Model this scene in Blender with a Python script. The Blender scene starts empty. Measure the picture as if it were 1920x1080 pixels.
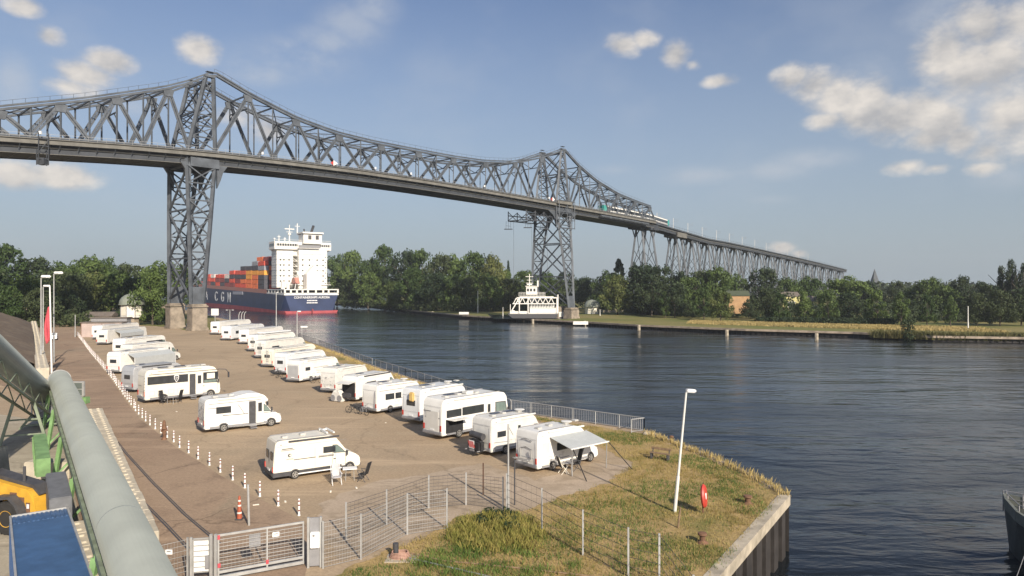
import bpy, bmesh, math, random
from mathutils import Vector, Matrix
random.seed(7)
C = bpy.context.scene.collection
rad = math.radians

# ------------------------------------------------------------ camera, sky, sun
F, HOR, H0 = 1320.0, 541.0, 11.0           # focal length in px of a 1920 px frame, horizon row, eye height over the lot
cam_d = bpy.data.cameras.new('camera'); cam = bpy.data.objects.new('camera', cam_d); C.objects.link(cam)
cam_d.sensor_width = 36.0; cam_d.lens = 36.0 * F / 1920.0; cam_d.clip_end = 12000; cam_d.clip_start = 0.1
cam.location = (0, 0, H0); cam.rotation_euler = (rad(90) + math.atan((HOR - 540) / F), 0, 0)
bpy.context.scene.camera = cam
sc = bpy.context.scene
sc.view_settings.view_transform = 'Standard'; sc.view_settings.look = 'None'
sc.view_settings.gamma = 1; sc.view_settings.use_curve_mapping = False
sc.view_settings.exposure = EXPOSURE = 0.50

SUN_EL = rad(29); SUN_AZ = math.atan2(0.47, -0.88)      # azimuth measured from +Y towards +X
sv = Vector((math.sin(SUN_AZ) * math.cos(SUN_EL), math.cos(SUN_AZ) * math.cos(SUN_EL), math.sin(SUN_EL)))
sl = bpy.data.lights.new('sun', 'SUN'); sl.energy = 4.6; sl.angle = rad(0.5); sl.color = (1.0, 0.89, 0.74)
so = bpy.data.objects.new('sun', sl); C.objects.link(so); so.rotation_euler = sv.to_track_quat('Z', 'Y').to_euler()
so.location = (60, -60, 80)

W = bpy.data.worlds.new('World'); sc.world = W; W.use_nodes = True
nt = W.node_tree; N = nt.nodes; K = nt.links
for n in list(N): N.remove(n)
def nd(t, **kw):
    n = N.new(t)
    for k, v in kw.items(): setattr(n, k, v)
    return n
def wmath(op, a, b=None, c=None, clamp=False):
    n = nd('ShaderNodeMath', operation=op, use_clamp=clamp)
    for i, v in enumerate((a, b, c)):
        if v is None: continue
        if isinstance(v, (int, float)): n.inputs[i].default_value = v
        else: K.new(v, n.inputs[i])
    return n.outputs[0]
out = nd('ShaderNodeOutputWorld'); bg = nd('ShaderNodeBackground')
sky = nd('ShaderNodeTexSky', sky_type='NISHITA', sun_disc=False, sun_elevation=SUN_EL, sun_rotation=SUN_AZ)
sky.air_density = 1.0; sky.dust_density = 1.6; sky.ozone_density = 1.3; sky.altitude = 0
geo = nd('ShaderNodeTexCoord'); sep = nd('ShaderNodeSeparateXYZ'); K.new(geo.outputs['Generated'], sep.inputs[0])
az = wmath('ARCTAN2', sep.outputs[0], sep.outputs[1]); el = wmath('ARCSINE', sep.outputs[2])
pos = nd('ShaderNodeCombineXYZ'); K.new(az, pos.inputs[0]); K.new(el, pos.inputs[1])
def wnoise(scale, detail, off=(0, 0, 0), rough=0.55):
    m = nd('ShaderNodeVectorMath', operation='ADD'); K.new(pos.outputs[0], m.inputs[0]); m.inputs[1].default_value = off
    m2 = nd('ShaderNodeVectorMath', operation='MULTIPLY'); K.new(m.outputs[0], m2.inputs[0]); m2.inputs[1].default_value = (1, 1.5, 1)
    n = nd('ShaderNodeTexNoise'); n.inputs['Scale'].default_value = scale; n.inputs['Detail'].default_value = detail; n.inputs['Roughness'].default_value = rough
    K.new(m2.outputs[0], n.inputs['Vector']); return n.outputs['Fac']
# cumulus groups as they stand in the sky: azimuth and elevation of each puff, its half sizes (degrees), its density
CL = [(1490,145,40,24,.9),(1530,160,50,36,1),(1565,180,60,40,1),(1620,200,60,46,1),(1680,225,65,46,1),(1725,212,50,40,1),(1765,235,55,46,1),(1800,262,42,30,1),(1740,262,70,24,.9),(1548,226,45,18,.85),
      (1770,100,60,50,1),(1820,130,80,60,1),(1880,120,80,80,1),(1850,50,80,50,.9),(1910,40,80,60,1),(1900,210,70,70,.95),(1850,285,45,26,.8),
      (1170,84,36,20,1),(1205,74,30,16,.9),(1270,104,28,24,1),(1298,122,20,12,.8),(1345,152,34,11,.95),
      (1700,312,45,15,.85),(1755,316,34,10,.75),(1845,315,36,15,.85),
      (375,90,46,24,1),(150,138,60,24,.9),(205,115,50,20,.95),(120,160,60,18,.8),(45,12,42,16,.95),(95,68,28,18,.8),
      (110,328,78,24,1),(30,325,60,26,.95),(435,215,50,20,.8),(505,245,40,24,.8),(1465,465,30,12,1),(1500,475,18,8,.95)]
CI = [(1330,328,150,20,.75),(1450,318,120,24,.7),(1520,300,90,24,.8),(1440,375,60,12,.4),(25,150,50,55,.8),(560,110,130,40,.8),(660,50,80,50,.7),(470,130,90,34,.6),(250,200,90,26,.6),(180,140,120,50,.4),(1150,318,60,12,.4),(700,10,60,40,.8),(610,80,80,30,.9),(500,140,80,24,.8),(540,85,60,22,.7),(1840,180,140,130,.9),(1640,130,110,50,.5),(1780,30,120,60,.8),(1880,330,80,30,.6),(330,200,150,30,.4),(60,250,120,40,.35)]
def blobs(lst, kx, ky):
    mx = None
    for px, py, rx, ry, st in lst:
        t = (px - 960) / F; a = math.atan(t); e = math.atan((HOR - py) / F * math.cos(a)); s1 = math.cos(a) ** 2 / F
        v = nd('ShaderNodeVectorMath', operation='SUBTRACT'); K.new(pos.outputs[0], v.inputs[0]); v.inputs[1].default_value = (a, e, 0)
        w = nd('ShaderNodeVectorMath', operation='MULTIPLY'); K.new(v.outputs[0], w.inputs[0]); w.inputs[1].default_value = (1 / (rx * s1 * kx), 1 / (ry * math.cos(a) / F * ky), 0)
        l = nd('ShaderNodeVectorMath', operation='LENGTH'); K.new(w.outputs[0], l.inputs[0])
        q = wmath('SUBTRACT', 1.0, l.outputs['Value']); q = wmath('MULTIPLY', q, st) if st < 1 else q
        mx = q if mx is None else wmath('MAXIMUM', mx, q)
    return wmath('MAXIMUM', mx, 0.0)
mx = blobs(CL, 1.5, 1.6); mc = blobs(CI, 1.3, 1.4)
n1 = wnoise(13, 10, (3.1, 1.7, 0), .60); n2 = wnoise(13, 3, (3.1 - 0.010, 1.7 + 0.016, 0), .5); n3 = wnoise(5, 4, (9, 2, 4)); n4 = wnoise(9, 8, (2, 7, 1), .65)
dens = wmath('ADD', mx, wmath('MULTIPLY', wmath('SUBTRACT', n1, 0.5), 1.5))
gate = wmath('MULTIPLY', mx, 5.0, clamp=True)
mr0 = nd('ShaderNodeMapRange', interpolation_type='SMOOTHSTEP'); K.new(dens, mr0.inputs['Value']); mr0.inputs['From Min'].default_value = 0.12; mr0.inputs['From Max'].default_value = 0.80; mr0.inputs['To Max'].default_value = 0.90
mr = nd('ShaderNodeMath', operation='MULTIPLY'); K.new(mr0.outputs[0], mr.inputs[0]); K.new(gate, mr.inputs[1])
veil0 = nd('ShaderNodeMapRange', interpolation_type='SMOOTHSTEP'); K.new(wmath('MULTIPLY', mc, wmath('ADD', wmath('MULTIPLY', n4, 3.0), -0.6)), veil0.inputs['Value'])
veil0.inputs['From Min'].default_value = 0.0; veil0.inputs['From Max'].default_value = 0.8; veil0.inputs['To Max'].default_value = 0.50
veil1 = nd('ShaderNodeMapRange', interpolation_type='SMOOTHSTEP'); K.new(n3, veil1.inputs['Value'])
veil1.inputs['From Min'].default_value = 0.45; veil1.inputs['From Max'].default_value = 0.8; veil1.inputs['To Max'].default_value = 0.20
veil = nd('ShaderNodeMath', operation='MAXIMUM'); K.new(veil0.outputs[0], veil.inputs[0]); K.new(veil1.outputs[0], veil.inputs[1])
lit = wmath('MULTIPLY_ADD', wmath('SUBTRACT', n1, n2), 3.2, 0.5, clamp=True)
cmix = nd('ShaderNodeMixRGB'); K.new(lit, cmix.inputs[0]); cmix.inputs[1].default_value = (4.7, 4.6, 4.6, 1); cmix.inputs[2].default_value = (8.0, 7.4, 6.7, 1)
# thin, paler air towards the horizon
hz = nd('ShaderNodeMapRange'); K.new(el, hz.inputs['Value']); hz.inputs['From Min'].default_value = 0.0; hz.inputs['From Max'].default_value = 0.42
hz.inputs['To Min'].default_value = 0.85; hz.inputs['To Max'].default_value = 0.0
hsv = nd('ShaderNodeHueSaturation'); K.new(sky.outputs[0], hsv.inputs['Color']); hsv.inputs['Saturation'].default_value = 0.9
tin = nd('ShaderNodeMixRGB', blend_type='MULTIPLY'); tin.inputs[0].default_value = 1; K.new(hsv.outputs[0], tin.inputs[1]); tin.inputs[2].default_value = SKYTINT = (.86, .93, 1.10, 1)
hm = nd('ShaderNodeMixRGB'); K.new(hz.outputs[0], hm.inputs[0]); K.new(tin.outputs[0], hm.inputs[1]); hm.inputs[2].default_value = (3.9, 4.5, 5.0, 1)
vm = nd('ShaderNodeMixRGB'); K.new(veil.outputs[0], vm.inputs[0]); K.new(hm.outputs[0], vm.inputs[1]); vm.inputs[2].default_value = (5.4, 5.7, 6.2, 1)
cm = nd('ShaderNodeMixRGB'); K.new(mr.outputs[0], cm.inputs[0]); K.new(vm.outputs[0], cm.inputs[1]); K.new(cmix.outputs[0], cm.inputs[2])
K.new(cm.outputs[0], bg.inputs[0]); bg.inputs[1].default_value = 0.074; K.new(bg.outputs[0], out.inputs[0])

# ------------------------------------------------------------ helpers
def G(px, py, z=0.0):                       # where the sight line of a photo pixel meets a level z
    Y = (H0 - z) * F / (py - HOR); return Vector(((px - 960) / F * Y, Y, z))
def D(px, py, Y):                           # the point of that sight line at depth Y
    return Vector(((px - 960) / F * Y, Y, H0 + (HOR - py) / F * Y))
WATER, FARZ = -3.0, -1.5
def mat(name, col, rough=0.6, metal=0.0, var=0.0, scale=3.0, col2=None, bump=0.0, bscale=20.0, detail=6, coords='Object', spec=0.5, stretch=None, emis=None):
    m = bpy.data.materials.new(name); m.use_nodes = True; t = m.node_tree; b = t.nodes['Principled BSDF']
    b.inputs['Base Color'].default_value = (*col, 1); b.inputs['Roughness'].default_value = rough
    b.inputs['Metallic'].default_value = metal; b.inputs['Specular IOR Level'].default_value = spec
    tc = t.nodes.new('ShaderNodeTexCoord'); src = tc.outputs[coords]
    if coords == 'Position':
        pass
    if stretch:
        mp = t.nodes.new('ShaderNodeMapping'); mp.inputs['Scale'].default_value = stretch; t.links.new(src, mp.inputs[0]); src = mp.outputs[0]
    if var or col2:
        n = t.nodes.new('ShaderNodeTexNoise'); n.inputs['Scale'].default_value = scale; n.inputs['Detail'].default_value = detail; n.inputs['Roughness'].default_value = 0.6
        t.links.new(src, n.inputs['Vector'])
        r = t.nodes.new('ShaderNodeValToRGB'); r.color_ramp.elements[0].position = 0.35; r.color_ramp.elements[1].position = 0.66
        c2 = col2 or tuple(c * (1 + var) for c in col); c1 = col if col2 else tuple(c * (1 - var) for c in col)
        r.color_ramp.elements[0].color = (*c1, 1); r.color_ramp.elements[1].color = (*c2, 1)
        t.links.new(n.outputs['Fac'], r.inputs[0]); t.links.new(r.outputs[0], b.inputs['Base Color'])
    if bump:
        n2 = t.nodes.new('ShaderNodeTexNoise'); n2.inputs['Scale'].default_value = bscale; n2.inputs['Detail'].default_value = 4
        t.links.new(src, n2.inputs['Vector']); bp = t.nodes.new('ShaderNodeBump'); bp.inputs['Strength'].default_value = bump; bp.inputs['Distance'].default_value = 0.05
        t.links.new(n2.outputs['Fac'], bp.inputs['Height']); t.links.new(bp.outputs[0], b.inputs['Normal'])
    return m
class MB:
    def __init__(s): s.v = []; s.f = []; s.e = []
    def add(s, vs, fs):
        o = len(s.v); s.v += [tuple(x) for x in vs]; s.f += [tuple(i + o for i in f) for f in fs]; return s
    def box(s, c, d, rz=0.0, M=None):
        c = Vector(c); R = M or Matrix.Rotation(rz, 3, 'Z'); h = [x / 2 for x in d]; vs = []
        for z in (-1, 1):
            for x, y in ((-1, -1), (1, -1), (1, 1), (-1, 1)): vs.append(c + R @ Vector((x * h[0], y * h[1], z * h[2])))
        return s.add(vs, [(0, 3, 2, 1), (4, 5, 6, 7), (0, 1, 5, 4), (1, 2, 6, 5), (2, 3, 7, 6), (3, 0, 4, 7)])
    def span(s, a, b):                      # axis aligned box from corner a to corner b
        a = Vector(a); b = Vector(b); d = b - a; return s.box((a + b) / 2, (abs(d.x), abs(d.y), abs(d.z)))
    def bar(s, p, q, w, h=None, up=(0, 0, 1)):
        p = Vector(p); q = Vector(q); d = q - p; L = d.length
        if L < 1e-6: return s
        d.normalize(); u = Vector(up)
        if abs(d.dot(u)) > 0.97: u = Vector((0, 1, 0)) if abs(d.y) < .9 else Vector((1, 0, 0))
        x = d.cross(u).normalized(); z = x.cross(d).normalized(); M = Matrix((x, d, z)).transposed()
        return s.box((p + q) / 2, (w, L, h or w), M=M)
    def tube(s, p, q, r, n=10, r2=None, cap=True):
        p = Vector(p); q = Vector(q); d = (q - p).normalized(); u = Vector((0, 0, 1)) if abs(d.z) < .9 else Vector((1, 0, 0))
        x = d.cross(u).normalized(); y = x.cross(d); r2 = r if r2 is None else r2
        vs = [p + (x * math.cos(2 * math.pi * i / n) + y * math.sin(2 * math.pi * i / n)) * r for i in range(n)]
        vs += [q + (x * math.cos(2 * math.pi * i / n) + y * math.sin(2 * math.pi * i / n)) * r2 for i in range(n)]
        fs = [(i, i + n, (i + 1) % n + n, (i + 1) % n) for i in range(n)]
        if cap: fs += [tuple(range(n)), tuple(range(2 * n - 1, n - 1, -1))]
        return s.add(vs, fs)
    def path(s, pts, r, n=6):
        for a, b in zip(pts, pts[1:]): s.tube(a, b, r, n)
        return s
    def prism(s, prof, y0, y1, axis='y'):   # prof: (x,z) outline, extruded along y (or (x,y) outline along z)
        n = len(prof)
        if axis == 'y': vs = [(a, y0, b) for a, b in prof] + [(a, y1, b) for a, b in prof]
        elif axis == 'z': vs = [(a, b, y0) for a, b in prof] + [(a, b, y1) for a, b in prof]
        else: vs = [(y0, a, b) for a, b in prof] + [(y1, a, b) for a, b in prof]
        fs = [(i, (i + 1) % n, (i + 1) % n + n, i + n) for i in range(n)] + [tuple(range(n - 1, -1, -1)), tuple(range(n, 2 * n))]
        return s.add(vs, fs)
    def lathe(s, c, prof, n=20):            # prof (r,z) from bottom to top
        c = Vector(c); m = len(prof); vs = []
        for r, z in prof:
            for i in range(n): a = 2 * math.pi * i / n; vs.append(c + Vector((r * math.cos(a), r * math.sin(a), z)))
        fs = [(j * n + i, j * n + (i + 1) % n, (j + 1) * n + (i + 1) % n, (j + 1) * n + i) for j in range(m - 1) for i in range(n)]
        fs += [tuple(range(n - 1, -1, -1)), tuple(range((m - 1) * n, m * n))]
        return s.add(vs, fs)
    def build(s, name, m, parent=None, origin=None, bevel=0.0, smooth=False, seg=2):
        o = Vector(origin) if origin is not None else Vector((0, 0, 0))
        me = bpy.data.meshes.new(name); me.from_pydata([(v[0] - o.x, v[1] - o.y, v[2] - o.z) for v in s.v], [], s.f)
        bm = bmesh.new(); bm.from_mesh(me)
        bmesh.ops.recalc_face_normals(bm, faces=bm.faces)
        if bevel: bmesh.ops.bevel(bm, geom=bm.edges[:], offset=bevel, segments=seg, affect='EDGES', clamp_overlap=True)
        bm.to_mesh(me); bm.free()
        if smooth:
            for p in me.polygons: p.use_smooth = True
            try: me.set_sharp_from_angle(angle=rad(40))
            except Exception: pass
        me.materials.append(m); ob = bpy.data.objects.new(name, me); C.objects.link(ob)
        if parent is not None: ob.parent = parent
        elif origin is not None: ob.location = o
        return ob
def tag(o, label, cat, group=None, kind=None):
    if label: o['label'] = label
    if cat: o['category'] = cat
    if group: o['group'] = group
    if kind: o['kind'] = kind
    return o
def thing(name, label, cat, loc=(0, 0, 0), rz=0.0, group=None):
    o = bpy.data.objects.new(name, None); C.objects.link(o); o.empty_display_size = 0.2
    o.location = loc; o.rotation_euler = (0, 0, rz); return tag(o, label, cat, group)
def copy_tree(o, parent=None):
    c = o.copy(); C.objects.link(c); c.parent = parent
    for ch in [x for x in KIDS.get(o.name, [])]: copy_tree(ch, c)
    return c
KIDS = {}
def index_kids(o):
    KIDS[o.name] = [c for c in bpy.data.objects if c.parent == o]
    for c in KIDS[o.name]: index_kids(c)
def lerp(a, b, t): return a + (b - a) * t
def interp(tab, x):
    if x <= tab[0][0]: i = 0
    elif x >= tab[-1][0]: i = len(tab) - 2
    else: i = max(k for k in range(len(tab) - 1) if tab[k][0] <= x)
    (x0, y0), (x1, y1) = tab[i], tab[i + 1]; return y0 + (y1 - y0) * (x - x0) / (x1 - x0)
def text_obj(txt, size, m, parent, M, extrude=0.004, name='lettering', align='CENTER', sx=1.0):
    cu = bpy.data.curves.new(name, 'FONT'); cu.body = txt; cu.size = size; cu.extrude = extrude; cu.align_x = align; cu.align_y = 'CENTER'; cu.offset = size * 0.012
    o = bpy.data.objects.new(name, cu); C.objects.link(o)
    dg = bpy.context.evaluated_depsgraph_get(); me = bpy.data.meshes.new_from_object(o.evaluated_get(dg)); bpy.data.objects.remove(o)
    me.materials.clear(); me.materials.append(m); me.transform(Matrix.Diagonal((sx, 1, 1, 1))); me.transform(M)
    o2 = bpy.data.objects.new(name, me); C.objects.link(o2); o2.parent = parent; return o2

# ------------------------------------------------------------ materials
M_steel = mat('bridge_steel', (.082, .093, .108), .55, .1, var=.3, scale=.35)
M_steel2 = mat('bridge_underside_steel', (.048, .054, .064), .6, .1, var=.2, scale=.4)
M_concrete = mat('pale_concrete', (.42, .38, .31), .85, var=.25, scale=1.6, bump=.3)
M_edge = mat('deck_edge_beam', (.145, .14, .125), .75, var=.2, scale=.5)
M_stone = mat('pier_stone', (.25, .21, .165), .9, var=.3, scale=.6, bump=.5, bscale=2)
M_white = mat('white_gelcoat', (.76, .75, .71), .3, var=.07, scale=.9, spec=.5)
M_whiteb = mat('aged_white', (.66, .65, .61), .4, var=.09, scale=1.4)
M_whitec = mat('cool_white', (.68, .70, .71), .3, var=.06, scale=1.1)
M_white2 = mat('off_white_panel', (.66, .65, .61), .45, var=.06, scale=1.5)
M_cream = mat('cream_gelcoat', (.74, .70, .60), .35, var=.05, scale=1.0)
M_silver = mat('silver_paint', (.50, .51, .52), .35, .3, var=.06, scale=1.5)
M_glass = mat('dark_window_glass', (.035, .04, .045), .08, spec=.8, var=.2, scale=2)
M_glass2 = mat('green_window_glass', (.16, .21, .19), .08, spec=.8, var=.15, scale=2)
M_rub = mat('tyre_rubber', (.025, .024, .023), .85, var=.2)
M_rim = mat('wheel_rim', (.38, .37, .35), .4, .5, var=.1)
M_dark = mat('dark_grey_trim', (.06, .06, .065), .55, var=.2)
M_black = mat('black_fabric_and_openings', (.02, .02, .022), .8, var=.3)
M_grey = mat('grey_trim', (.24, .24, .25), .55, var=.12)
M_lgrey = mat('galvanised_steel', (.42, .42, .41), .5, .35, var=.15, scale=2)
M_hatch = mat('roof_hatch_plastic', (.50, .49, .46), .35, var=.08)
M_solar = mat('solar_panel', (.05, .055, .08), .25, var=.2, scale=6)
M_red = mat('red_paint', (.48, .05, .035), .5, var=.12)
M_redf = mat('red_fabric', (.50, .07, .09), .8, var=.15)
M_orange = mat('orange_plastic', (.36, .09, .045), .55, var=.12)
M_yellow = mat('yellow_paint', (.62, .35, .04), .5, var=.12, scale=2)
M_blue = mat('blue_sheet_steel', (.035, .10, .25), .5, var=.22, scale=1.2)
M_green = mat('green_steel', (.17, .30, .12), .6, var=.25, scale=1.5)
M_brown = mat('rusty_brown', (.16, .085, .05), .85, var=.3, scale=4)
M_wood = mat('weathered_wood', (.22, .15, .09), .85, var=.3, scale=5)
M_pink = mat('pale_pink_panel', (.42, .34, .31), .8, var=.1, scale=1)
M_teal = mat('teal_paint', (.05, .30, .27), .45, var=.1)
M_hullblue = mat('navy_hull_paint', (.030, .045, .105), .45, var=.25, scale=.12)
M_antifoul = mat('red_antifouling', (.36, .07, .08), .7, var=.2, scale=.2)
M_shipwhite = mat('ship_white', (.74, .72, .67), .5, var=.06, scale=.3)
M_letter = mat('white_lettering', (.75, .75, .74), .6, var=.03)
M_roofdark = mat('dark_roof_sheet', (.15, .125, .105), .8, var=.2, scale=1)
M_dome = mat('grey_green_dome', (.22, .24, .20), .6, var=.12, scale=1)
M_duct = mat('corrugated_zinc', (.33, .355, .325), .38, .35, var=.07, scale=.4)
M_awn = mat('grey_awning_cloth', (.40, .42, .42), .8, var=.06)

ORD = ['first', 'second', 'third', 'fourth', 'fifth', 'sixth', 'seventh', 'eighth', 'ninth', 'tenth', 'eleventh', 'twelfth', 'thirteenth', 'fourteenth', 'fifteenth', 'sixteenth', 'seventeenth', 'eighteenth', 'nineteenth', 'twentieth', 'twenty first', 'twenty second', 'twenty third', 'twenty fourth', 'twenty fifth', 'twenty sixth', 'twenty seventh', 'twenty eighth', 'twenty ninth', 'thirtieth', 'thirty first', 'thirty second', 'thirty third', 'thirty fourth']

# ------------------------------------------------------------ ground, banks and water
def ground_mat(name, c1, c2, c3, s1=.05, s2=.6, s3=9, rough=.95, bump=.25, mixpos=(.42, .6), fine=.35, c4=None, cracks=0):
    m = bpy.data.materials.new(name); m.use_nodes = True; t = m.node_tree; b = t.nodes['Principled BSDF']; b.inputs['Roughness'].default_value = rough
    b.inputs['Specular IOR Level'].default_value = .2
    tc = t.nodes.new('ShaderNodeTexCoord'); L = t.links
    def ns(s, d=6, r=.6, sx=1):
        mp = t.nodes.new('ShaderNodeMapping'); mp.inputs['Scale'].default_value = (1, sx, 1); mp.inputs['Rotation'].default_value = (0, 0, rad(33)); L.new(tc.outputs['Object'], mp.inputs[0])
        n = t.nodes.new('ShaderNodeTexNoise'); n.inputs['Scale'].default_value = s; n.inputs['Detail'].default_value = d; n.inputs['Roughness'].default_value = r; L.new(mp.outputs[0], n.inputs['Vector']); return n.outputs['Fac']
    def rng(f, a, c):
        r = t.nodes.new('ShaderNodeMapRange'); r.interpolation_type = 'SMOOTHSTEP'; L.new(f, r.inputs[0]); r.inputs[1].default_value = a; r.inputs[2].default_value = c; return r.outputs[0]
    def mix(f, a, c, bt='MIX'):
        x = t.nodes.new('ShaderNodeMixRGB'); x.blend_type = bt
        if isinstance(f, float): x.inputs[0].default_value = f
        else: L.new(f, x.inputs[0])
        for i, v in ((1, a), (2, c)):
            if isinstance(v, tuple): x.inputs[i].default_value = (*v, 1)
            else: L.new(v, x.inputs[i])
        return x.outputs[0]
    col = mix(rng(ns(s1), *mixpos), c1, c2); col = mix(rng(ns(s2, 8), .48, .66), col, c3)
    if c4: col = mix(rng(ns(s2 * .35, 5, .6, .25), .56, .68), col, c4)
    f = ns(s3, 8, .75); r = t.nodes.new('ShaderNodeMapRange'); L.new(f, r.inputs[0]); r.inputs[1].default_value = .25; r.inputs[2].default_value = .75; r.inputs[3].default_value = 1 - fine; r.inputs[4].default_value = 1 + fine
    cc = t.nodes.new('ShaderNodeCombineXYZ'); [L.new(r.outputs[0], cc.inputs[i]) for i in range(3)]
    col = mix(1.0, col, cc.outputs[0], 'MULTIPLY')
    if cracks:
        nz = t.nodes.new('ShaderNodeTexNoise'); nz.inputs['Scale'].default_value = .5; nz.inputs['Detail'].default_value = 5; L.new(tc.outputs['Object'], nz.inputs['Vector'])
        ad = t.nodes.new('ShaderNodeVectorMath'); ad.operation = 'MULTIPLY_ADD'; L.new(nz.outputs['Color'], ad.inputs[0]); ad.inputs[1].default_value = (2.5, 2.5, 0); L.new(tc.outputs['Object'], ad.inputs[2])
        vo = t.nodes.new('ShaderNodeTexVoronoi'); vo.feature = 'DISTANCE_TO_EDGE'; vo.inputs['Scale'].default_value = .11; L.new(ad.outputs[0], vo.inputs['Vector'])
        cr = t.nodes.new('ShaderNodeMapRange'); L.new(vo.outputs['Distance'], cr.inputs[0]); cr.inputs[1].default_value = 0; cr.inputs[2].default_value = .012; cr.inputs[3].default_value = cracks; cr.inputs[4].default_value = 0
        col = mix(cr.outputs[0], col, tuple(x * .55 for x in c1))
        wv = t.nodes.new('ShaderNodeTexNoise'); wv.inputs['Scale'].default_value = .35; wv.inputs['Detail'].default_value = 7; wv.inputs['Roughness'].default_value = .7; mp2 = t.nodes.new('ShaderNodeMapping'); mp2.inputs['Rotation'].default_value = (0, 0, rad(-56)); mp2.inputs['Scale'].default_value = (.18, 1.6, 1); L.new(tc.outputs['Object'], mp2.inputs[0]); L.new(mp2.outputs[0], wv.inputs['Vector'])
        col = mix(rng(wv.outputs['Fac'], .52, .72), col, tuple(min(1, x * 1.22) for x in c2))
        sp = t.nodes.new('ShaderNodeTexVoronoi'); sp.inputs['Scale'].default_value = 1.3; L.new(tc.outputs['Object'], sp.inputs['Vector'])
        sr = t.nodes.new('ShaderNodeMapRange'); L.new(sp.outputs['Distance'], sr.inputs[0]); sr.inputs[1].default_value = .04; sr.inputs[2].default_value = .09; sr.inputs[3].default_value = .5; sr.inputs[4].default_value = 0
        col = mix(sr.outputs[0], col, tuple(x * 1.5 for x in c2))
    L.new(col, b.inputs['Base Color'])
    bp = t.nodes.new('ShaderNodeBump'); bp.inputs['Strength'].default_value = bump; bp.inputs['Distance'].default_value = .06; L.new(f, bp.inputs['Height']); L.new(bp.outputs[0], b.inputs['Normal'])
    return m
M_lot = ground_mat('worn_gravel_lot', (.345, .262, .175), (.40, .305, .205), (.36, .28, .19), .05, .35, 6, fine=.34, c4=(.29, .228, .16), cracks=.4)
M_road = ground_mat('worn_asphalt_road', (.28, .20, .14), (.335, .245, .17), (.255, .185, .13), .07, .4, 6, fine=.32, c4=(.30, .235, .165), cracks=.7)
M_pave = ground_mat('pale_slab_paving', (.36, .285, .205), (.42, .335, .25), (.31, .245, .175), .15, .9, 8, fine=.26, cracks=.5)
M_yard = ground_mat('concrete_yard', (.33, .29, .22), (.39, .345, .265), (.29, .25, .19), .1, .5, 8, fine=.26, cracks=.5)
M_grass = ground_mat('dry_lawn', (.17, .16, .05), (.38, .27, .125), (.30, .225, .095), .16, .55, 7, fine=.55, bump=.6, mixpos=(.38, .5), c4=(.38, .27, .14))
M_fgrass = ground_mat('far_bank_grass', (.145, .155, .045), (.22, .19, .075), (.17, .16, .06), .03, .12, 1.5, fine=.35, bump=.4)
M_dryf = ground_mat('tall_dry_grass', (.25, .18, .075), (.30, .215, .095), (.19, .15, .06), .05, .3, 1.2, fine=.5, bump=.8)
def sheet(name, pts, z, m, kind='structure', label=None):
    me = bpy.data.meshes.new(name); me.from_pydata([(p[0], p[1], z) for p in pts], [], [tuple(range(len(pts)))])
    bm = bmesh.new(); bm.from_mesh(me); bmesh.ops.triangulate(bm, faces=bm.faces); bmesh.ops.recalc_face_normals(bm, faces=bm.faces)
    if bm.faces and sum(f.normal.z for f in bm.faces) < 0: bmesh.ops.reverse_faces(bm, faces=bm.faces)
    bm.to_mesh(me); bm.free(); me.materials.append(m); o = bpy.data.objects.new(name, me); C.objects.link(o); o['kind'] = kind
    if label: o['label'] = label
    return o
def ragged(pts, amp=.25, step=.5, seed=1):
    r = random.Random(seed); out = []
    for i, p in enumerate(pts):
        q = pts[(i + 1) % len(pts)]; p = Vector((p[0], p[1])); q = Vector((q[0], q[1])); L = (q - p).length; n = max(1, min(60, int(L / step)))
        for k in range(n): out.append(p.lerp(q, k / n) + Vector((r.uniform(-amp, amp), r.uniform(-amp, amp))))
    return out
BANK = [(-22.7, -20), (7.8, 26.9), (14.7, 37.5)] + [tuple(G(*p)[:2]) for p in ((1390, 881), (1300, 842), (1212, 808), (958, 771), (840, 731), (700, 686), (640, 661), (555, 632))] + [(-72, 201), (-97, 243), (-150, 330), (-420, 800), (-900, 1700)]
lot = sheet('ground', [(-2600, -20)] + BANK + [(-2600, 1900)], 0, M_lot)
FB_PX = [(637, 572), (700, 577), (760, 585), (870, 597), (1000, 605), (1080, 609), (1200, 617), (1400, 626), (1600, 632), (1750, 640), (1920, 643)]
FB = [(-900, 1950), (-400, 1050)] + [tuple(G(x, y, WATER)[:2]) for x, y in FB_PX] + [(200, 155), (700, 60)]
far = sheet('far_bank_ground', FB + [(5000, 60), (5000, 7000), (-900, 7000)], FARZ, M_fgrass)
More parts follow.
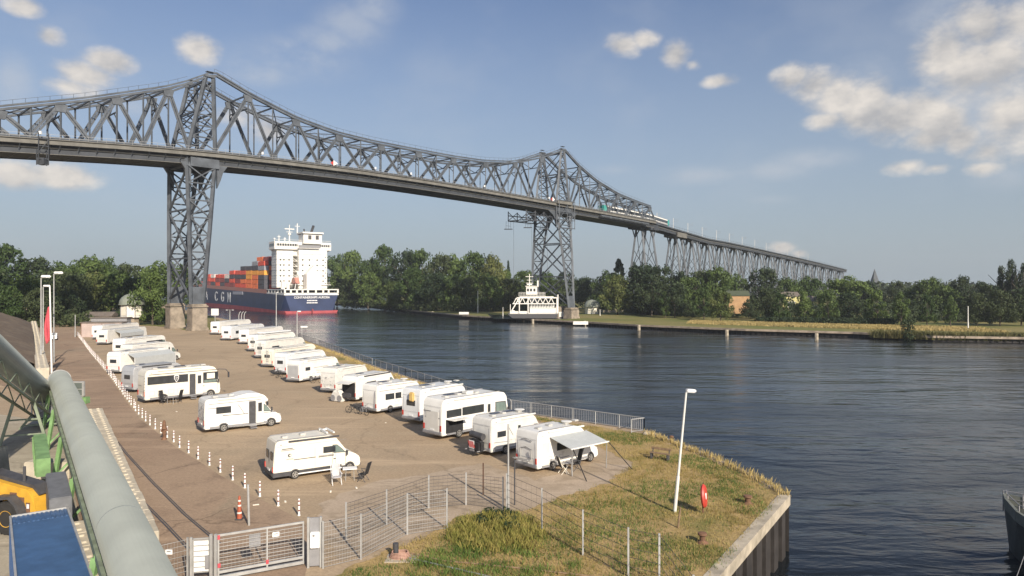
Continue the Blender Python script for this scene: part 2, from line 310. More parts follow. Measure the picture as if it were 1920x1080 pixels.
# hard land behind the lot on the left hand bank, out to the horizon
sheet('distant_ground', [(-6000, -200), (-2600, -200), (-2600, 1900), (-900, 1700), (-900, 7000), (-6000, 7000)], -.2, M_fgrass)
def watermat():
    m = bpy.data.materials.new('canal_water'); m.use_nodes = True; t = m.node_tree; b = t.nodes['Principled BSDF']; L = t.links
    b.inputs['Base Color'].default_value = (.010, .013, .016, 1); b.inputs['Roughness'].default_value = .07; b.inputs['IOR'].default_value = 1.33
    tc = t.nodes.new('ShaderNodeTexCoord'); prev = None
    for sc_, st, sx, rot in ((.045, .30, 3.0, 20), (.28, .42, 2.6, 14), (1.1, .28, 2.2, 28), (3.6, .14, 1.6, -10)):
        mp = t.nodes.new('ShaderNodeMapping'); mp.inputs['Scale'].default_value = (1, sx, 1); mp.inputs['Rotation'].default_value = (0, 0, rad(rot)); L.new(tc.outputs['Object'], mp.inputs[0])
        n = t.nodes.new('ShaderNodeTexNoise'); n.inputs['Scale'].default_value = sc_; n.inputs['Detail'].default_value = 3; n.inputs['Distortion'].default_value = .6; L.new(mp.outputs[0], n.inputs['Vector'])
        bp = t.nodes.new('ShaderNodeBump'); bp.inputs['Strength'].default_value = st; bp.inputs['Distance'].default_value = .22 / sc_ * .35; L.new(n.outputs['Fac'], bp.inputs['Height'])
        if prev: L.new(prev, bp.inputs['Normal'])
        prev = bp.outputs[0]
    wn = t.nodes.new('ShaderNodeTexNoise'); wn.inputs['Scale'].default_value = .02; wn.inputs['Detail'].default_value = 3; wm = t.nodes.new('ShaderNodeMapping'); wm.inputs['Scale'].default_value = (1, 2.5, 1); wm.inputs['Rotation'].default_value = (0, 0, rad(30)); L.new(tc.outputs['Object'], wm.inputs[0]); L.new(wm.outputs[0], wn.inputs['Vector'])
    wr_ = t.nodes.new('ShaderNodeMapRange'); L.new(wn.outputs['Fac'], wr_.inputs[0]); wr_.inputs[1].default_value = .38; wr_.inputs[2].default_value = .62; wr_.inputs[3].default_value = .07; wr_.inputs[4].default_value = .24; L.new(wr_.outputs[0], b.inputs['Roughness'])
    L.new(prev, b.inputs['Normal']); return m
M_water = watermat()
sheet('water', [(-900, -300), (900, -300), (900, 160), (200, 400), (-350, 1200), (-1000, 2200), (-1300, 2200), (-1300, 1700)], WATER, M_water)
# road strip with its inlaid rails, paving, yard, lawns
ROWPX = [(600, 1000), (560, 967), (517, 946), (478, 926), (447, 906), (415, 888), (388, 870), (362, 854), (340, 841), (303, 813), (268, 786), (241, 753), (215, 716), (190, 685), (170, 661), (152, 637), (145, 628)]
row = [G(*p) for p in ROWPX]
WALLR = [G(300, 1040), G(170, 760), G(80, 640)]
sheet('road', [row[0] + Vector((1.5, -9, 0))] + [p + Vector((-.15, -.1, 0)) for p in row] + [Vector((-125, 205, 0)), Vector((-140, 200, 0)), Vector((-92, 118, 0)), Vector((-58, 80, 0)), Vector((-37, 58, 0)), Vector((-20, 31, 0)), Vector((-12, 14, 0)), Vector((-8, 14, 0))], .004, M_road)
sheet('paving', ragged([G(*p)[:2] for p in ((600, 945), (690, 905), (820, 885), (900, 868), (1000, 900), (1115, 868), (1195, 872), (1150, 915), (1040, 942), (985, 962), (870, 968), (790, 1002), (700, 1032), (640, 1050), (600, 1000))], .2, .6, 3), .006, M_pave)
sheet('yard', [(-60, 70), (-36.5, 57), (-15.5, 26), (-9, 12), (-60, 12)], .008, M_yard)
lawn_main = [G(*p)[:2] for p in ((962, 773), (1080, 796), (1206, 813), (1296, 847), (1386, 886), (1462, 926), (1400, 1000), (1335, 1075), (1300, 1130), (1150, 1400), (700, 1300), (610, 1085), (690, 1050), (800, 1003), (865, 966), (985, 958), (1035, 938), (1140, 905), (1192, 868), (1120, 838), (1060, 805))]
sheet('grass_bank', ragged(lawn_main, .22, .5, 5), .010, M_grass)
sheet('grass_verge', ragged([G(*p)[:2] for p in ((560, 637), (640, 666), (700, 691), (840, 737), (955, 775), (925, 775), (800, 738), (690, 700), (628, 676), (575, 652), (548, 638))], .15, .6, 6), .012, M_grass)
sheet('grass_field', ragged([(-97, 200), (-84, 183), (-76, 195), (-92, 226), (-130, 300), (-170, 330), (-150, 240)], .5, 3, 8), .012, M_fgrass)
# quay edges: a concrete capping with sheet piling below, along both banks
def quay(name, pts, top, w, h, m, seed=0, closed=False, gap=None):
    cap = MB(); wl = MB()
    P = [Vector((p[0], p[1], 0)) for p in pts]
    off = []
    for i, p in enumerate(P):
        d = (P[min(i + 1, len(P) - 1)] - P[max(i - 1, 0)]).normalized(); off.append(Vector((d.y, -d.x, 0)))
    for i in range(len(P) - 1):
        a, b, na, nb = P[i], P[i + 1], off[i], off[i + 1]
        z0, z1 = Vector((0, 0, top - h)), Vector((0, 0, top + .03))
        vs = [a + na * .12 + z0, b + nb * .12 + z0, b - nb * w + z0, a - na * w + z0, a + na * .12 + z1, b + nb * .12 + z1, b - nb * w + z1, a - na * w + z1]
        cap.add(vs, [(0, 1, 5, 4), (4, 5, 6, 7), (2, 3, 7, 6), (0, 3, 2, 1)])
        n = max(1, min(80, int((b - a).length / .8)))
        for k in range(n):                                          # trapezoid piles
            p = a.lerp(b, k / n); q = a.lerp(b, (k + 1) / n); nn = na.lerp(nb, k / n); dd = .05 if k % 2 else -.12
            wl.add([p + nn * dd + Vector((0, 0, WATER - 1)), q + nn * dd + Vector((0, 0, WATER - 1)), q + nn * dd + z0, p + nn * dd + z0], [(0, 1, 2, 3)])
            wl.add([q + nn * dd + Vector((0, 0, WATER - 1)), q - nn * (dd + .07) + Vector((0, 0, WATER - 1)), q - nn * (dd + .07) + z0, q + nn * dd + z0], [(0, 1, 2, 3)])
    c = cap.build(name, m); c['kind'] = 'structure'
    s = wl.build(name + '_piling', M_pile); s['kind'] = 'structure'
M_pile = mat('dark_sheet_piling', (.030, .026, .024), .85, var=.35, scale=.8)  # near-black piling below the pale capping
M_cap = mat('quay_capping', (.40, .35, .27), .9, var=.3, scale=1.2, bump=.4, bscale=5)
M_cap2 = mat('old_quay_stone', (.30, .245, .19), .9, var=.35, scale=.5, bump=.4, bscale=2)
quay('quay_edge', BANK[:3], 0, .42, .5, M_cap)
quay('quay_bank_edge', BANK[2:], 0, .25, .5, M_cap2)
quay('far_quay_edge', [FB[i] for i in range(len(FB) - 1, -1, -1)][1:], FARZ, .9, .55, M_cap2)
# far quay: short concrete buttress ladders that divide the wall
for i, (px, py) in enumerate(((1097, 603), (1198, 611), (1362, 620), (1529, 627), (1000, 600), (983, 597), (812, 585))):
    o = MB(); p = G(px, py, FARZ)
    o.box(p + Vector((-.2, -1.1, -.6)), (.9, .5, 1.9)); o.box(p + Vector((-.2, -1.45, -.6)), (.5, .25, 1.5))
    tag(o.build('quay_buttress', M_cap, origin=p, bevel=.05), f'small pale buttress of the far quay wall, {["fourth", "fifth", "sixth", "seventh", "third", "second", "first"][i]} from the left', 'quay buttress', 'buttresses along the far quay wall')
o = MB(); p = G(1088, 604, FARZ - .1); o.box(p + Vector((0, -1.2, -.25)), (5.6, .25, 1.25)); o.box(p + Vector((0, -1.35, .1)), (5.3, .06, .5))
tag(o.build('quay_board', M_white, origin=p, bevel=.03), 'long white board fixed to the far quay wall below the bridge pier', 'board')
o = MB(); p = D(870, 588, 322); o.tube(p + Vector((-2.2, 0, 0)), p + Vector((2.2, 0, 0)), .75, 14)
tag(o.build('fender_drum', M_white2, origin=p, smooth=True), 'pale cylindrical fender lying on the far quay edge left of the ferry', 'fender')

# inlaid rails on the road
o = MB()
for pts in (((190, 792), (235, 850), (285, 905), (345, 965), (410, 1020)), ((225, 815), (262, 866), (310, 925), (350, 975), (380, 1010)) and ((165, 815), (205, 868), (255, 930), (310, 985), (352, 1030))):
    q = [G(*p) + Vector((0, 0, .012)) for p in pts]
    for a, b in zip(q, q[1:]): o.bar(a, b, .07, .012); o.bar(a + Vector((.09, .05, -.002)), b + Vector((.09, .05, -.002)), .05, .01)
tag(o.build('inlaid_rails', M_dark), None, None, kind='structure')

# ------------------------------------------------------------ the bridge
BS = 1.08
UX, UY = .686, .727
VP = [(1233, 335), (1318, 398), (1400, 472), (1480, 562), (1540, 640), (1582, 700)]       # plan of the approach viaduct
vpts = [Vector((69.5, 335.4))] + [Vector(((x - 960) / F * z, z)) for x, z in VP[1:]]
vlen = [205.0]
for a, b in zip(vpts, vpts[1:]): vlen.append(vlen[-1] + (b - a).length)
def cline(s):
    if s <= 205: return Vector((-78 + UX * s - (-11.9 + 0 if False else 0), 179 + UY * s)), Vector((UX, UY))
    i = max(k for k in range(len(vlen) - 1) if vlen[k] <= min(s, vlen[-1] - 1e-3) or k == 0); t = (s - vlen[i]) / (vlen[i + 1] - vlen[i])
    d = (vpts[i + 1] - vpts[i]).normalized(); return vpts[i].lerp(vpts[i + 1], t) + Vector((0, 0)), d
off205 = (Vector((-78 + UX * 205, 179 + UY * 205)) - vpts[0]); vpts = [v + off205 * max(0, 1 - k / 3) for k, v in enumerate(vpts)]
vlen = [205.0]
for a, b in zip(vpts, vpts[1:]): vlen.append(vlen[-1] + (b - a).length)
def B(s, t, z):                                  # along the bridge, across it (positive = away from the eye), height (old datum 10 = eye)
    c, d = cline(s); n = Vector((-d.y, d.x)); p = (c + n * t) * BS
    return Vector((p.x, p.y, H0 + (z - 10) * BS))
def near_s(px, t=-5.25):                         # station of the near truss seen in image column px
    k = (px - 960) / F; x0 = -78 - UY * t; y0 = 179 + UX * t
    return (k * y0 - x0) / (UX - k * UY)
def zat(px, py, t=-5.25):
    s = near_s(px, t); return s, 10 + (HOR - py) / F * (179 + UX * t + UY * s)
TOPP = [zat(*p) for p in ((-60, 214), (0, 205), (160, 189), (312, 167), (350, 157), (392, 142))]
TOPP = [(s, z) for s, z in TOPP] + [(.6, zat(400, 141)[1])] + [zat(*p) for p in ((471, 181), (558, 225), (633, 252), (700, 268), (784, 284), (849, 296), (905, 304), (950, 306), (977, 304), (1018, 295))]
TOPP += [(136, zat(1052, 283)[1]), (138.5, zat(1058, 283)[1])] + [zat(*p) for p in ((1086, 313), (1119, 341), (1160, 366), (1195, 380), (1223, 390))]
TOPP.sort()
DECKP = [(-75, 38.6), (-43.5, 40.9), (-20, 42.6), (0, 43.6), (22, 44.2), (40, 44.5), (65, 44.4), (95, 43.9), (130, 43.0), (150, 42.3), (176, 41.6), (205, 40.7)]
vz = [(px, py) for px, py in ((1233, 420), (1318, 447), (1380, 459.5), (1478, 481), (1530, 493), (1582, 506))]
def viz(s):
    c, d = cline(s); px = 960 + F * c.x / c.y; return 10 + (HOR - interp(vz, px)) / F * c.y
def deck(s): return interp(DECKP, s) if s <= 205 else viz(s) + (40.7 - viz(205.01))* max(0, 1 - (s - 205) / 120)
def top(s): return interp(TOPP, s)
TW = 5.25; TA, TB = -2.6, 137.0
r0 = B(TA, 0, 0); r0.z = 0
bridge = thing('high_bridge', 'grey steel railway high bridge with two pointed lattice towers crossing the canal', 'bridge', r0)
def BP(mb, name, m, parent=bridge, **k):
    o = mb.build(name, m, origin=r0, **k); o.parent = parent; o.location = (0, 0, 0); return o
S0, S1 = -66.0, 203.0
def strip(mb, t0, t1, z0, z1, s0, s1, step=6):
    n = max(1, int(abs(s1 - s0) / step)); ss = [lerp(s0, s1, k / n) for k in range(n + 1)]; vs = []; fs = []
    for s in ss:
        d = deck(s)
        for t, z in ((t0, z0), (t1, z0), (t1, z1), (t0, z1)): vs.append(B(s, t, d + z))
    for k in range(n):
        for j in range(4): fs.append((k * 4 + j, k * 4 + (j + 1) % 4, k * 4 + 4 + (j + 1) % 4, k * 4 + 4 + j))
    fs += [(0, 1, 2, 3), (n * 4 + 3, n * 4 + 2, n * 4 + 1, n * 4)]
    return mb.add(vs, fs)
# deck: edge beams (pale), main girders and underside (dark)
mb = MB(); strip(mb, -6.6, -6.2, -1.05, -.1, S0, S1); strip(mb, -6.9, -6.1, -.1, .05, S0, S1); o = BP(mb, 'edge_beam', M_edge)
mb = MB(); strip(mb, 6.2, 6.6, -1.35, -.1, S0, S1); BP(mb, 'edge_beam', M_edge)
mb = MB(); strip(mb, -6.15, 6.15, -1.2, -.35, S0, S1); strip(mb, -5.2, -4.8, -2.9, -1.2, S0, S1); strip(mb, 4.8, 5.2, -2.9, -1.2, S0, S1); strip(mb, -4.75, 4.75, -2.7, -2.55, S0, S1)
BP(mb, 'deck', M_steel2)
mb = MB(); strip(mb, -5.5, -5.25, -1.75, -1.45, S0, S1); strip(mb, -5.5, -5.25, -3.0, -2.9, S0, S1); BP(mb, 'girder_flange', M_edge)
# stiffener brackets of the girder
mb = MB(); s = S0
while s < S1:
    d = deck(s); mb.bar(B(s, -5.3, d - 1.3), B(s, -5.3, d - 2.85), .1, .2); mb.bar(B(s, -5.2, d - 2.5), B(s, -6.4, d - 1.2), .12, .12); mb.bar(B(s, -4.8, d - 2.74), B(s, 4.8, d - 2.74), .25, .2); s += 3.6
BP(mb, 'girder_stiffeners', M_steel)
# walkway railing
for t in (-6.75, 6.5):
    mb = MB(); n = 150; ss = [lerp(S0, S1, k / n) for k in range(n + 1)]
    for a, b in zip(ss, ss[1:]):
        for h in (.45, 1.05): mb.bar(B(a, t, deck(a) + h), B(b, t, deck(b) + h), .05)
        mb.bar(B(a, t, deck(a)), B(a, t, deck(a) + 1.05), .05)
    BP(mb, 'railing', M_lgrey)
# trusses
apL = [-11, -22.2, -33.2, -44, -54.8, -65.6]; apM = [8.8, 22.4, 36, 50.6, 65, 79.8, 94.8, 109.8, 124.4]; apR = [147.6, 161.3, 174.4, 187.4, 199.6]
def chord(mb, t, s0, s1, zf, w, h, dz=0):
    pts = sorted({s0, s1} | {x for x in [k * 3.6 + .3 for k in range(-20, 60)] if s0 < x < s1} | {x for x, _ in TOPP if s0 < x < s1})
    for a, b in zip(pts, pts[1:]): mb.bar(B(a, t, zf(a) + dz), B(b, t, zf(b) + dz), w, h)
def smooth_top(s):                                # chord with the kinks of the panel points softened
    return (top(s - 2.2) + 2 * top(s) + top(s + 2.2)) / 4 if min(abs(s - TA), abs(s - TB)) > 5 else top(s)
for t, nm in ((-TW, 'near'), (TW, 'far')):
    mb = MB(); chord(mb, t, S0, 200.5, smooth_top, .75, .5); chord(mb, t, S0, 200.5, smooth_top, .45, .38, .7); BP(mb, 'top_chord', M_steel)
    mb = MB(); strip(mb, t - .4, t + .4, .08, .75, S0, 204); BP(mb, 'bottom_chord', M_steel)
    for aps, lo, hi in ((apL, S0, TA - 3.6), (apM, TA + 2.6, TB - 4), (apR, TB + 4.2, 204.2)):
        aps = sorted(aps); bots = [lo] + [(a + b) / 2 for a, b in zip(aps, aps[1:])] + [hi]
        for i, a in enumerate(aps):
            za = smooth_top(a)
            for b in (bots[i], bots[i + 1]):
                q = MB(); p1 = B(a, t, za - .3); p2 = B(b, t, deck(b) + .5); v = (p2 - p1).normalized(); nrm = (B(0, 1, 0) - B(0, 0, 0)).normalized(); sd = v.cross(nrm).normalized() * .34
                q.bar(p1 + sd, p2 + sd, .40, .12, up=nrm); q.bar(p1 - sd, p2 - sd, .40, .12, up=nrm)          # built-up member: two flanges with lacing
                L = (p2 - p1).length; nl = max(3, int(L / 1.1))
                for k in range(nl):
                    f = sd if k % 2 else -sd; q.bar(p1.lerp(p2, k / nl) + f, p1.lerp(p2, (k + 1) / nl) - f, .12, .10, up=nrm)
                q.bar(p1, p2, .10, .50, up=nrm)
                BP(q, 'diagonal_member', M_steel)
            q = MB(); q.bar(B(a, t, za), B(a, t, deck(a) + .5), .32, .32); 
            g = [B(a - 1.3, t, za - .2), B(a + 1.3, t, za - .2), B(a + .9, t, za - 1.9), B(a - .9, t, za - 1.9)]; nn = (B(a, t + .25, 0) - B(a, t - .25, 0)) / 2
            q.add([x - nn for x in g] + [x + nn for x in g], [(0, 1, 2, 3), (7, 6, 5, 4), (0, 4, 5, 1), (1, 5, 6, 2), (2, 6, 7, 3), (3, 7, 4, 0)])
            BP(q, 'vertical_member', M_steel)
        for b in bots[1:-1]:
            q = MB(); q.bar(B(b, t, smooth_top(b)), B(b, t, deck(b) + .5), .30, .30); BP(q, 'vertical_member', M_steel)
# bracing between the two top chords, portal frames and handrails of the chord walk
mb = MB(); nodes = sorted([x for x in apL + apM + apR if x > S0] + [(a + b) / 2 for l in (apL, apM, apR) for a, b in zip(sorted(l), sorted(l)[1:])])
for i, s in enumerate(nodes):
    mb.bar(B(s, -TW, smooth_top(s) - .1), B(s, TW, smooth_top(s) - .1), .3, .4)
    if i + 1 < len(nodes) and nodes[i + 1] - s < 9:
        e = nodes[i + 1]; mb.bar(B(s, -TW, smooth_top(s)), B(e, TW, smooth_top(e)), .22, .22); mb.bar(B(s, TW, smooth_top(s)), B(e, -TW, smooth_top(e)), .22, .22)
BP(mb, 'lateral_bracing', M_steel)
for s in apL + apM + apR:
    q = MB(); z = smooth_top(s); h = min(3.6, (z - deck(s)) * .32)
    q.bar(B(s, -TW, z - .3), B(s, 0, z - h), .22); q.bar(B(s, TW, z - .3), B(s, 0, z - h), .22); q.bar(B(s, -TW, z - h), B(s, TW, z - h), .28)
    q.bar(B(s, -TW, z - h - 1.6), B(s, -TW + 2.0, z - h), .2); q.bar(B(s, TW, z - h - 1.6), B(s, TW - 2, z - h), .2)
    BP(q, 'portal_frame', M_steel)
for t in (-TW, TW):
    mb = MB(); ss = [S0 + k * 2.2 for k in range(int((200 - S0) / 2.2))]
    for a, b in zip(ss, ss[1:]):
        if min(abs(a - TA), abs(a - TB), abs(b - TA), abs(b - TB)) < 2: continue
        mb.bar(B(a, t, smooth_top(a) + 1.75), B(b, t, smooth_top(b) + 1.75), .07); mb.bar(B(a, t, smooth_top(a) + .9), B(a, t, smooth_top(a) + 1.75), .06)
    BP(mb, 'chord_handrail', M_steel)
# towers
for T, bz in ((TA, 6.2), (TB, 2.6)):
    zt = top(T) + .2; zd = deck(T)
    tw = bpy.data.objects.new('tower', None); C.objects.link(tw); tw.parent = bridge
    wt, wb = (3.5, 1.4) if T < 50 else (4.1, 1.55)                              # half length at the deck, half length at the foot
    def tc(z): return T if T > 50 else T + interp([(bz, -2.2), (zd, -.6), (zt, 1.4)], z)
    def leg(s_off, side, z):                        # leg centre line; s_off -1/+1, side -1/+1
        if z >= zd - 1: k = (z - (zd - 1)) / (zt - zd + 1); return B(tc(z) + s_off * lerp(wt, .95, k), side * TW, z)
        k = (zd - 1 - z) / (zd - 1 - bz); return B(tc(z) + s_off * lerp(wt, wb, k), side * lerp(TW + .5, 6.7 if T < 50 else 9.6, k), z)
    for sd in (-1, 1):
        for so_ in (-1, 1):
            q = MB(); zs = [bz, lerp(bz, zd - 1, .5), zd - 1, lerp(zd, zt, .5), zt]
            for a, b in zip(zs, zs[1:]): q.bar(leg(so_, sd, a), leg(so_, sd, b), .85, .85)
            BP(q, 'leg', M_steel, tw)
        q = MB()
        zs = [bz + (zd - 3.5 - bz) * k / 8 for k in range(9)]
        # solid foot plate
        f = [leg(-1, sd, bz), leg(1, sd, bz), leg(1, sd, zs[1]), leg(-1, sd, zs[1])]; nn = (B(0, .3, 0) - B(0, -.3, 0)) / 2
        q.add([x - nn for x in f] + [x + nn for x in f], [(0, 1, 2, 3), (7, 6, 5, 4), (0, 4, 5, 1), (1, 5, 6, 2), (2, 6, 7, 3), (3, 7, 4, 0)])
        for a, b in zip(zs[1:], zs[2:]):
            q.bar(leg(-1, sd, a), leg(1, sd, b), .38, .3); q.bar(leg(1, sd, a), leg(-1, sd, b), .38, .3); q.bar(leg(-1, sd, b), leg(1, sd, b), .4, .35)
        zs = [zd + 1 + (zt - zd - 2) * k / 6 for k in range(7)]
        for a, b in zip(zs, zs[1:]):
            q.bar(leg(-1, sd, a), leg(1, sd, b), .32, .26); q.bar(leg(1, sd, a), leg(-1, sd, b), .32, .26); q.bar(leg(-1, sd, b), leg(1, sd, b), .35, .3)
        BP(q, 'column_bracing', M_steel, tw)
    q = MB()                                        # transverse bracing below the deck, and portal above
    zz = [bz + 1, bz + (zd - bz) * .3, bz + (zd - bz) * .62, zd - 3.6]
    for so_ in (-1, 1):
        for i, (a, b) in enumerate(zip(zz, zz[1:])):
            q.bar(leg(so_, -1, a), leg(so_, 1, b), .5, .4); q.bar(leg(so_, 1, a), leg(so_, -1, b), .5, .4); q.bar(leg(so_, -1, b), leg(so_, 1, b), .45, .4)
        for zc in (zt - .8, lerp(zd, zt, .55)):
            q.bar(leg(so_, -1, zc), leg(so_, 1, zc), .45, .5)
        a, b = lerp(zd, zt, .55), zt - .8
        q.bar(leg(so_, -1, a), leg(so_, 1, b), .3); q.bar(leg(so_, 1, a), leg(so_, -1, b), .3)
        q.bar(leg(so_, -1, a - 4), leg(so_, 1, a), .26); q.bar(leg(so_, 1, a - 4), leg(so_, -1, a), .26)
    BP(q, 'cross_bracing', M_steel, tw)
    q = MB()                                        # haunches below the deck
    for sd in (-1, 1):
        for so_ in (-1, 1):
            a = [B(T + so_ * (wt - .3), sd * TW, zd - 2.8), B(T + so_ * (wt + (2.3 if T < 50 else 5.0)), sd * TW, zd - 2.8), B(T + so_ * (wt + (1.2 if T < 50 else 2.2)), sd * TW, zd - 4.4), B(T + so_ * (wt + .6), sd * TW, zd - 6.4), B(T + so_ * (wt - .3), sd * TW, zd - 8.5)]
            nn = (B(0, .35, 0) - B(0, -.35, 0)) / 2; n5 = 5
            q.add([x - nn for x in a] + [x + nn for x in a], [tuple(range(5)), tuple(range(9, 4, -1))] + [(i, i + 5, (i + 1) % 5 + 5, (i + 1) % 5) for i in range(5)])
        q.bar(B(T - wt, sd * (TW + .6), zd - 2.6), B(T + wt, sd * (TW + .6), zd - 2.6), .5, 2.4)
    BP(q, 'haunch', M_steel, tw)
    q = MB()
    T0 = T; T = tc(zt)
    for sd in (-1, 1): q.bar(B(T - 1.3, sd * TW, zt + .4), B(T + 1.3, sd * TW, zt + .4), 1.2, .6); q.bar(B(T - .8, sd * TW, zt + 1.5), B(T + .8, sd * TW, zt + 1.5), 1.3, .12); [q.bar(B(T + x, sd * TW, zt + .4), B(T + x, sd * TW, zt + 1.5), .08) for x in (-.75, .75)]
    BP(q, 'tower_cap', M_steel, tw); T = T0
    for sd in (-1, 1):
        q = MB(); c = (leg(-1, sd, bz) + leg(1, sd, bz)) / 2; g0 = .0 if T < 50 else FARZ
        ang = math.atan2(UY, UX)
        R = Matrix.Rotation(ang, 3, 'Z')
        q.box((c.x, c.y, (c.z - .8 + g0 - .5) / 2 - .1), ((3.9 if T < 50 else 5.2), (3.6 if T < 50 else 4.2), c.z - .8 - g0 + .3), M=R)
        q.box((c.x, c.y, c.z - .6), ((4.3, 4.0, .5) if T < 50 else (5.0, 4.0, .5)), M=R); q.box((c.x, c.y, c.z - .2), ((3.9, 2.7, .5) if T < 50 else (4.6, 2.9, .5)), M=R); q.box((c.x, c.y, g0 + .35), ((4.4, 4.1, .9) if T < 50 else (5.6, 4.6, .9)), M=R)
        BP(q, 'pier_block', M_stone, tw, bevel=.12)
q = MB(); c = B(TB, -3.0, 0); q.box((c.x, c.y, (FARZ + 2.6) / 2), (6.5, 5.0, 6.2 - .4), M=Matrix.Rotation(math.atan2(UY, UX), 3, 'Z')); BP(q, 'pier_plinth', M_stone, bevel=.15)
# service carriage hanging under the deck beside the far tower, and the suspended ferry's cables
for s in (-37.3, 12.0, 47.5, 60.9, 92.8, 127.0):   # signal boxes and markers on the railing
    q = MB(); q.box(B(s, -6.8, deck(s) + 1.25), (.45, .45, .7)); BP(q, 'walkway_lamp', M_letter)
q = MB(); s = -36.8
for ds in (-.9, .9):
    q.bar(B(s + ds, -7.1, deck(s) + 1.2), B(s + ds, -7.1, deck(s) - 5.4), .16); q.bar(B(s + ds, -5.6, deck(s) - 2), B(s + ds, -5.6, deck(s) - 5.4), .16)
for z in (0, -1.5, -3, -4.2, -5.4): q.bar(B(s - .9, -7.1, deck(s) + z), B(s + .9, -7.1, deck(s) + z), .16); 
q.box(B(s, -6.4, deck(s) - 4.7), (1.6, 1.6, 1.5)); q.bar(B(s - .9, -7.1, deck(s) - 3), B(s + .9, -7.1, deck(s)), .12)
BP(q, 'inspection_cage', M_steel2)
q = MB()
for s in (33.0, 128.8): q.tube(B(s, -6.9, deck(s) + .2), B(s, -6.9, deck(s) + 1.3), .05); q.add([B(s - .9, -6.9, deck(s) + .9), B(s, -6.9, deck(s) + .4), B(s, -6.9, deck(s) + 1.6), B(s - .9, -6.8, deck(s) + .9), B(s, -6.8, deck(s) + .4), B(s, -6.8, deck(s) + 1.6)], [(0, 1, 2), (5, 4, 3), (0, 3, 4, 1), (1, 4, 5, 2), (2, 5, 3, 0)])
o = BP(q, 'navigation_board', M_red); o['label'] = 'small red triangular half of a navigation board on the railing'
q = MB()
for s in (33.0, 128.8): q.add([B(s + 1.5, -6.9, deck(s) + 1.0), B(s + .1, -6.9, deck(s) + .2), B(s + .1, -6.9, deck(s) + 1.8), B(s + 1.5, -6.8, deck(s) + 1.0), B(s + .1, -6.8, deck(s) + .2), B(s + .1, -6.8, deck(s) + 1.8)], [(0, 1, 2), (5, 4, 3), (0, 3, 4, 1), (1, 4, 5, 2), (2, 5, 3, 0)])
o = BP(q, 'navigation_board', M_white); o['label'] = 'small white triangular half of a navigation board on the railing'
# gondola (transporter) runner at the far tower
q = MB()
sA, sB2, zr = 116.5, 131.5, deck(124) - 4
for t in (-4.6, 4.6):
    q.bar(B(sA, t, zr - 1.6), B(sB2, t, zr - 1.6), .35, .35); q.bar(B(sA, t, zr - 3.6), B(sB2, t, zr - 3.6), .4, .4)
    for s in (sA, sA + 5, sA + 10, sB2): q.bar(B(s, t, zr), B(s, t, zr - 3.6), .35)
    for s in (sA, sA + 5, sA + 10): q.bar(B(s, t, zr - .2), B(s + 5, t, zr - 3.5), .2); q.bar(B(s + 5, t, zr - .2), B(s, t, zr - 3.5), .2)
for s in (sA, sA + 5, sB2): q.bar(B(s, -4.6, zr - 3.6), B(s, 4.6, zr - 3.6), .3)
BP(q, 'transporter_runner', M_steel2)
for s, t in ((sA + .5, -5.0), (sA + 9, -5.0), (sA + .5, 5)):
    q = MB(); q.box(B(s, t, zr - 6.6), (3.4, 1.6, .25))
    for dx in (-1.5, 0, 1.5): q.bar(B(s + dx * .8, t, zr - 3.6), B(s + dx * .9, t, zr - 6.5), .1)
    q.bar(B(s - 1.4, t, zr - 5.4), B(s + 1.4, t, zr - 5.4), .1)
    BP(q, 'runner_basket', M_steel2)
q = MB()
for s, t in ((sA + 3, -4.6), (sA + 3, 4.6), (sA + 12, -4.6)): q.bar(B(s, t, zr - 3.6), B(s, t, 12), .09)
BP(q, 'hoist_cable', M_steel)
q = MB()                                            # stair tower and lift frame on the far tower
for ds in (-4.9, 4.6): 
    for t in (-7.6, -6.2): q.bar(B(TB + ds, t, deck(TB) + 1.2), B(TB + ds, t, deck(TB) - 9.5), .28)
for z in (1.2, -3, -6.2, -9.3): q.bar(B(TB - 4.9, -7.6, deck(TB) + z), B(TB + 4.6, -7.6, deck(TB) + z), .28, .3); q.bar(B(TB - 4.9, -6.2, deck(TB) + z), B(TB + 4.6, -6.2, deck(TB) + z), .28, .3)
q.bar(B(TB - 4.8, -7.6, deck(TB) - 6), B(TB, -7.6, deck(TB) - .5), .2); q.bar(B(TB + 4.6, -7.6, deck(TB) - 6), B(TB, -7.6, deck(TB) - .5), .2); q.bar(B(TB, -7.6, deck(TB) - 9), B(TB, -7.6, deck(TB)), .2)
BP(q, 'lift_frame', M_steel)
q = MB(); q.bar(B(TB - 5.6, -7.3, deck(TB) + .5), B(TB + 3, -7.3, deck(TB) + .5), .6, 1.3); BP(q, 'winch_house', M_edge)

# approach viaduct
rv = B(205, 0, 0); rv.z = FARZ
via = thing('railway_viaduct', 'long curving steel viaduct on lattice trestles beyond the right hand end of the bridge', 'viaduct', rv)
def VPt(mb, name, m, parent=via, **k):
    o = mb.build(name, m, origin=rv, **k); o.parent = parent; o.location = (0, 0, 0); return o
V1 = vlen[-1] - 1
mb = MB(); strip(mb, -3.6, 3.6, -.5, .1, 205.3, V1, 8); VPt(mb, 'deck', M_steel)
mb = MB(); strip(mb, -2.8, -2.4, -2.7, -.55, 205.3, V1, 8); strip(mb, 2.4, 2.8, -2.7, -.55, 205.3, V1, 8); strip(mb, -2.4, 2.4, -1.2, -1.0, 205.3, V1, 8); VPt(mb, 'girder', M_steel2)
mb = MB(); strip(mb, -3.0, -2.75, -1.5, -1.3, 205.3, V1, 8); VPt(mb, 'girder_flange', M_edge)
mb = MB(); ss = [205.5 + k * 4 for k in range(int((V1 - 205) / 4))]
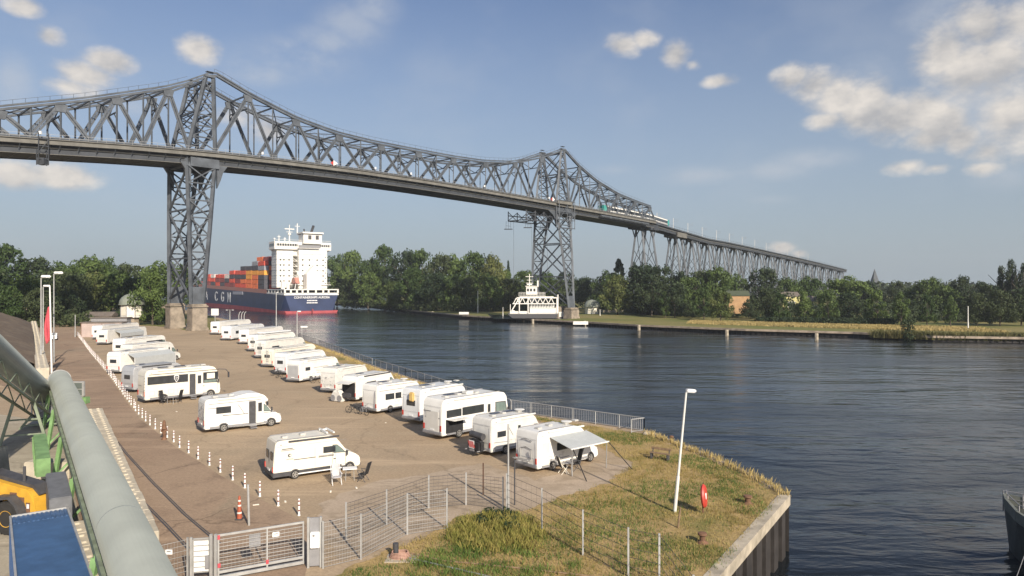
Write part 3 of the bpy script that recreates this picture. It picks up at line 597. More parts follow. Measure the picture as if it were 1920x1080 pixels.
for a, b in zip(ss, ss[1:]):
    mb.bar(B(a, -3.5, deck(a) + 1.1), B(b, -3.5, deck(b) + 1.1), .08); mb.bar(B(a, -3.5, deck(a)), B(a, -3.5, deck(a) + 1.1), .07)
VPt(mb, 'railing', M_steel)
trs = [(near_s(1222, -2.6), 11, 1), (near_s(1296, -2.6) if False else 246, 10, 1), (272, 10, 0)]
s = 272
while s < V1 - 20: s += 27; trs.append((s, 9, 0))
trs[0] = (203.5, 11, 1)
for i, (s, ln, big) in enumerate(trs):
    zt = deck(s) - 2.8; tr = bpy.data.objects.new('trestle', None); C.objects.link(tr); tr.parent = via
    gz = 10 + (FARZ - H0) / BS
    hh = zt - gz
    for so_ in (-1, 1):
        q = MB(); sp = .26 * hh * .5
        for t in (-1, 1):
            q.bar(B(s + so_ * ln * .42, t * 1.5, zt), B(s + so_ * ln * .55, t * (1.5 + sp), gz), .85)
        for k in range(3):
            a, b = (k + 1) / 4, (k + 2) / 4; A = lambda f, t: B(s + so_ * ln * lerp(.42, .55, f), t * (1.5 + sp * f), lerp(zt, gz, f))
            q.bar(A(a, -1), A(b, 1), .24); q.bar(A(a, 1), A(b, -1), .24); q.bar(A(b, -1), A(b, 1), .26)
        VPt(q, 'bent', M_steel, tr)
    q = MB()
    for t in (-1, 1):
        A = lambda f, so_: B(s + so_ * ln * lerp(.42, .55, f), t * (1.5 + sp * f), lerp(zt, gz, f))
        q.bar(A(.0, -1), A(.5, 1), .28); q.bar(A(0, 1), A(.5, -1), .28); q.bar(A(.5, -1), A(.5, 1), .3); q.bar(A(.5, -1), A(1, 1), .26); q.bar(A(.5, 1), A(1, -1), .26)
        q.bar(A(0, -1), A(0, 1), .6, 1.6)
        for so_ in (-1, 1): q.bar(A(.12, so_), B(s + so_ * ln * .16, t * 1.5, zt - .2), .45, .4); q.bar(A(.12, so_), B(s + so_ * ln * .62, t * 2.5, zt + .4), .4, .4)
    VPt(q, 'side_bracing', M_steel, tr)
    if big:
        q = MB()
        for t in (-3.4, 3.4): q.bar(B(s - ln * .75, t, zt + .5), B(s + ln * .7, t, zt + .5), .6, 2.6); 
        for k in (-.6, -.2, .2, .6): q.bar(B(s + ln * k, -3.7, zt - .3), B(s + ln * k, 3.7, zt - .3), .5, .6)
        VPt(q, 'bearing_girder', M_edge if i else M_steel2, tr)
mb = MB(); strip(mb, -7.2, -6.3, -2.2, -1.6, 160, 196); BP(mb, 'service_gantry', M_steel)
mb = MB(); q0 = 196.5
for s in (208, 228, 252, 276, 300, 326, 352, 380, 408, 436, 465, 495, 525, 555):   # catenary masts
    if s > V1: break
    p = MB(); p.bar(B(s, 3.4, deck(s)), B(s, 3.4, deck(s) + 7.5), .22); p.bar(B(s, 3.4, deck(s) + 6.6), B(s, .4, deck(s) + 6.9), .1); p.bar(B(s, 3.4, deck(s) + 5.6), B(s, .4, deck(s) + 6.0), .1)
    VPt(p, 'catenary_mast', M_lgrey)
# train crossing on to the truss
tr0 = B(172, 0, deck(172)); train = thing('train', 'white railcar train with teal ends running from the viaduct on to the bridge', 'train', tr0)
def TP(mb, name, m, **k):
    o = mb.build(name, m, origin=tr0, **k); o.parent = train; o.location = (0, 0, 0); return o
for c0, c1, e0, e1 in ((170, 189, 1, 0), (189.6, 208.6, 0, 0), (209.2, 232, 0, 1)):
    q = MB(); w = MB(); st = MB(); e = MB()
    n = 4
    for k in range(n):
        a, b = lerp(c0, c1, k / n), lerp(c0, c1, (k + 1) / n); 
        q.bar(B(a, 0, deck(a) + 2.6), B(b, 0, deck(b) + 2.6), 2.9, 2.9); w.bar(B(a, 0, deck(a) + 2.75), B(b, 0, deck(b) + 2.75), 2.96, 1.5)
        st.bar(B(a, 0, deck(a) + 1.45), B(b, 0, deck(b) + 1.45), 2.97, .5); e.bar(B(a, 0, deck(a) + 4.1), B(b, 0, deck(b) + 4.1), 2.2, .35)
    body = TP(q, 'carriage', M_white); 
    for mb_, nm, mm in ((w, 'window_band', M_glass), (st, 'skirt_stripe', M_grey), (e, 'roof_unit', M_grey)):
        o = TP(mb_, nm, mm)
    for fl, s0_, s1_ in ((e0, c0 - .3, c0 + 2.0), (e1, c1 - 2.0, c1 + .3)):
        if fl: q = MB(); q.bar(B(s0_, 0, deck(s0_) + 2.62), B(s1_, 0, deck(s1_) + 2.62), 3.0, 3.02); TP(q, 'cab_end', M_teal)

# ------------------------------------------------------------ motorhomes, vans and caravans
def wheel(parent, x, y, side, r, w=.2, name='wheel'):
    e = bpy.data.objects.new(name, None); C.objects.link(e); e.parent = parent; e.location = (x, y, r)
    t = MB(); t.lathe((0, 0, 0), [(r * .62, -w / 2), (r * .95, -w / 2), (r, -w * .35), (r, w * .35), (r * .95, w / 2), (r * .62, w / 2)], 22)
    o = t.build('tyre', M_rub, e, smooth=True); o.rotation_euler = (rad(90), 0, 0)
    t = MB(); t.lathe((0, 0, 0), [(r * .6, -w / 2 + .01), (r * .66, w / 2 + .012), (r * .55, w / 2 + .015), (r * .45, w / 2 - .03), (r * .16, w / 2 - .02), (r * .14, w / 2 + .01)], 18)
    for k in range(5):
        a = 2 * math.pi * k / 5; t.bar((r * .12 * math.cos(a), r * .12 * math.sin(a), w / 2), (r * .58 * math.cos(a), r * .58 * math.sin(a), w / 2), .06, .03)
    o = t.build('rim', M_rim, e); o.rotation_euler = (rad(90 if side < 0 else -90), 0, 0)
    return e
def vehicle(kind, rn, fn, H, W, label, name='motorhome', cat='motorhome', body=None, wins=None, door=None, dooropen=False, rearwin=True, hatches=3, solar=1, awn='w',
            stripe=None, bikes=0, far=False, dish=False, ac=False, group='motorhomes parked in two rows on the lot', open_door=False, mirrorbig=False, color_low=None):
    P0, P1 = G(*rn), G(*fn); u = (P1 - P0); L = u.length; u.normalize(); lf = Vector((-u.y, u.x, 0)); c = P0 + lf * (W / 2)
    r = thing(name, label, cat, c, math.atan2(u.y, u.x), group); k = H / 2.9; h = W / 2; bm_ = body or M_white
    def pb(mb, nm, m, bev=0.0, par=r, **kw): return mb.build(nm, m, par, bevel=bev, **kw)
    z0 = .32 * k; cab = kind in ('semi', 'alcove', 'van')
    if kind == 'semi':
        prof = [(0, z0), (-.02, H * .5), (.02, H - .22 * k), (.18 * k, H - .02), (.5 * k, H), (L - 2.7 * k, H), (L - 2.1 * k, H - .08 * k), (L - 1.6 * k, H - .40 * k), (L - 1.42 * k, H - .72 * k), (L - .82 * k, 1.30 * k), (L - .30 * k, 1.06 * k), (L - .06 * k, .86 * k), (L, .42 * k), (L - .15 * k, .26 * k), (L - 1.8 * k, .26 * k)]
        ws = ((L - 1.42 * k, H - .74 * k), (L - .84 * k, 1.33 * k))
    elif kind == 'alcove':
        prof = [(0, z0), (-.02, H * .5), (.02, H - .38 * k), (.18 * k, H - .18 * k), (L - 3.9 * k, H - .16 * k), (L - 3.4 * k, H - .06 * k), (L - 2.8 * k, H + .04), (L - 2.0 * k, H), (L - 1.45 * k, H - .22 * k), (L - 1.16 * k, H - .52 * k), (L - 1.10 * k, H - .72 * k), (L - 1.42 * k, H - .82 * k), (L - .82 * k, 1.30 * k), (L - .28 * k, 1.04 * k), (L - .05 * k, .84 * k), (L, .42 * k), (L - .15 * k, .26 * k), (L - 1.8 * k, .26 * k)]
        ws = ((L - 1.38 * k, H - .86 * k), (L - .84 * k, 1.33 * k))
    elif kind == 'aclass':
        prof = [(0, z0), (-.02, H * .5), (.03, H - .30 * k), (.22 * k, H - .03), (.6 * k, H), (L - 1.2 * k, H), (L - .55 * k, H - .12 * k), (L - .28 * k, H - .42 * k), (L - .08 * k, 1.35 * k), (L, 1.1 * k), (L, .4 * k), (L - .12 * k, .28 * k)]
        ws = ((L - .27 * k, H - .48 * k), (L - .10 * k, 1.42 * k))
    elif kind == 'van':
        prof = [(0, z0), (-.02, 1.0 * k), (.10, H - .25 * k), (.22 * k, H - .05), (.6 * k, H), (L - 2.5 * k, H), (L - 2.0 * k, H - .12 * k), (L - 1.05 * k, 1.55 * k), (L - .42 * k, 1.30 * k), (L - .06 * k, 1.02 * k), (L, .5 * k), (L - .12 * k, .30 * k)]
        ws = ((L - 1.94 * k, H - .20 * k), (L - 1.10 * k, 1.60 * k))
    else:
        prof = [(.08, z0), (0, 1.1 * k), (.04, H - .35 * k), (.22 * k, H - .05), (.5 * k, H), (L - .9 * k, H - .02), (L - .35 * k, H - .35 * k), (L - .05, 1.25 * k), (L, .8 * k), (L - .15, z0)]
        ws = None
    b = MB(); b.prism(prof, -h, h); pb(b, 'body', bm_, .055 * k, smooth=True)
    # lower skirt
    b = MB(); b.box((L * .46, 0, z0 + .10 * k), (L * .80, W + .012, .20 * k)); pb(b, 'skirt', M_dark if kind == 'van' else (color_low or M_grey), .01)
    # wheels in dark arches
    wr = .335 * k; xs = {'caravan': [L * .46]}.get(kind, [L * .235, L - .88 * k])
    for x in xs:
        for sd in (-1, 1):
            if far and sd > 0: continue
            a = MB(); n = 16; a.prism([(x + (wr * 1.22) * math.cos(math.pi * i / n), wr + .0 + (wr * 1.2) * math.sin(math.pi * i / n)) for i in range(n + 1)] + [(x - wr * 1.22, wr * .75), (x + wr * 1.22, wr * .75)], sd * (h - .2), sd * (h + .004)); pb(a, 'wheel_arch', M_dark)
            wheel(r, x, sd * (h - .085), sd, wr)
    def pane(x0, x1, za, zb, side=-1, glass=None, fr=M_dark, nm='window', split=0):
        e = MB(); e.box(((x0 + x1) / 2, side * (h + .004), (za + zb) / 2), (x1 - x0, .03, zb - za)); f = pb(e, nm, fr, .012)
        g = MB(); y = side * (h + .021)
        g.box(((x0 + x1) / 2, y, (za + zb) / 2), (x1 - x0 - .07 * k, .012, zb - za - .07 * k)); o = g.build('pane', glass or M_glass, f); return f
    wz = (1.32 * k, 1.92 * k)
    for w_ in (wins if wins is not None else [(.16, .34), (.48, .60)]):
        x0, x1 = w_[0] * L, w_[1] * L; za, zb = (w_[2] * k, w_[3] * k) if len(w_) > 3 else wz
        pane(x0, x1, za, zb, -1, M_glass)
    if not far: pane(.3 * L, .5 * L, *wz, side=1)
    if door:
        x0, x1 = door[0] * L, door[1] * L; q = MB(); q.box(((x0 + x1) / 2, -h, (.42 + 2.28) / 2 * k), (x1 - x0, .05, 1.86 * k))
        d = pb(q, 'door', M_dark if open_door else M_white2, .02)
        if open_door:
            q = MB(); q.box((x1 + .32 * k, -h - .06, 1.35 * k), (.60 * k, .05, 1.84 * k)); lf_ = q.build('door_leaf', M_white2, d, bevel=.015)
            q = MB(); q.box((x1 + .32 * k, -h - .10, 1.75 * k), (.30 * k, .03, .72 * k)); q.build('door_window', M_glass, d)
            q = MB(); q.box(((x0 + x1) / 2, -h - .18, .26 * k), (x1 - x0, .34, .05)); q.box(((x0 + x1) / 2, -h - .32, .12 * k), (x1 - x0, .3, .05)); pb(q, 'step', M_grey, .01)
        else:
            q = MB(); q.box(((x0 + x1) / 2, -h - .028, 1.78 * k), ((x1 - x0) * .55, .02, .6 * k)); q.build('door_window', M_glass, d)
            q = MB(); q.box((x0 + .09 * k, -h - .04, 1.25 * k), (.05, .05, .14)); q.build('handle', M_dark, d)
    if ws:                                            # windscreen and cab door glass
        (xa, za), (xb, zb) = ws; v = Vector((xb - xa, 0, zb - za)).normalized(); nn = Vector((-v.z, 0, v.x)) * .012
        if nn.x < 0: nn = -nn
        q = MB(); y = h - .14 * k; a = [Vector((xa, -y, za)), Vector((xa, y, za)), Vector((xb, y, zb)), Vector((xb, -y, zb))]
        q.add([p - nn * 2 for p in a] + [p + nn for p in a], [(0, 1, 2, 3), (7, 6, 5, 4), (0, 4, 5, 1), (1, 5, 6, 2), (2, 6, 7, 3), (3, 7, 4, 0)]); pb(q, 'windscreen', M_glass)
        q = MB()
        if kind == 'aclass': cw = [(L - 1.55 * k, 1.38 * k), (L - .26 * k, 1.34 * k), (L - .42 * k, 2.12 * k), (L - 1.55 * k, 2.16 * k)]
        elif kind == 'van': cw = [(L - 2.15 * k, 1.55 * k), (L - 1.18 * k, 1.50 * k), (L - 1.45 * k, 1.80 * k), (L - 1.86 * k, 2.16 * k), (L - 2.22 * k, 2.18 * k)]
        else: cw = [(L - 1.75 * k, 1.34 * k), (L - .90 * k, 1.30 * k), (L - 1.12 * k, 1.62 * k), (L - 1.42 * k, 1.94 * k), (L - 1.82 * k, 1.96 * k)]
        for sd in (-1, 1):
            if far and sd > 0: continue
            q = MB(); q.prism(cw, sd * (h - .03), sd * (h + .010)); f = pb(q, 'cab_window', M_dark)
            cx = sum(p[0] for p in cw) / len(cw); cz = sum(p[1] for p in cw) / len(cw); q = MB(); q.prism([(cx + (a - cx) * .86, cz + (c_ - cz) * .84) for a, c_ in cw], sd * (h), sd * (h + .016)); q.build('pane', M_glass2, f)
            mx_ = cw[1][0] + .02; q = MB(); q.box((mx_, sd * (h + .16), 1.50 * k), (.09, .20, .34 * k)); q.bar((mx_ - .02, sd * h, 1.38 * k), (mx_, sd * (h + .15), 1.45 * k), .05)
            pb(q, 'mirror', M_dark, .02)
            hl = MB(); hl.box((L - .05 * k - (.12 * k if cab else 0), sd * (h - .16), .92 * k if cab else .72 * k), (.20 * k, .26, .16 * k)); pb(hl, 'headlight', M_hatch, .03)
        q = MB(); q.box((L - .01, 0, .42 * k), (.10, W * .92, .22 * k)); q.box((L + .0, 0, .72 * k), (.05, W * .42, .12 * k)); pb(q, 'front_bumper', M_dark, .02)
        q = MB(); xd = cw[0][0] - .06 * k; q.box((xd, -h - .002, 1.0 * k), (.015, .012, 1.5 * k)); q.box((cw[1][0] - .02, -h - .002, .9 * k), (.015, .012, .8 * k)); q.box((xd + .12, -h - .012, 1.12 * k), (.14, .03, .05)); pb(q, 'cab_door_gap', M_dark)
    else:
        q = MB(); q.bar((L - .1, -.35, .42 * k), (L + .75, 0, .42 * k), .07); q.bar((L - .1, .35, .42 * k), (L + .75, 0, .42 * k), .07); q.box((L + .28, 0, .62 * k), (.25, .5, .3)); q.tube((L + .7, 0, 0), (L + .7, 0, .55 * k), .04); pb(q, 'drawbar', M_dark)
    # rear
    q = MB(); q.box((-.04, 0, .48 * k), (.12, W * .97, .20 * k)); pb(q, 'rear_bumper', M_grey if kind != 'van' else M_dark, .03)
    for sd in (-1, 1):
        q = MB(); q.box((-.03, sd * (h - .13 * k), .86 * k), (.05, .15 * k, .40 * k)); pb(q, 'tail_light', M_red, .01)
    q = MB(); q.box((-.05, 0, .70 * k), (.03, .46, .12)); pb(q, 'number_plate', M_letter)
    if kind == 'van':
        q = MB(); q.box((-.005, 0, 1.2 * k), (.02, .02, 1.7 * k)); pb(q, 'rear_door_gap', M_dark)
        for sd in (-1, 1): q = MB(); q.box((.03, sd * h * .48, 1.75 * k), (.05, h * .52, .62 * k)); pb(q, 'rear_window', M_glass, .01)
    elif rearwin:
        q = MB(); q.box((-.01, 0, 1.72 * k), (.05, W * .46, .46 * k)); f = pb(q, 'rear_window', M_dark, .012); q = MB(); q.box((-.042, 0, 1.72 * k), (.014, W * .42, .38 * k)); q.build('pane', M_glass, f)
    if bikes:
        q = MB()
        for y in (-.5 * h, .5 * h): q.bar((-.06, y, .9 * k), (-.12, y, 1.6 * k), .05); q.bar((-.1, y, .9 * k), (-.55, y, .92 * k), .05)
        q.bar((-.3, -.7 * h, .92 * k), (-.3, .7 * h, .92 * k), .05); q.bar((-.5, -.7 * h, .92 * k), (-.5, .7 * h, .92 * k), .05); pb(q, 'bike_rack', M_lgrey)
    # roof furniture
    zr = H - (.16 * k if kind == 'alcove' else 0)
    for i in range(hatches):
        x = L * (.16 + .22 * i); q = MB(); q.box((x, (.18 if i % 2 else -.12) * W * .5, zr + .05), (.42 * k, .42 * k, .10)); pb(q, 'roof_hatch', M_hatch, .025)
    for i in range(solar):
        q = MB(); q.box((L * (.30 + .22 * i), .23 * W, zr + .05), (.95 * k, .5 * k, .035)); pb(q, 'solar_panel', M_solar, .006)
    if ac: q = MB(); q.box((L * .5, .0, zr + .10), (.75 * k, .6 * k, .2)); pb(q, 'air_conditioner', M_white2, .06)
    if dish: q = MB(); q.lathe((L * .62, -.1, zr + .02), [(.06, 0), (.06, .06), (.36, .12), (.33, .16)], 18); pb(q, 'satellite_dish', M_white2)
    for sd in (-1, 1): pass
    q = MB()
    for sd in (-1, 1): q.bar((.3 * k, sd * (h - .12), zr + .03), (L - 2.6 * k if cab else L - 1.0, sd * (h - .12), zr + .03), .04)
    pb(q, 'roof_rail', M_grey)
    if awn:
        q = MB(); q.box((L * .45, -h - .03, zr - .10 * k), (L * .58, .11, .12 * k)); pb(q, 'awning_case', M_dark if awn == 'd' else M_white2, .02)
    q = MB(); rr = random.Random(int(rn[0] * 7 + rn[1])); yy = -h - .003
    q.box((L * .44, yy, .62 * k), (L * .84, .006, .012)); q.box((L * .44, yy, H - .42 * k), (L * .80, .006, .010))
    if kind != 'van':
        for _ in range(3):
            x_ = L * rr.uniform(.06, .62); q2 = rr.uniform(.35, .6) * k; z_ = rr.uniform(.66, .72) * k
            q.box((x_, yy, z_), (q2, .006, .012)); q.box((x_, yy, z_ + .36 * k), (q2, .006, .012)); q.box((x_ - q2 / 2, yy, z_ + .18 * k), (.012, .006, .36 * k)); q.box((x_ + q2 / 2, yy, z_ + .18 * k), (.012, .006, .36 * k))
        q.box((-.022, 0, H - .55 * k), (.006, W * .9, .014)); q.box((-.022, -h + .24 * k, 1.4 * k), (.006, .014, 1.6 * k)); q.box((-.022, h - .24 * k, 1.4 * k), (.006, .014, 1.6 * k)); q.box((-.022, 0, 1.0 * k), (.006, W * .7, .012))
    else:
        for x_ in (.46, .70): q.box((L * x_, yy, 1.25 * k), (.014, .006, 1.7 * k))
    q.box((L * .08, yy, H - .3 * k), (.10, .02, .05)); pb(q, 'panel_seams', M_grey)
    q = MB(); q.box((L * .40, yy - .002, 1.15 * k), (.24 * k, .012, .18 * k)); pb(q, 'vent_grille', M_white2)
    if stripe:
        for (x0, x1, za, zb, m) in stripe:
            q = MB(); a = [(x0 * L, za * k), (x1 * L, zb * k)]; q.bar((a[0][0], -h - .004, a[0][1]), (a[1][0], -h - .004, a[1][1]), .012, .055 * k, up=(0, 0, 1)); pb(q, 'stripe', m)
    r['_L'] = 0; del r['_L']
    return r, L, k, h
V = {}
D_, Gy = M_dark, M_grey
# right hand row, nearest first
V['r1'] = vehicle('semi', (1008, 889), (1122, 862), 2.45, 1.95, 'white motorhome nearest the canal lamp with its awning pulled out over camping chairs', wins=[(.30, .50, 1.35, 1.9)], door=(.56, .66), hatches=4, solar=0, dish=True, awn='w', bikes=1, rearwin=False, stripe=[(.1, .5, .8, .8, Gy)])
V['r2'] = vehicle('semi', (921, 857), (1030, 833), 2.45, 1.95, 'white motorhome with a bagged load and red striped warning board on its rear', wins=[(.10, .24, 1.4, 1.85), (.5, .6, 1.5, 1.9)], door=(.42, .5), hatches=3, solar=2, dish=True, rearwin=False, stripe=[(.04, .30, 1.05, .95, Gy), (.28, .36, 2.1, 1.35, Gy)], body=M_whiteb)
V['r3'] = vehicle('aclass', (829, 827), (955, 801), 2.95, 2.15, 'large white motorhome with open rear garage and long dark side windows', wins=[(.06, .27, 1.55, 2.1), (.28, .60, 1.55, 2.15)], door=(.64, .71), hatches=3, solar=2, rearwin=False, ac=True)
V['r4'] = vehicle('semi', (788, 797), (893, 774), 2.85, 2.1, 'white motorhome of which mostly the roof shows behind the large one', hatches=4, solar=1, dish=True, far=True, body=M_whitec)
V['r5'] = vehicle('semi', (707, 778), (806, 760), 2.55, 2.0, 'white motorhome with a plain curved grey rear wall beside the lone bicycle', wins=[(.15, .31), (.33, .44)], door=None, hatches=3, solar=1, dish=True, rearwin=False, stripe=[(.35, .75, 1.35, 1.22, Gy), (.04, .72, 2.28, 2.3, Gy)])
V['r6'] = vehicle('van', (668, 755), (752, 737), 2.5, 1.85, 'white camper van with its dark tailgate raised and a black awning case', name='camper_van', cat='camper van', wins=[(.22, .42, 1.6, 2.1)], awn='d', hatches=1, solar=1)
V['r7'] = vehicle('semi', (630, 739), (702, 724), 2.65, 2.05, 'white motorhome with embossed rear wall and one square window, beside the white covered bicycles', wins=[(.16, .32)], hatches=2, solar=1, rearwin=False, stripe=[(.04, .6, 1.05, 1.05, Gy)], body=M_whiteb)
V['r8'] = vehicle('semi', (562, 719), (646, 704), 2.6, 2.0, 'white motorhome with grey rear panel, small square window and wavy side lines', wins=[(.12, .22, 1.5, 1.95)], hatches=3, solar=1, rearwin=False, stripe=[(.30, .62, 1.75, 1.8, Gy), (.34, .66, 1.4, 1.1, Gy), (.36, .7, 1.05, 1.02, Gy)])
V['r9'] = vehicle('semi', (537, 704), (622, 690), 2.75, 2.0, 'white motorhome with round roof dish behind the one with wavy side lines', wins=[(.08, .16)], hatches=2, solar=2, dish=True, far=True, body=M_whitec)
V['r10'] = vehicle('alcove', (512, 690), (600, 676), 2.7, 2.0, 'white motorhome with a dark rear door beside the bicycles under cover', wins=[(.1, .2), (.4, .55)], hatches=3, solar=1, far=True, body=M_cream)
V['r11'] = vehicle('semi', (497, 673), (580, 661), 2.8, 2.0, 'white motorhome with rear ladder, second behind the covered bicycles', wins=[(.15, .3)], hatches=3, solar=1, far=True, body=M_whiteb)
V['r11b'] = vehicle('semi', (483, 660), (562, 649), 2.9, 2.0, 'white motorhome with a long flat roof box and ladder, middle of the right hand row', wins=[(.2, .35)], hatches=2, solar=1, far=True)
V['r12'] = vehicle('caravan', (466, 646), (532, 636), 2.9, 2.1, 'white rounded caravan with one small side window, third from the bridge pier', name='caravan', cat='caravan', wins=[(.1, .3)], hatches=2, solar=0, far=True)
V['r13'] = vehicle('semi', (433, 639), (502, 630), 3.0, 2.2, 'white motorhome with a small square rear side window, second from the bridge pier', wins=[(.12, .26)], hatches=2, solar=1, far=True, body=M_whitec)
V['r14'] = vehicle('semi', (411, 628), (476, 620), 3.1, 2.2, 'white motorhome at the far end of the right hand row nearest the bridge pier', wins=[(.3, .5)], hatches=2, solar=0, far=True)
# left hand row, nearest first
V['l1'] = vehicle('van', (513, 904), (676, 880), 2.28, 1.9, 'white camper van with round emblem and dark grey lower sides, beside two folding chairs', name='camper_van', cat='camper van', body=M_cream, wins=[(.555, .70, 1.62, 2.1)], awn='d', hatches=2, solar=0, group='motorhomes parked in two rows on the lot',
                  stripe=[(.09, .21, 2.28, 2.28, D_), (.08, .23, 2.18, 2.18, Gy), (.22, .47, 1.42, 1.42, D_), (.50, .68, 1.38, 1.38, D_), (.50, .68, 1.46, 1.46, Gy)])
V['l2'] = vehicle('alcove', (384, 814), (528, 797), 2.75, 2.0, 'white motorhome with humped roof over the cab and an open side door with pink towel', wins=[(.14, .33, 1.5, 2.05), (.79, .82, 1.8, 2.15)], door=(.56, .65), open_door=True, hatches=2, solar=0, rearwin=False, body=M_white,
                  stripe=[(.22, .55, 1.33, 1.28, D_), (.03, .14, 1.98, 1.98, Gy), (.42, .50, 2.1, 1.3, Gy), (.05, .72, 2.32, 2.36, Gy), (.70, .92, 1.22, 1.22, Gy)])
V['l3'] = vehicle('aclass', (272, 758), (413, 743), 3.2, 2.15, 'large cream motorhome with shield emblem on its dark window band and open door', body=M_cream, wins=[(.03, .555, 1.62, 2.32), (.76, .97, 1.62, 2.34)], door=(.575, .655), open_door=True, hatches=4, solar=2, rearwin=False, awn='w', stripe=[(.05, .98, 2.48, 2.52, D_)], mirrorbig=True)
V['l4'] = vehicle('caravan', (250, 737), (345, 724), 2.75, 2.1, 'grey shaded caravan with black edging squeezed behind the large cream motorhome', name='caravan', cat='caravan', body=M_silver, hatches=1, solar=1, awn='d', rearwin=True, far=True)
V['l5'] = vehicle('caravan', (225, 702), (318, 688), 2.8, 2.1, 'white caravan with a grey awning wall along its side', name='caravan', cat='caravan', wins=[], hatches=2, solar=1, awn='w')
V['l6'] = vehicle('semi', (247, 686), (339, 674), 2.95, 2.1, 'white motorhome whose cab and front wheel stick out right, middle of the left row', wins=[(.18, .30), (.60, .68)], hatches=3, solar=0, door=(.72, .77), stripe=[(.35, .6, 1.5, 1.4, Gy)], body=M_whiteb)
V['l7'] = vehicle('aclass', (234, 671), (312, 660), 3.0, 2.2, 'white motorhome with dark windscreen band, behind the one whose cab sticks out', wins=[(.1, .25), (.5, .9, 1.8, 2.2)], hatches=3, solar=1, far=True)
V['l8'] = vehicle('caravan', (201, 647), (276, 637), 2.9, 2.2, 'white caravan with a grey open awning tent on its side, second from the pink container', name='caravan', cat='caravan', wins=[], hatches=1, solar=0, awn='w', body=M_whiteb)
V['l9'] = vehicle('caravan', (191, 637), (262, 628), 3.0, 2.2, 'plain white caravan end nearest the pink container', name='caravan', cat='caravan', wins=[(.2, .4)], hatches=1, solar=0, far=True)

def part(v, mb, nm, m, **k): return mb.build(nm, m, v[0], **k)
# --- extras on single vehicles
r, L, k, h = V['r3']                                  # open garage hatch, ladder bag, tail details
q = MB(); q.box((L * .17, -h - .004, .95 * k), (L * .24, .03, .98 * k)); part(V['r3'], q, 'garage_opening', M_black)  # black panel paints the darkness inside the open garage
q = MB(); q.box((L * .18, -h - .38, 1.44 * k), (L * .23, .78, .05)); part(V['r3'], q, 'garage_hatch', M_white2, bevel=.015)
q = MB(); q.bar((-.05, .15, 2.0 * k), (-.05, h * .9, 2.0 * k), .03); q.box((-.02, 0, 1.55 * k), (.03, W_ := 1.7, .03)); part(V['r3'], q, 'rear_trim', M_dark)
q = MB(); q.box((-.02, 0, 1.25 * k), (.04, h * 1.3, 1.5 * k)); part(V['r3'], q, 'rear_panel', M_white2, bevel=.02)
r, L, k, h = V['r1']
q = MB(); P = [(L * .18, -h - .05, 2.44 * k), (L * .78, -h - .05, 2.44 * k), (L * .80, -h - 1.75, 1.92 * k), (L * .20, -h - 1.75, 1.92 * k)]
q.add(P + [(a, b_, c_ - .03) for a, b_, c_ in P], [(0, 1, 2, 3), (7, 6, 5, 4), (0, 4, 5, 1), (1, 5, 6, 2), (2, 6, 7, 3), (3, 7, 4, 0)]); aw = part(V['r1'], q, 'awning', M_awn)
q = MB(); q.bar((L * .19, -h - 1.77, 1.91 * k), (L * .81, -h - 1.77, 1.91 * k), .07); q.build('front_bar', M_white, aw)
for x in (.22, .78): q = MB(); q.bar((L * x, -h - 1.74, 1.9 * k), (L * x, -h - 1.70, 0), .04); q.build('awning_pole', M_lgrey, aw)
for x, dx in ((.22, -.15), (.80, .8)): q = MB(); q.bar((L * x, -h - 1.78, 1.9 * k), (L * x + dx, -h - 3.0, .0), .045); q.build('guy_strap', M_black, aw)
q = MB(); q.box((L * .13, -h - .012, 1.3 * k), (.10 * L, .02, 1.6 * k)); part(V['r1'], q, 'side_flap', M_cream)
q = MB()
for z in (1.6, 2.2): q.path([(-.03, -h * .5, z * k), (-.05, 0, z * k + .12), (-.03, h * .5, z * k)], .02, 5)
part(V['r1'], q, 'rear_grab_rails', M_grey)
r, L, k, h = V['r2']
q = MB(); q.box((-.55, -.1, .85 * k), (.5, 1.3, .75)); part(V['r2'], q, 'bagged_load', M_black, bevel=.12)
q = MB(); q.tube((-.4, -.65, 1.55 * k), (-.4, .55, 1.62 * k), .22, 12); part(V['r2'], q, 'rolled_tarp', M_dark, smooth=True)
q = MB(); q.box((-.82, .05, .95 * k), (.02, .52, .52)); wb = part(V['r2'], q, 'warning_board', M_letter)
q = MB()
for i in range(-2, 3): q.bar((-.835, .05 + i * .12 - .1, .95 * k - .2 ), (-.835, .05 + i * .12 + .1, .95 * k + .2), .012, .055, up=(0, 1, 0))
q.build('red_stripes', M_red, wb)
q = MB(); q.box((-.83, 0, .52 * k), (.03, .45, .12)); q.bar((-.1, -.6, .5 * k), (-.9, -.6, .5 * k), .06); q.bar((-.1, .6, .5 * k), (-.9, .6, .5 * k), .06); part(V['r2'], q, 'carrier_frame', M_grey)
r, L, k, h = V['r6']                                  # raised tailgate
q = MB(); q.add([(0, -h * .9, 2.35 * k), (0, h * .9, 2.35 * k), (-1.0, h * .9, 2.2 * k), (-1.0, -h * .9, 2.2 * k), (0, -h * .9, 2.30 * k), (0, h * .9, 2.30 * k), (-1.0, h * .9, 2.14 * k), (-1.0, -h * .9, 2.14 * k)], [(0, 1, 2, 3), (7, 6, 5, 4), (0, 4, 5, 1), (1, 5, 6, 2), (2, 6, 7, 3), (3, 7, 4, 0)]); tg = part(V['r6'], q, 'tailgate', M_white2)
q = MB(); q.box((-.03, 0, 1.3 * k), (.05, h * 1.7, 1.7 * k)); part(V['r6'], q, 'open_rear', M_black)
q = MB(); q.box((-.25, .1, .75 * k), (.45, h * 1.1, .5)); part(V['r6'], q, 'luggage', M_dark, bevel=.08)
r, L, k, h = V['l3']                                  # shield emblem, chairs shade, mirror arm
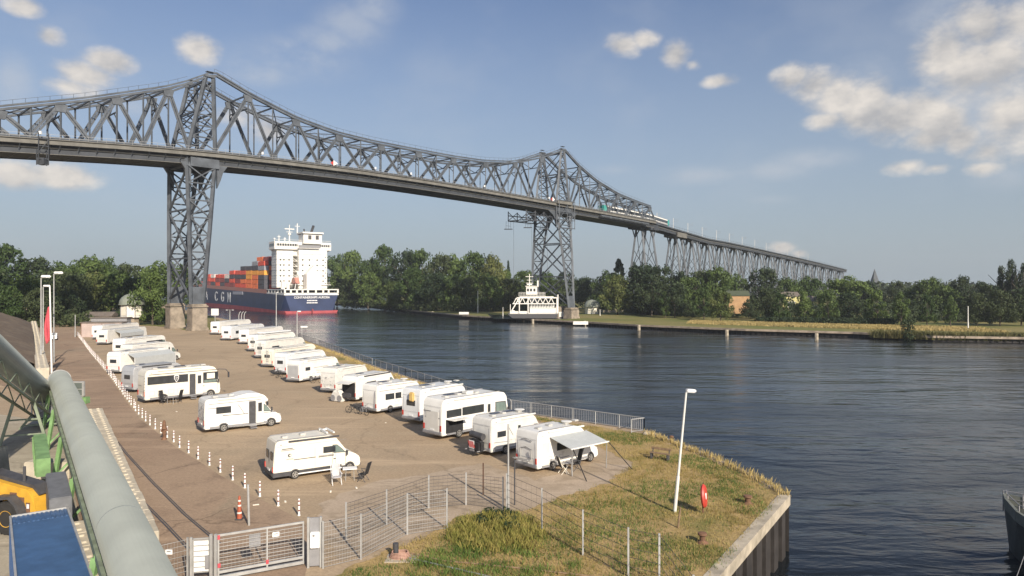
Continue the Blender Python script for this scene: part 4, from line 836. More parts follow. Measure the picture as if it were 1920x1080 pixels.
q = MB(); sh = [(0, .30), (.16, .34), (.22, .24), (.2, -.02), (.0, -.36), (-.2, -.02), (-.22, .24), (-.16, .34)]
sc_ = 1.05; cx, cz = L * .40, 1.98 * k
q.prism([(cx + a * sc_, cz + b_ * sc_) for a, b_ in sh], -h - .022, -h - .034); em = part(V['l3'], q, 'shield_emblem', M_letter)
q = MB(); q.prism([(cx + a * sc_ * .74, cz + b_ * sc_ * .74) for a, b_ in sh], -h - .030, -h - .040); q.build('emblem_field', M_glass, em)
q = MB(); q.box((cx, -h - .040, cz + .08), (.24, .012, .05)); q.box((cx, -h - .040, cz - .04), (.14, .012, .04)); q.build('emblem_bars', M_letter, em)
q = MB(); q.path([(L - .2 * k, -h - .02, 2.55 * k), (L + .45, -h - .25, 2.5 * k), (L + .72, -h - .28, 2.2 * k)], .035, 6); q.box((L + .74, -h - .28, 1.98 * k), (.10, .22, .55)); part(V['l3'], q, 'mirror_arm', M_dark)
q = MB(); q.box((L * .865, -h - .03, 1.98 * k), (L * .11, .02, .5 * k)); cu = part(V['l3'], q, 'window_blind', M_cream)
q = MB()
for i in range(5): q.box((-.02, -h + .12 * k + .0, (1.2 + i * .25) * k), (.03, .1, .04))
q.box((-.02, h * .3, 1.5 * k), (.04, h * .9, .02)); q.box((-.02, -h * .80, .8 * k), (.03, .12, .75 * k)); part(V['l3'], q, 'rear_lamps', M_dark)
r, L, k, h = V['l2']
q = MB(); q.box((L * .725, -h - .06, 1.28 * k), (.30, .03, 1.45)); part(V['l2'], q, 'towel', mat('pink_towel', (.62, .40, .36), .9, var=.1), bevel=.01)
q = MB(); random.seed(4)
for i in range(60): q.path([(-.04, random.uniform(-.8, .8) * h, random.uniform(.9, 2.1) * k), (-.05, random.uniform(-.8, .8) * h, random.uniform(.9, 2.1) * k)] if False else [(-.03, y_ := random.uniform(-.75, .75) * h, z_ := random.uniform(.95, 2.1) * k), (-.035, y_ + random.uniform(-.12, .12), z_ + random.uniform(.05, .22))], .014, 4)
part(V['l2'], q, 'rear_decor', M_grey)
r, L, k, h = V['l1']                                  # emblem and lettering-like mark, roof bars, grey sills
q = MB(); q.lathe((0, 0, 0), [(.10, 0), (.10, .012)], 20); em = part(V['l1'], q, 'round_emblem', M_dark); em.location = (L * .175, -h - .002, 1.78 * k); em.rotation_euler = (rad(90), 0, 0)
q = MB(); q.lathe((.03, .0, .004), [(.055, 0), (.055, .014)], 16); q.build('emblem_field', M_cream, em)
text_obj('CAMPER'[:0] or 'O\u00b7O\u00b7O' if False else 'oamoo', .15, M_grey, V['l1'][0], Matrix.Translation((L * .175, -h - .006, 1.52 * k)) @ Matrix.Rotation(rad(90), 4, 'X'))
q = MB(); q.box((L * .10, 0, .46 * k), (L * .22, 2 * h + .03, .34 * k)); q.box((L * .52, -h - .012, .56 * k), (L * .50, .03, .12 * k)); part(V['l1'], q, 'side_sill', M_dark, bevel=.02)
q = MB(); q.box((L * .52, -h + .0, .36 * k), (L * .50, .05, .08 * k)); part(V['l1'], q, 'side_step', M_letter)
q = MB(); q.box((L * .62, .1, 2.28 + .12), (.10, 1.5, .08)); q.box((L * .70, .1, 2.28 + .10), (.10, 1.5, .08)); q.box((L * .66, .6, 2.30 + .07), (.6, .10, .08)); part(V['l1'], q, 'roof_bars', M_white)
for v, x0, x1 in (('l5', .14, .98), ('l8', .18, .78)):   # awning tents on two caravans
    r, L, k, h = V[v]; q = MB(); P = [(L * x0, -h - .03, 2.62 * k), (L * x1, -h - .03, 2.62 * k), (L * x1, -h - 1.15, 2.1 * k), (L * x0, -h - 1.15, 2.1 * k)]
    q.add(P + [(a, b_, c_ - .04) for a, b_, c_ in P], [(0, 1, 2, 3), (7, 6, 5, 4), (0, 4, 5, 1), (1, 5, 6, 2), (2, 6, 7, 3), (3, 7, 4, 0)]); a_ = part(V[v], q, 'awning_tent', M_awn)
    q = MB(); q.box((L * (x0 + x1) / 2, -h - 1.13, 1.72 * k if v == 'l8' else 1.4 * k), (L * (x1 - x0), .03, .7 * k if v == 'l8' else 1.35 * k)); q.build('awning_wall', M_awn, a_)
    for x in (x0, x1): q = MB(); q.bar((L * x, -h - 1.13, 2.08 * k), (L * x, -h - 1.13, 0), .05); q.build('pole', M_letter, a_)
r, L, k, h = V['r5']
q = MB(); q.path([(-.05, -h * .75, 2.3 * k), (-.10, -h * .8, 1.6 * k), (-.08, -h * .75, .6 * k), (-.1, 0, .5 * k), (-.08, h * .75, .6 * k)], .025, 5); part(V['r5'], q, 'rear_trim', M_grey)
q = MB(); q.box((L * .86, -h - .03, .95 * k), (L * .16, .07, .62 * k)); part(V['r5'], q, 'grey_cab_side', M_silver, bevel=.03)  # grey panel laid over the side of the cab
r, L, k, h = V['r7']
q = MB()
random.seed(5)
for i in range(26): y_ = random.uniform(-.75, .75) * h; z_ = random.uniform(.8, 1.9) * k; q.path([(-.03, y_, z_), (-.035, y_ + random.uniform(-.2, .2), z_ + random.uniform(-.1, .1))], .014, 4)
part(V['r7'], q, 'rear_decor', M_grey)
r, L, k, h = V['r8']; q = MB(); q.box((-.02, 0, 1.45 * k), (.04, h * 1.5, 1.6 * k)); part(V['r8'], q, 'rear_panel', M_silver, bevel=.02)
q = MB(); q.box((-.02, 0, .1), (.02, .1, .02))
for v in ('r11', 'r11b', 'r10'):
    r, L, k, h = V[v]; q = MB()
    for y in (-.25, .05): q.bar((-.10, y, .8 * k), (-.10, y, 2.7 * k), .035)
    for i in range(6): q.bar((-.10, -.25, (.95 + i * .3) * k), (-.10, .05, (.95 + i * .3) * k), .03)
    part(V[v], q, 'ladder', M_lgrey)
r, L, k, h = V['r11b']; q = MB(); q.box((L * .5, 0, 2.9 + .22), (L * .62, 1.5, .22)); part(V['r11b'], q, 'roof_box', M_letter, bevel=.04)
r, L, k, h = V['r4']; q = MB(); q.box((-.12, -h * .2, 2.25 * k), (.25, .5, .75)); part(V['r4'], q, 'yellow_cover', mat('pale_yellow_cover', (.62, .43, .16), .8, var=.1), bevel=.08)

# --- camping furniture
def chair(loc, rz, label, m=M_black, fr=M_dark, group='camping chairs beside the motorhomes', tall=1.0):
    t = thing('camping_chair', label, 'chair', loc, rz, group)
    q = MB(); q.box((0, 0, .42), (.46, .46, .04)); q.build('seat', m, t, bevel=.012)
    q = MB(); q.add([(-.22, -.20, .44), (-.22, .20, .44), (-.42, .20, 1.08 * tall), (-.42, -.20, 1.08 * tall), (-.18, -.20, .44), (-.18, .20, .44), (-.38, .20, 1.10 * tall), (-.38, -.20, 1.10 * tall)], [(0, 1, 2, 3), (7, 6, 5, 4), (0, 4, 5, 1), (1, 5, 6, 2), (2, 6, 7, 3), (3, 7, 4, 0)]); q.build('backrest', m, t)
    for y in (-.25, .25):
        q = MB(); q.tube((-.24, y, .62), (.24, y, .0), .018, 6); q.tube((.24, y, .62), (-.26, y, .0), .018, 6); q.tube((-.42, y, 1.10 * tall), (-.18, y, .42), .018, 6); q.build('leg', fr, t)
        q = MB(); q.box((.02, y, .64), (.46, .05, .03)); q.build('armrest', fr, t, bevel=.008)
    return t
def table(loc, label, r_=.42, round_=True, m=M_letter, sq=(.8, .6), rz=0):
    t = thing('camping_table', label, 'table', loc, rz)
    q = MB()
    if round_: q.lathe((0, 0, .66), [(r_, 0), (r_, .03)], 22)
    else: q.box((0, 0, .68), (sq[0], sq[1], .04))
    q.build('tabletop', m, t)
    for a in (45, 135, 225, 315):
        q = MB(); c_, s_ = math.cos(rad(a)), math.sin(rad(a)); e = (r_ if round_ else sq[0] / 2) * .75; q.tube((e * c_, e * s_ * (1 if round_ else .8), .66), (e * c_ * 1.15, e * s_ * (1.15 if round_ else .9), 0), .016, 6); q.build('leg', M_lgrey, t)
    return t
chair(G(631, 908), rad(-65), 'white framed folding chair with pale back facing away, left of the camper van table', mat('pale_mesh', (.45, .44, .45), .8, var=.1), M_letter)
chair(G(681, 902), rad(165), 'dark folding chair right of the camper van table', M_brown if False else M_black)
table(G(656, 900), 'small white table between the two chairs beside the camper van', round_=False, m=M_letter, rz=rad(15))
chair(G(307, 757), rad(-20), 'dark reclining chair at the left of the round table by the cream motorhome', tall=1.15)
chair(G(334, 755), rad(170), 'dark high backed chair right of the round table by the cream motorhome', tall=1.15)
table(G(322, 757), 'round camping table in front of the cream motorhome', .48, m=M_grey)
chair(G(1079, 882), rad(200), 'tall black camping chair under the motorhome awning', tall=1.2)
chair(G(1057, 888), rad(20), 'black camping chair with cream legs at the left under the awning', fr=M_cream, tall=.95)
table(G(1067, 889), 'low folding table between the chairs under the awning', round_=False, m=M_grey, sq=(.5, .4))
def bicycle(loc, rz, label, m=M_black, group=None, s=.9):
    t = thing('bicycle', label, 'bicycle', loc, rz, group)
    for x in (-.5 * s, .5 * s):
        q = MB(); n = 18; R_ = .34 * s
        pts = [Vector((x + R_ * math.cos(2 * math.pi * i / n), 0, R_ + R_ * math.sin(2 * math.pi * i / n))) for i in range(n + 1)]; q.path(pts, .022, 5)
        for i in range(0, n, 3): q.tube((x, 0, R_), pts[i], .006, 3)
        q.build('wheel', M_rub, t)
    f = MB(); R_ = .34 * s; bb = (-.05 * s, 0, .3 * s); st = (-.18 * s, 0, .8 * s); hd = (.36 * s, 0, .82 * s)
    for a, b_ in ((bb, st), (st, hd), (bb, hd), (bb, (-.5 * s, 0, R_)), (st, (-.5 * s, 0, R_)), (hd, (.5 * s, 0, R_))): f.tube(a, b_, .022, 6)
    f.build('frame', m, t)
    q = MB(); q.box((-.2 * s, 0, .86 * s), (.24, .12, .05)); q.build('saddle', M_black, t, bevel=.02)
    q = MB(); q.tube((.34 * s, -.26, .98 * s), (.34 * s, .26, .98 * s), .018, 6); q.tube((.34 * s, 0, .98 * s), hd, .02, 6); q.build('handlebar', M_dark, t)
    return t
bicycle(G(661, 775), rad(-25), 'dark bicycle standing alone behind the raised tailgate')
bicycle(G(681, 778), rad(-40), 'bicycle with pale basket close to the grey rear wall of the motorhome', M_grey)
bicycle(G(517, 704), rad(60), 'left of two dark bicycles parked at the rear of the middle motorhomes', group='bicycles behind the middle motorhomes')
bicycle(G(524, 708), rad(75), 'right of two dark bicycles parked at the rear of the middle motorhomes', group='bicycles behind the middle motorhomes')
bicycle(G(594, 718), rad(10), 'dark bicycle leaning between the wavy line motorhome and the embossed one')
t = thing('covered_bicycles', 'pair of bicycles wrapped in a white cover behind the embossed motorhome', 'covered bicycles', G(634, 753), rad(-30))
q = MB(); prof = [(-.7, .02), (-.72, .6), (-.35, 1.15), (0, 1.0), (.3, 1.25), (.62, .75), (.7, .02)]; q.prism(prof, -.28, .28); q.build('cover', M_white2, t, bevel=.09, smooth=True)
for x in (-.42, .42): q = MB(); q.lathe((0, 0, 0), [(.3, -.01), (.3, .02)], 18); o = q.build('wheel_print', M_grey, t); o.location = (x, -.285, .38); o.rotation_euler = (rad(90), 0, 0)

# ------------------------------------------------------------ delineator posts
M_bandred = mat('dull_red_band', (.20, .05, .04), .6, var=.1)
dl = thing('delineator_post', 'knee high red and white banded post in the long row along the lot', 'delineator post', (0, 0, 0), 0, 'red and white posts along the lot')
q = MB(); q.lathe((0, 0, 0), [(.07, 0), (.07, .03), (.05, .05), (.045, .78), (.03, .82)], 10); q.build('post', M_letter, dl, smooth=True)
for z in (.22, .48, .68): q = MB(); q.lathe((0, 0, z), [(.052, 0), (.052, .065)], 10); q.build('red_band', M_bandred, dl, smooth=True)
index_kids(dl)
seg = []; tot = 0
for a, b in zip(row[1:], row[2:]): seg.append((tot, a, b)); tot += (b - a).length
pos_ = []; s = 0; step = 2.15
while s < tot: pos_.append(s); s += step; step = 2.15 if s < 20 else 2.0
first = True; chain = MB(); pp = []
for s in pos_:
    a0, a, b = [x for x in seg if x[0] <= s][-1]; p = a.lerp(b, (s - a0) / (b - a).length); pp.append(p)
    o = dl if first else copy_tree(dl); first = False; o.location = p + Vector((random.uniform(-.05, .05), random.uniform(-.05, .05), 0))
    k_ = len(pp); o['label'] = f'red and white banded post, {ORD[k_ - 1]} of its row from the gate end' if k_ <= 34 else 'red and white banded post in the far end of the row where they merge'
# ------------------------------------------------------------ lamps, posts and signs
def lamp(base, toppx, label, head='flag', m=M_lgrey, r_=.06, group=None, name='street_lamp', cat='street lamp', arm=(.5, 0)):
    h = (HOR - toppx) / F * base.y + H0 - base.z; t = thing(name, label, cat, base, 0, group)
    q = MB(); q.tube((0, 0, 0), (0, 0, h * .3), r_ * 1.35, 12); q.tube((0, 0, h * .3), (0, 0, h), r_, 12, r_ * .75); q.build('pole', m, t, smooth=True)
    if head == 'flag':
        q = MB(); q.bar((0, 0, h), (arm[0] * .4, arm[1] * .4, h + .06), .06); q.build('arm', m, t)
        q = MB(); q.prism([(-.08, -.12), (.30, -.16), (.50, 0), (.30, .16), (-.08, .12)], 0, .16, 'z'); o = q.build('lamp_head', M_letter, t, bevel=.04); o.location = (arm[0] * .2, arm[1] * .2, h + .02); o.rotation_euler = (0, 0, math.atan2(arm[1], arm[0] if arm[0] else 1e-6)); o.scale = [max(1.0, abs(arm[0]) * 1.6)] * 3
    elif head == 'double':
        q = MB(); q.bar((-arm[0], 0, h), (arm[0], 0, h), .06); q.build('arm', m, t)
        for sd in (-1, 1): q = MB(); q.box((sd * arm[0], 0, h - .06), (arm[0] * .6, .3, .14)); q.build('lamp_head', M_letter, t, bevel=.03)
    return t
lamp(G(1265, 960), 735, 'tall white street lamp standing alone in the grass by the water', arm=(.34, .1), m=M_white2, r_=.065).rotation_euler = (0, rad(5.5), 0)
lamp(G(953, 955), 795, 'tall thin grey pole standing in the fence corner in front of the awning motorhome', head='', r_=.05)
lamp(G(518, 616), 549, 'white lamp pole at the quay edge in front of the ship stern', arm=(.5, 0), r_=.14)
lamp(G(557, 634), 585, 'white lamp pole where the quay railing begins', arm=(.9, 0), r_=.13)
for px, py, tp, lb in ((431, 604, 581, 'short lamp with wide flat head beside the three curved rails'), (353, 612, 581, 'short lamp with wide flat head in front of the bridge piers')):
    lamp(G(px, py), tp, lb, 'double', arm=(1.0, 0), r_=.13, group='short quay lamps near the bridge piers')
for px, py, tp, lb, am in ((77, 700, 521, 'grey street lamp pole left of the red flag', 1.3), (81, 690, 538, 'thin yellowish street lamp pole behind the red flag', 1.0), (101, 680, 514, 'grey street lamp pole right of the red flag', 1.4)):
    lamp(G(px, py), tp, lb, 'flag', arm=(am, 0), r_=.09, group='street lamps by the red flag')
lamp(G(141, 632), 590, 'short grey mast at the far end of the row of banded posts', '', r_=.10)
for px, py, tp, lb in ((896, 587, 545, 'white lamp post on the far bank in front of the dark wood'), (1815, 618, 574, 'white lamp post on the far bank at the right near the poplars'), (943, 592, 576, 'short pale post on the far bank left of the ferry'), (1125, 592, 580, 'short pale post in the grass right of the domed kiosk'), (1246, 588, 560, 'slim pale young tree stake in front of the long hedge'), (1351, 596, 582, 'short pale post in the dry grass on the far bank')):
    p = G(px, py, FARZ); lamp(p, tp, lb, '', r_=.16, m=M_white2)
# flag pole with a red flag hanging from it
p = G(97, 700); fl = thing('flag_pole', 'white flagpole with a limp red flag beside the gravel heap', 'flagpole', p)
hp = (HOR - 541) / F * p.y + H0; q = MB(); q.tube((0, 0, 0), (-.25, 0, H0 + .4), .12, 12, .08); q.build('pole', M_letter, fl, smooth=True)
q = MB(); zt, zb = H0 - 2.2, H0 - 6.8; vs = []; fs = []; n = 10
for i in range(n + 1):
    z = lerp(zt, zb, i / n)
    for j in range(5): x = -.25 - j * .17 * (0.3 + .7 * math.sin(math.pi * min(1, i / n * .75 + .1))); vs.append((x, .10 * math.sin(j * 2.1 + i * .3), z - j * .10))
for i in range(n):
    for j in range(4): a = i * 5 + j; fs.append((a, a + 1, a + 6, a + 5))
q.add(vs, fs); o = q.build('flag', M_redf, fl, smooth=True)
md = o.modifiers.new('thick', 'SOLIDIFY'); md.thickness = .02
# orange beacon cone and old post on the road, rusty post in the row
p = G(449, 974); t = thing('traffic_beacon', 'faded orange and white banded beacon on the road', 'traffic beacon', p); t.scale = (.8, .8, .85)
q = MB(); q.box((0, 0, .04), (.42, .42, .08)); q.build('foot', M_dark, t, bevel=.02)
q = MB(); q.lathe((0, 0, .08), [(.16, 0), (.12, .5), (.07, 1.15), (.05, 1.25)], 12); b_ = q.build('body', M_orange, t, smooth=True)
for z, rr in ((.35, .145), (.75, .108), (1.02, .09)): q = MB(); q.lathe((0, 0, z), [(rr, 0), (rr - .008, .09)], 12); q.build('band', M_white2, b_)
p = G(467, 985); t = tag(MB().tube((0, 0, 0), (-.05, 0, 1.9), .055, 8).build('post', M_lgrey, origin=None), 'leaning grey steel post beside the orange beacon', 'post'); t.location = p
p = G(308, 824); q = MB(); q.lathe((0, 0, 0), [(.2, 0), (.17, .1), (.11, .2), (.12, .7), (.20, .78), (.14, .95), (.08, 1.35), (.05, 1.4)], 12); q.box((.14, 0, .7), (.16, .12, .14)); q.box((-.14, 0, .62), (.16, .12, .14))
o = q.build('hydrant', M_brown); o.location = p; tag(o, 'rusty brown hydrant standing in the row of banded posts', 'hydrant')
# ------------------------------------------------------------ quay railing
def railing(pts, label, h=1.05, gap=.17, name='railing', topm=M_lgrey, closed=True):
    o0 = G(*pts[0]); t = thing(name, label, 'railing', o0)
    P = [G(*p) - o0 for p in pts]; bars = MB(); hr = MB(); posts = []
    for a, b in zip(P, P[1:]):
        L = (b - a).length; hr.bar(a + Vector((0, 0, h)), b + Vector((0, 0, h)), .06, .05); hr.bar(a + Vector((0, 0, .12)), b + Vector((0, 0, .12)), .04, .035)
        n = int(L / gap)
        for i in range(n): c = a.lerp(b, i / n); bars.bar(c + Vector((0, 0, .12)), c + Vector((0, 0, h)), .022)
        m = max(1, round(L / 2.4))
        for i in range(m + 1): c = a.lerp(b, i / m); posts.append(c)
    hr.build('handrail', topm, t); bars.build('balusters', M_grey, t)
    for c in posts[:98]: q = MB(); q.bar(c, c + Vector((0, 0, h)), .06); q.build('post', M_lgrey, t)
    return t
railing([(959, 772), (1208, 809)], 'grey barred railing on the quay behind the awning motorhome, open at its right end')
railing([(1208, 809), (1184, 812)], 'short return of railing closing the right end of the quay fence')
railing([(840, 733), (957, 771)], 'quay railing section half hidden behind the large motorhome roofs', gap=.2)
railing([(704, 688), (760, 706), (838, 732)], 'quay railing section behind the van with the raised tailgate', gap=.25)
railing([(597, 647), (640, 664), (698, 686)], 'quay railing section along the grass verge in the middle of the row', gap=.3)
railing([(556, 633), (594, 646)], 'farthest quay railing section starting at the white lamp pole', gap=.4)
# ------------------------------------------------------------ fences and gate in front
def mesh_fence(P, h, label, post_px=None, nh=10, m=M_lgrey, vgap=.11, name='mesh_fence'):
    o0 = P[0].copy(); t = thing(name, label, 'fence', o0); q = MB()
    for a, b in zip(P, P[1:]):
        a = a - o0; b = b - o0; L = (b - a).length
        for i in range(nh + 1): z = .06 + (h - .08) * i / nh; q.bar(a + Vector((0, 0, z)), b + Vector((0, 0, z)), .013, .013)
        n = int(L / vgap)
        for i in range(n + 1): c = a.lerp(b, i / n); q.bar(c + Vector((0, 0, .04)), c + Vector((0, 0, h)), .005)
    q.build('wire_panel', m, t)
    for p in P: q = MB(); c = p - o0; q.bar(c, c + Vector((0, 0, h + .05)), .07, .05); q.build('post', M_lgrey, t)
    return t
FN = [G(606, 1066), G(677, 1049), G(764, 1003), G(838, 992)]
mesh_fence(FN, 1.82, 'grey wire mesh fence running right from the gate pillar')
F2 = [G(649, 1012), G(725, 984), G(804, 953), G(874, 947), G(943, 956)]
mesh_fence(F2, 1.6, 'thinner wire mesh fence standing on the edge of the pale paving', nh=9, m=M_dark, vgap=.22)
F3 = [G(943, 956), G(1016, 993), G(1093, 1042), G(1178, 1082), G(1236, 1096), G(1300, 1190)]
mesh_fence([G(950, 960)] + F3[1:], 1.85, 'wire mesh fence crossing the grass towards the quay', nh=5, m=M_dark, vgap=.4)
for px, py, h, lb in ((906, 928, 1.7, 'thin brown post on the pale paving in front of the warning board'), (965, 947, 2.3, 'dark slender post next to the tall pole in the fence corner')):
    o = MB().tube((0, 0, 0), (0, 0, h), .035, 8).build('post', M_brown if px < 950 else M_dark); o.location = G(px, py); tag(o, lb, 'post')
q = MB(); q.tube((0, 0, 0), (.12, 0, .95), .045, 8); o = q.build('post', M_wood); o.location = G(1271, 990); tag(o, 'short leaning wooden post just below the tall lamp', 'post')
F4 = [G(282, 1112), G(352, 1093)]
t = mesh_fence(F4, 1.65, 'low fence panel left of the white gate with a small notice', nh=8)
def place_sign(parent, c, w, h, lines, m=M_letter):
    q = MB(); q.box(c, (w, .02, h)); s_ = q.build('notice', m, parent, bevel=.004)
    q = MB()
    for i in range(lines): q.box((c[0], c[1] - .013, c[2] + h * (.12 - .28 * i)), (w * .55, .006, h * .14))
    q.build('notice_print', M_dark, s_)
c = (G(318, 1103) - F4[0]); place_sign(t, (c.x, c.y - .05, 1.35), .26, .18, 1)
# pedestrian gate
gp = G(365, 1092); t = thing('pedestrian_gate', 'narrow white backed gate with bars left of the sliding gate', 'gate', gp, rad(12))
for x in (-.12, .72): q = MB(); q.box((x, 0, .85), (.09, .09, 1.7)); q.build('gate_post', M_lgrey, t, bevel=.01)
q = MB(); q.box((.3, 0, .98), (.66, .03, 1.15)); q.build('panel', M_letter, t)
q = MB()
for i in range(8): q.box((.3, -.03, .18 + i * .2), (.74, .03, .03))
for x in (-.04, .64): q.box((x, -.03, .85), (.045, .045, 1.6))
q.box((.3, -.03, 1.64), (.72, .045, .045)); q.build('gate_frame', M_lgrey, t)
q = MB(); q.box((.5, -.07, .75), (.24, .05, .5)); q.build('lock_box', M_grey, t, bevel=.01)
# sliding gate
ga, gb = G(408, 1090), G(570, 1060); u = gb - ga; L = u.length; t = thing('sliding_gate', 'long grey barred sliding gate with red markings and a notice', 'gate', ga, math.atan2(u.y, u.x))
hg = 1.72; q = MB(); q.box((L / 2, 0, hg), (L, .07, .08)); q.box((L / 2, 0, .34), (L, .08, .10)); q.box((L / 2, 0, .14), (L, .10, .12))
for x in (.03, L * .56, L - .03): q.box((x, 0, hg / 2 + .1), (.06, .06, hg - .2))
q.build('gate_frame', M_lgrey, t, bevel=.006)
q = MB()
for i in range(9): q.box((L / 2, 0, .46 + i * .137), (L - .1, .016, .02))
for i in range(int(L / .14)): q.box((.06 + i * .14, 0, .95), (.005, .005, 1.3))
q.build('wire_panel', M_lgrey, t)
place_sign(t, (L * .66, -.05, 1.43), .26, .18, 1)
q = MB(); q.box((L * .42, .06, 1.3), (.42, .03, .5)); q.build('grey_plate', M_grey, t)
for x, z in ((.03, 1.66), (.05, .60), (L * .56, .42)): q = MB(); q.box((x, -.05, z), (.10, .02, .16)); q.build('red_marker', M_redf, t)
gp = G(396, 1094); t2 = thing('gate_post', 'paired steel posts between the narrow gate and the sliding gate', 'gate post', gp)
for x in (0, .17): q = MB(); q.box((x, 0, .92), (.10, .10, 1.85)); q.build('post', M_lgrey, t2, bevel=.01)
gp = G(590, 1064); t = thing('gate_pillar', 'square steel gate pillar with control box at the right of the sliding gate', 'gate pillar', gp, rad(10))
for x in (-.24, .24): q = MB(); q.box((x, 0, 1.0), (.09, .12, 2.0)); q.build('post', M_lgrey, t, bevel=.01)
q = MB(); q.box((0, .02, 1.02), (.38, .06, 1.9)); q.build('back_panel', M_grey, t)
q = MB(); q.box((.02, -.09, 1.12), (.36, .16, .62)); q.build('control_box', M_letter, t, bevel=.02)
for x in (-.02,): q = MB(); q.box((x, -.18, 1.32), (.08, .02, .08)); q.build('lamp', M_grey, t)
# ------------------------------------------------------------ things in the grass
p = G(1318, 962); t = thing('lifebuoy_stand', 'red lifebuoy holder leaning on its post in the grass', 'lifebuoy stand', p, rad(35))
q = MB(); q.tube((0, 0, 0), (0, 0, 1.0), .04, 8); q.build('post', M_brown, t)
q = MB(); q.lathe((0, 0, 0), [(.40, -.09), (.46, 0), (.40, .09)], 24); o = q.build('case', M_red, t, smooth=True); o.location = (0, -.06, .86); o.rotation_euler = (rad(84), rad(14), rad(28)); o.scale = (.95, 1.25, 1)
q = MB(); q.tube((.13, -.02, -.06 + .86), (.13, -.02, .1 + .86), .05, 8) if False else q.box((-.02, -.15, .86), (.16, .03, .30)); o = q.build('white_label', M_letter, t)
p = G(1237, 862); t = thing('park_bench', 'low dark wooden bench facing the canal in the dry grass', 'bench', p, math.atan2(-.72, .70) + rad(12))
for i in range(2): q = MB(); q.box((0, -.10 + i * .18, .42), (1.35, .13, .04)); q.build('seat_plank', M_wood, t, bevel=.01)
q = MB(); q.box((0, .24, .66), (1.35, .04, .16)); q.build('backrest', M_wood, t, bevel=.01)
for x in (-.55, .55): q = MB(); q.box((x, 0, .2), (.08, .36, .40)); q.bar((x, .18, .3), (x, .26, .74), .05); q.build('leg', M_dark, t)
for px, py, s_, lb in ((1402, 945, .30, 'dark weathered bollard stump in the dry grass nearest the quay corner'), (1317, 1018, .28, 'small dark stump low in the grass by the bottom fence'), (1259, 829, .22, 'small mooring bollard at the grassy edge behind the bench')):
    q = MB(); q.lathe((0, 0, 0), [(s_, 0), (s_ * .8, .05), (s_ * .45, .12), (s_ * .45, .3), (s_ * .75, .36), (s_ * .7, .44), (s_ * .2, .48)], 14); o = q.build('mooring_bollard', M_brown, smooth=True); o.location = G(px, py); tag(o, lb, 'bollard', 'old bollards in the grass')
q = MB(); q.box((0, 0, .12), (.6, .4, .24)); o = q.build('stone_block', M_cap, bevel=.06); o.location = G(1213, 816); tag(o, 'pale stone block at the end of the quay railing', 'stone block')
# hose coil on a manhole slab and pipes leading away
p = G(750, 1046); t = thing('hose_coil', 'coil of pinkish hose round a stub beside the fence foot', 'hose', p)
q = MB()
for k in range(5): q.path([Vector((.42 * math.cos(a_ * .35) * (1 - .06 * k), .3 * math.sin(a_ * .35) * (1 - .06 * k), .05 + .05 * k + .02 * math.sin(a_))) for a_ in range(19)], .025, 5)
q.build('coil', mat('faded_pink_hose', (.42, .25, .19), .6, var=.15), t); q = MB(); q.tube((-.2, .15, 0), (-.2, .15, .55), .12, 10); q.build('stub', M_dark, t)
q = MB(); q.box((.1, -.1, .02), (1.3, .9, .04)); q.build('slab', M_cap, t, bevel=.01)
for a_, lb, mm in (((770, 1040), 'upper of two pipes lying across the grass from the hose coil', M_wood), ((764, 1048), 'lower of two pipes lying across the grass from the hose coil', M_grey)):
    P = [G(*a_) + Vector((0, 0, .06)), G(a_[0] + 60, a_[1] + 14) + Vector((0, 0, .06)), G(a_[0] + 190, a_[1] + (26 if a_[1] < 1045 else 44)) + Vector((0, 0, .05)), G(a_[0] + 420, a_[1] + (52 if a_[1] < 1045 else 95)) + Vector((0, 0, .05))]
    q = MB(); q.path(P, .035, 6); tag(q.build('ground_pipe', mm, origin=P[0]), lb, 'pipe', 'pipes lying in the grass')
# small litter and stones on the lot
random.seed(12)
for i, (px, py) in enumerate(((535, 941), (480, 947), (723, 793), (331, 772), (620, 922), (668, 915), (497, 884))):
    q = MB(); q.box((0, 0, .02), (random.uniform(.12, .4), .10, .04)); o = q.build('parking_marker', M_cream, bevel=.01); o.location = G(px, py); o.rotation_euler = (0, 0, random.uniform(0, 3)); tag(o, 'small pale ground marker ' + ['near the last banded posts', 'left of the nearest camper van', 'in front of the lone bicycle', 'in front of the round table', 'just left of the white folding chair', 'in front of the white table', 'behind the rear bumper of the nearest camper van'][i], 'ground marker', 'pale ground markers on the lot')
# three curved ladder rails, signs and bollards near the bridge pier
for i, px in enumerate((448, 453, 458)):
    b0 = G(px, 608); q = MB(); q.path([(0, 0, 0), (-.05, 0, 2.6), (.1, .1, 3.5), (.5, .3, 3.9)], .11, 6); o = q.build('ladder_rail', M_lgrey); o.location = b0; tag(o, ['leftmost', 'middle', 'rightmost'][i] + ' of three curved steel quay ladder rails behind the far motorhomes', 'ladder rail', 'curved ladder rails on the quay')
for px, py, w, h, z, lb in ((403, 604, 2.4, 2.2, 3.3, 'white square board on a post just right of the bridge pier'),):
    t = thing('sign_board', lb, 'sign', G(px, py)); q = MB(); q.box((0, 0, z), (w, .12, h)); q.build('board', M_letter, t); q = MB(); q.tube((0, .1, 0), (0, .1, z), .12, 8); q.build('post', M_lgrey, t)
for px, lb in ((351, 'leftmost of the cream bollards in front of the bridge pier'), (359, 'middle one of the cream bollards in front of the bridge pier'), (364, 'rightmost of the cream bollards in front of the bridge pier')):
    q = MB(); q.lathe((0, 0, 0), [(.26, 0), (.26, 1.1), (.2, 1.2)], 10); o = q.build('bollard', M_cream); o.location = G(px, 614); tag(o, lb, 'bollard', 'cream bollards by the bridge pier')
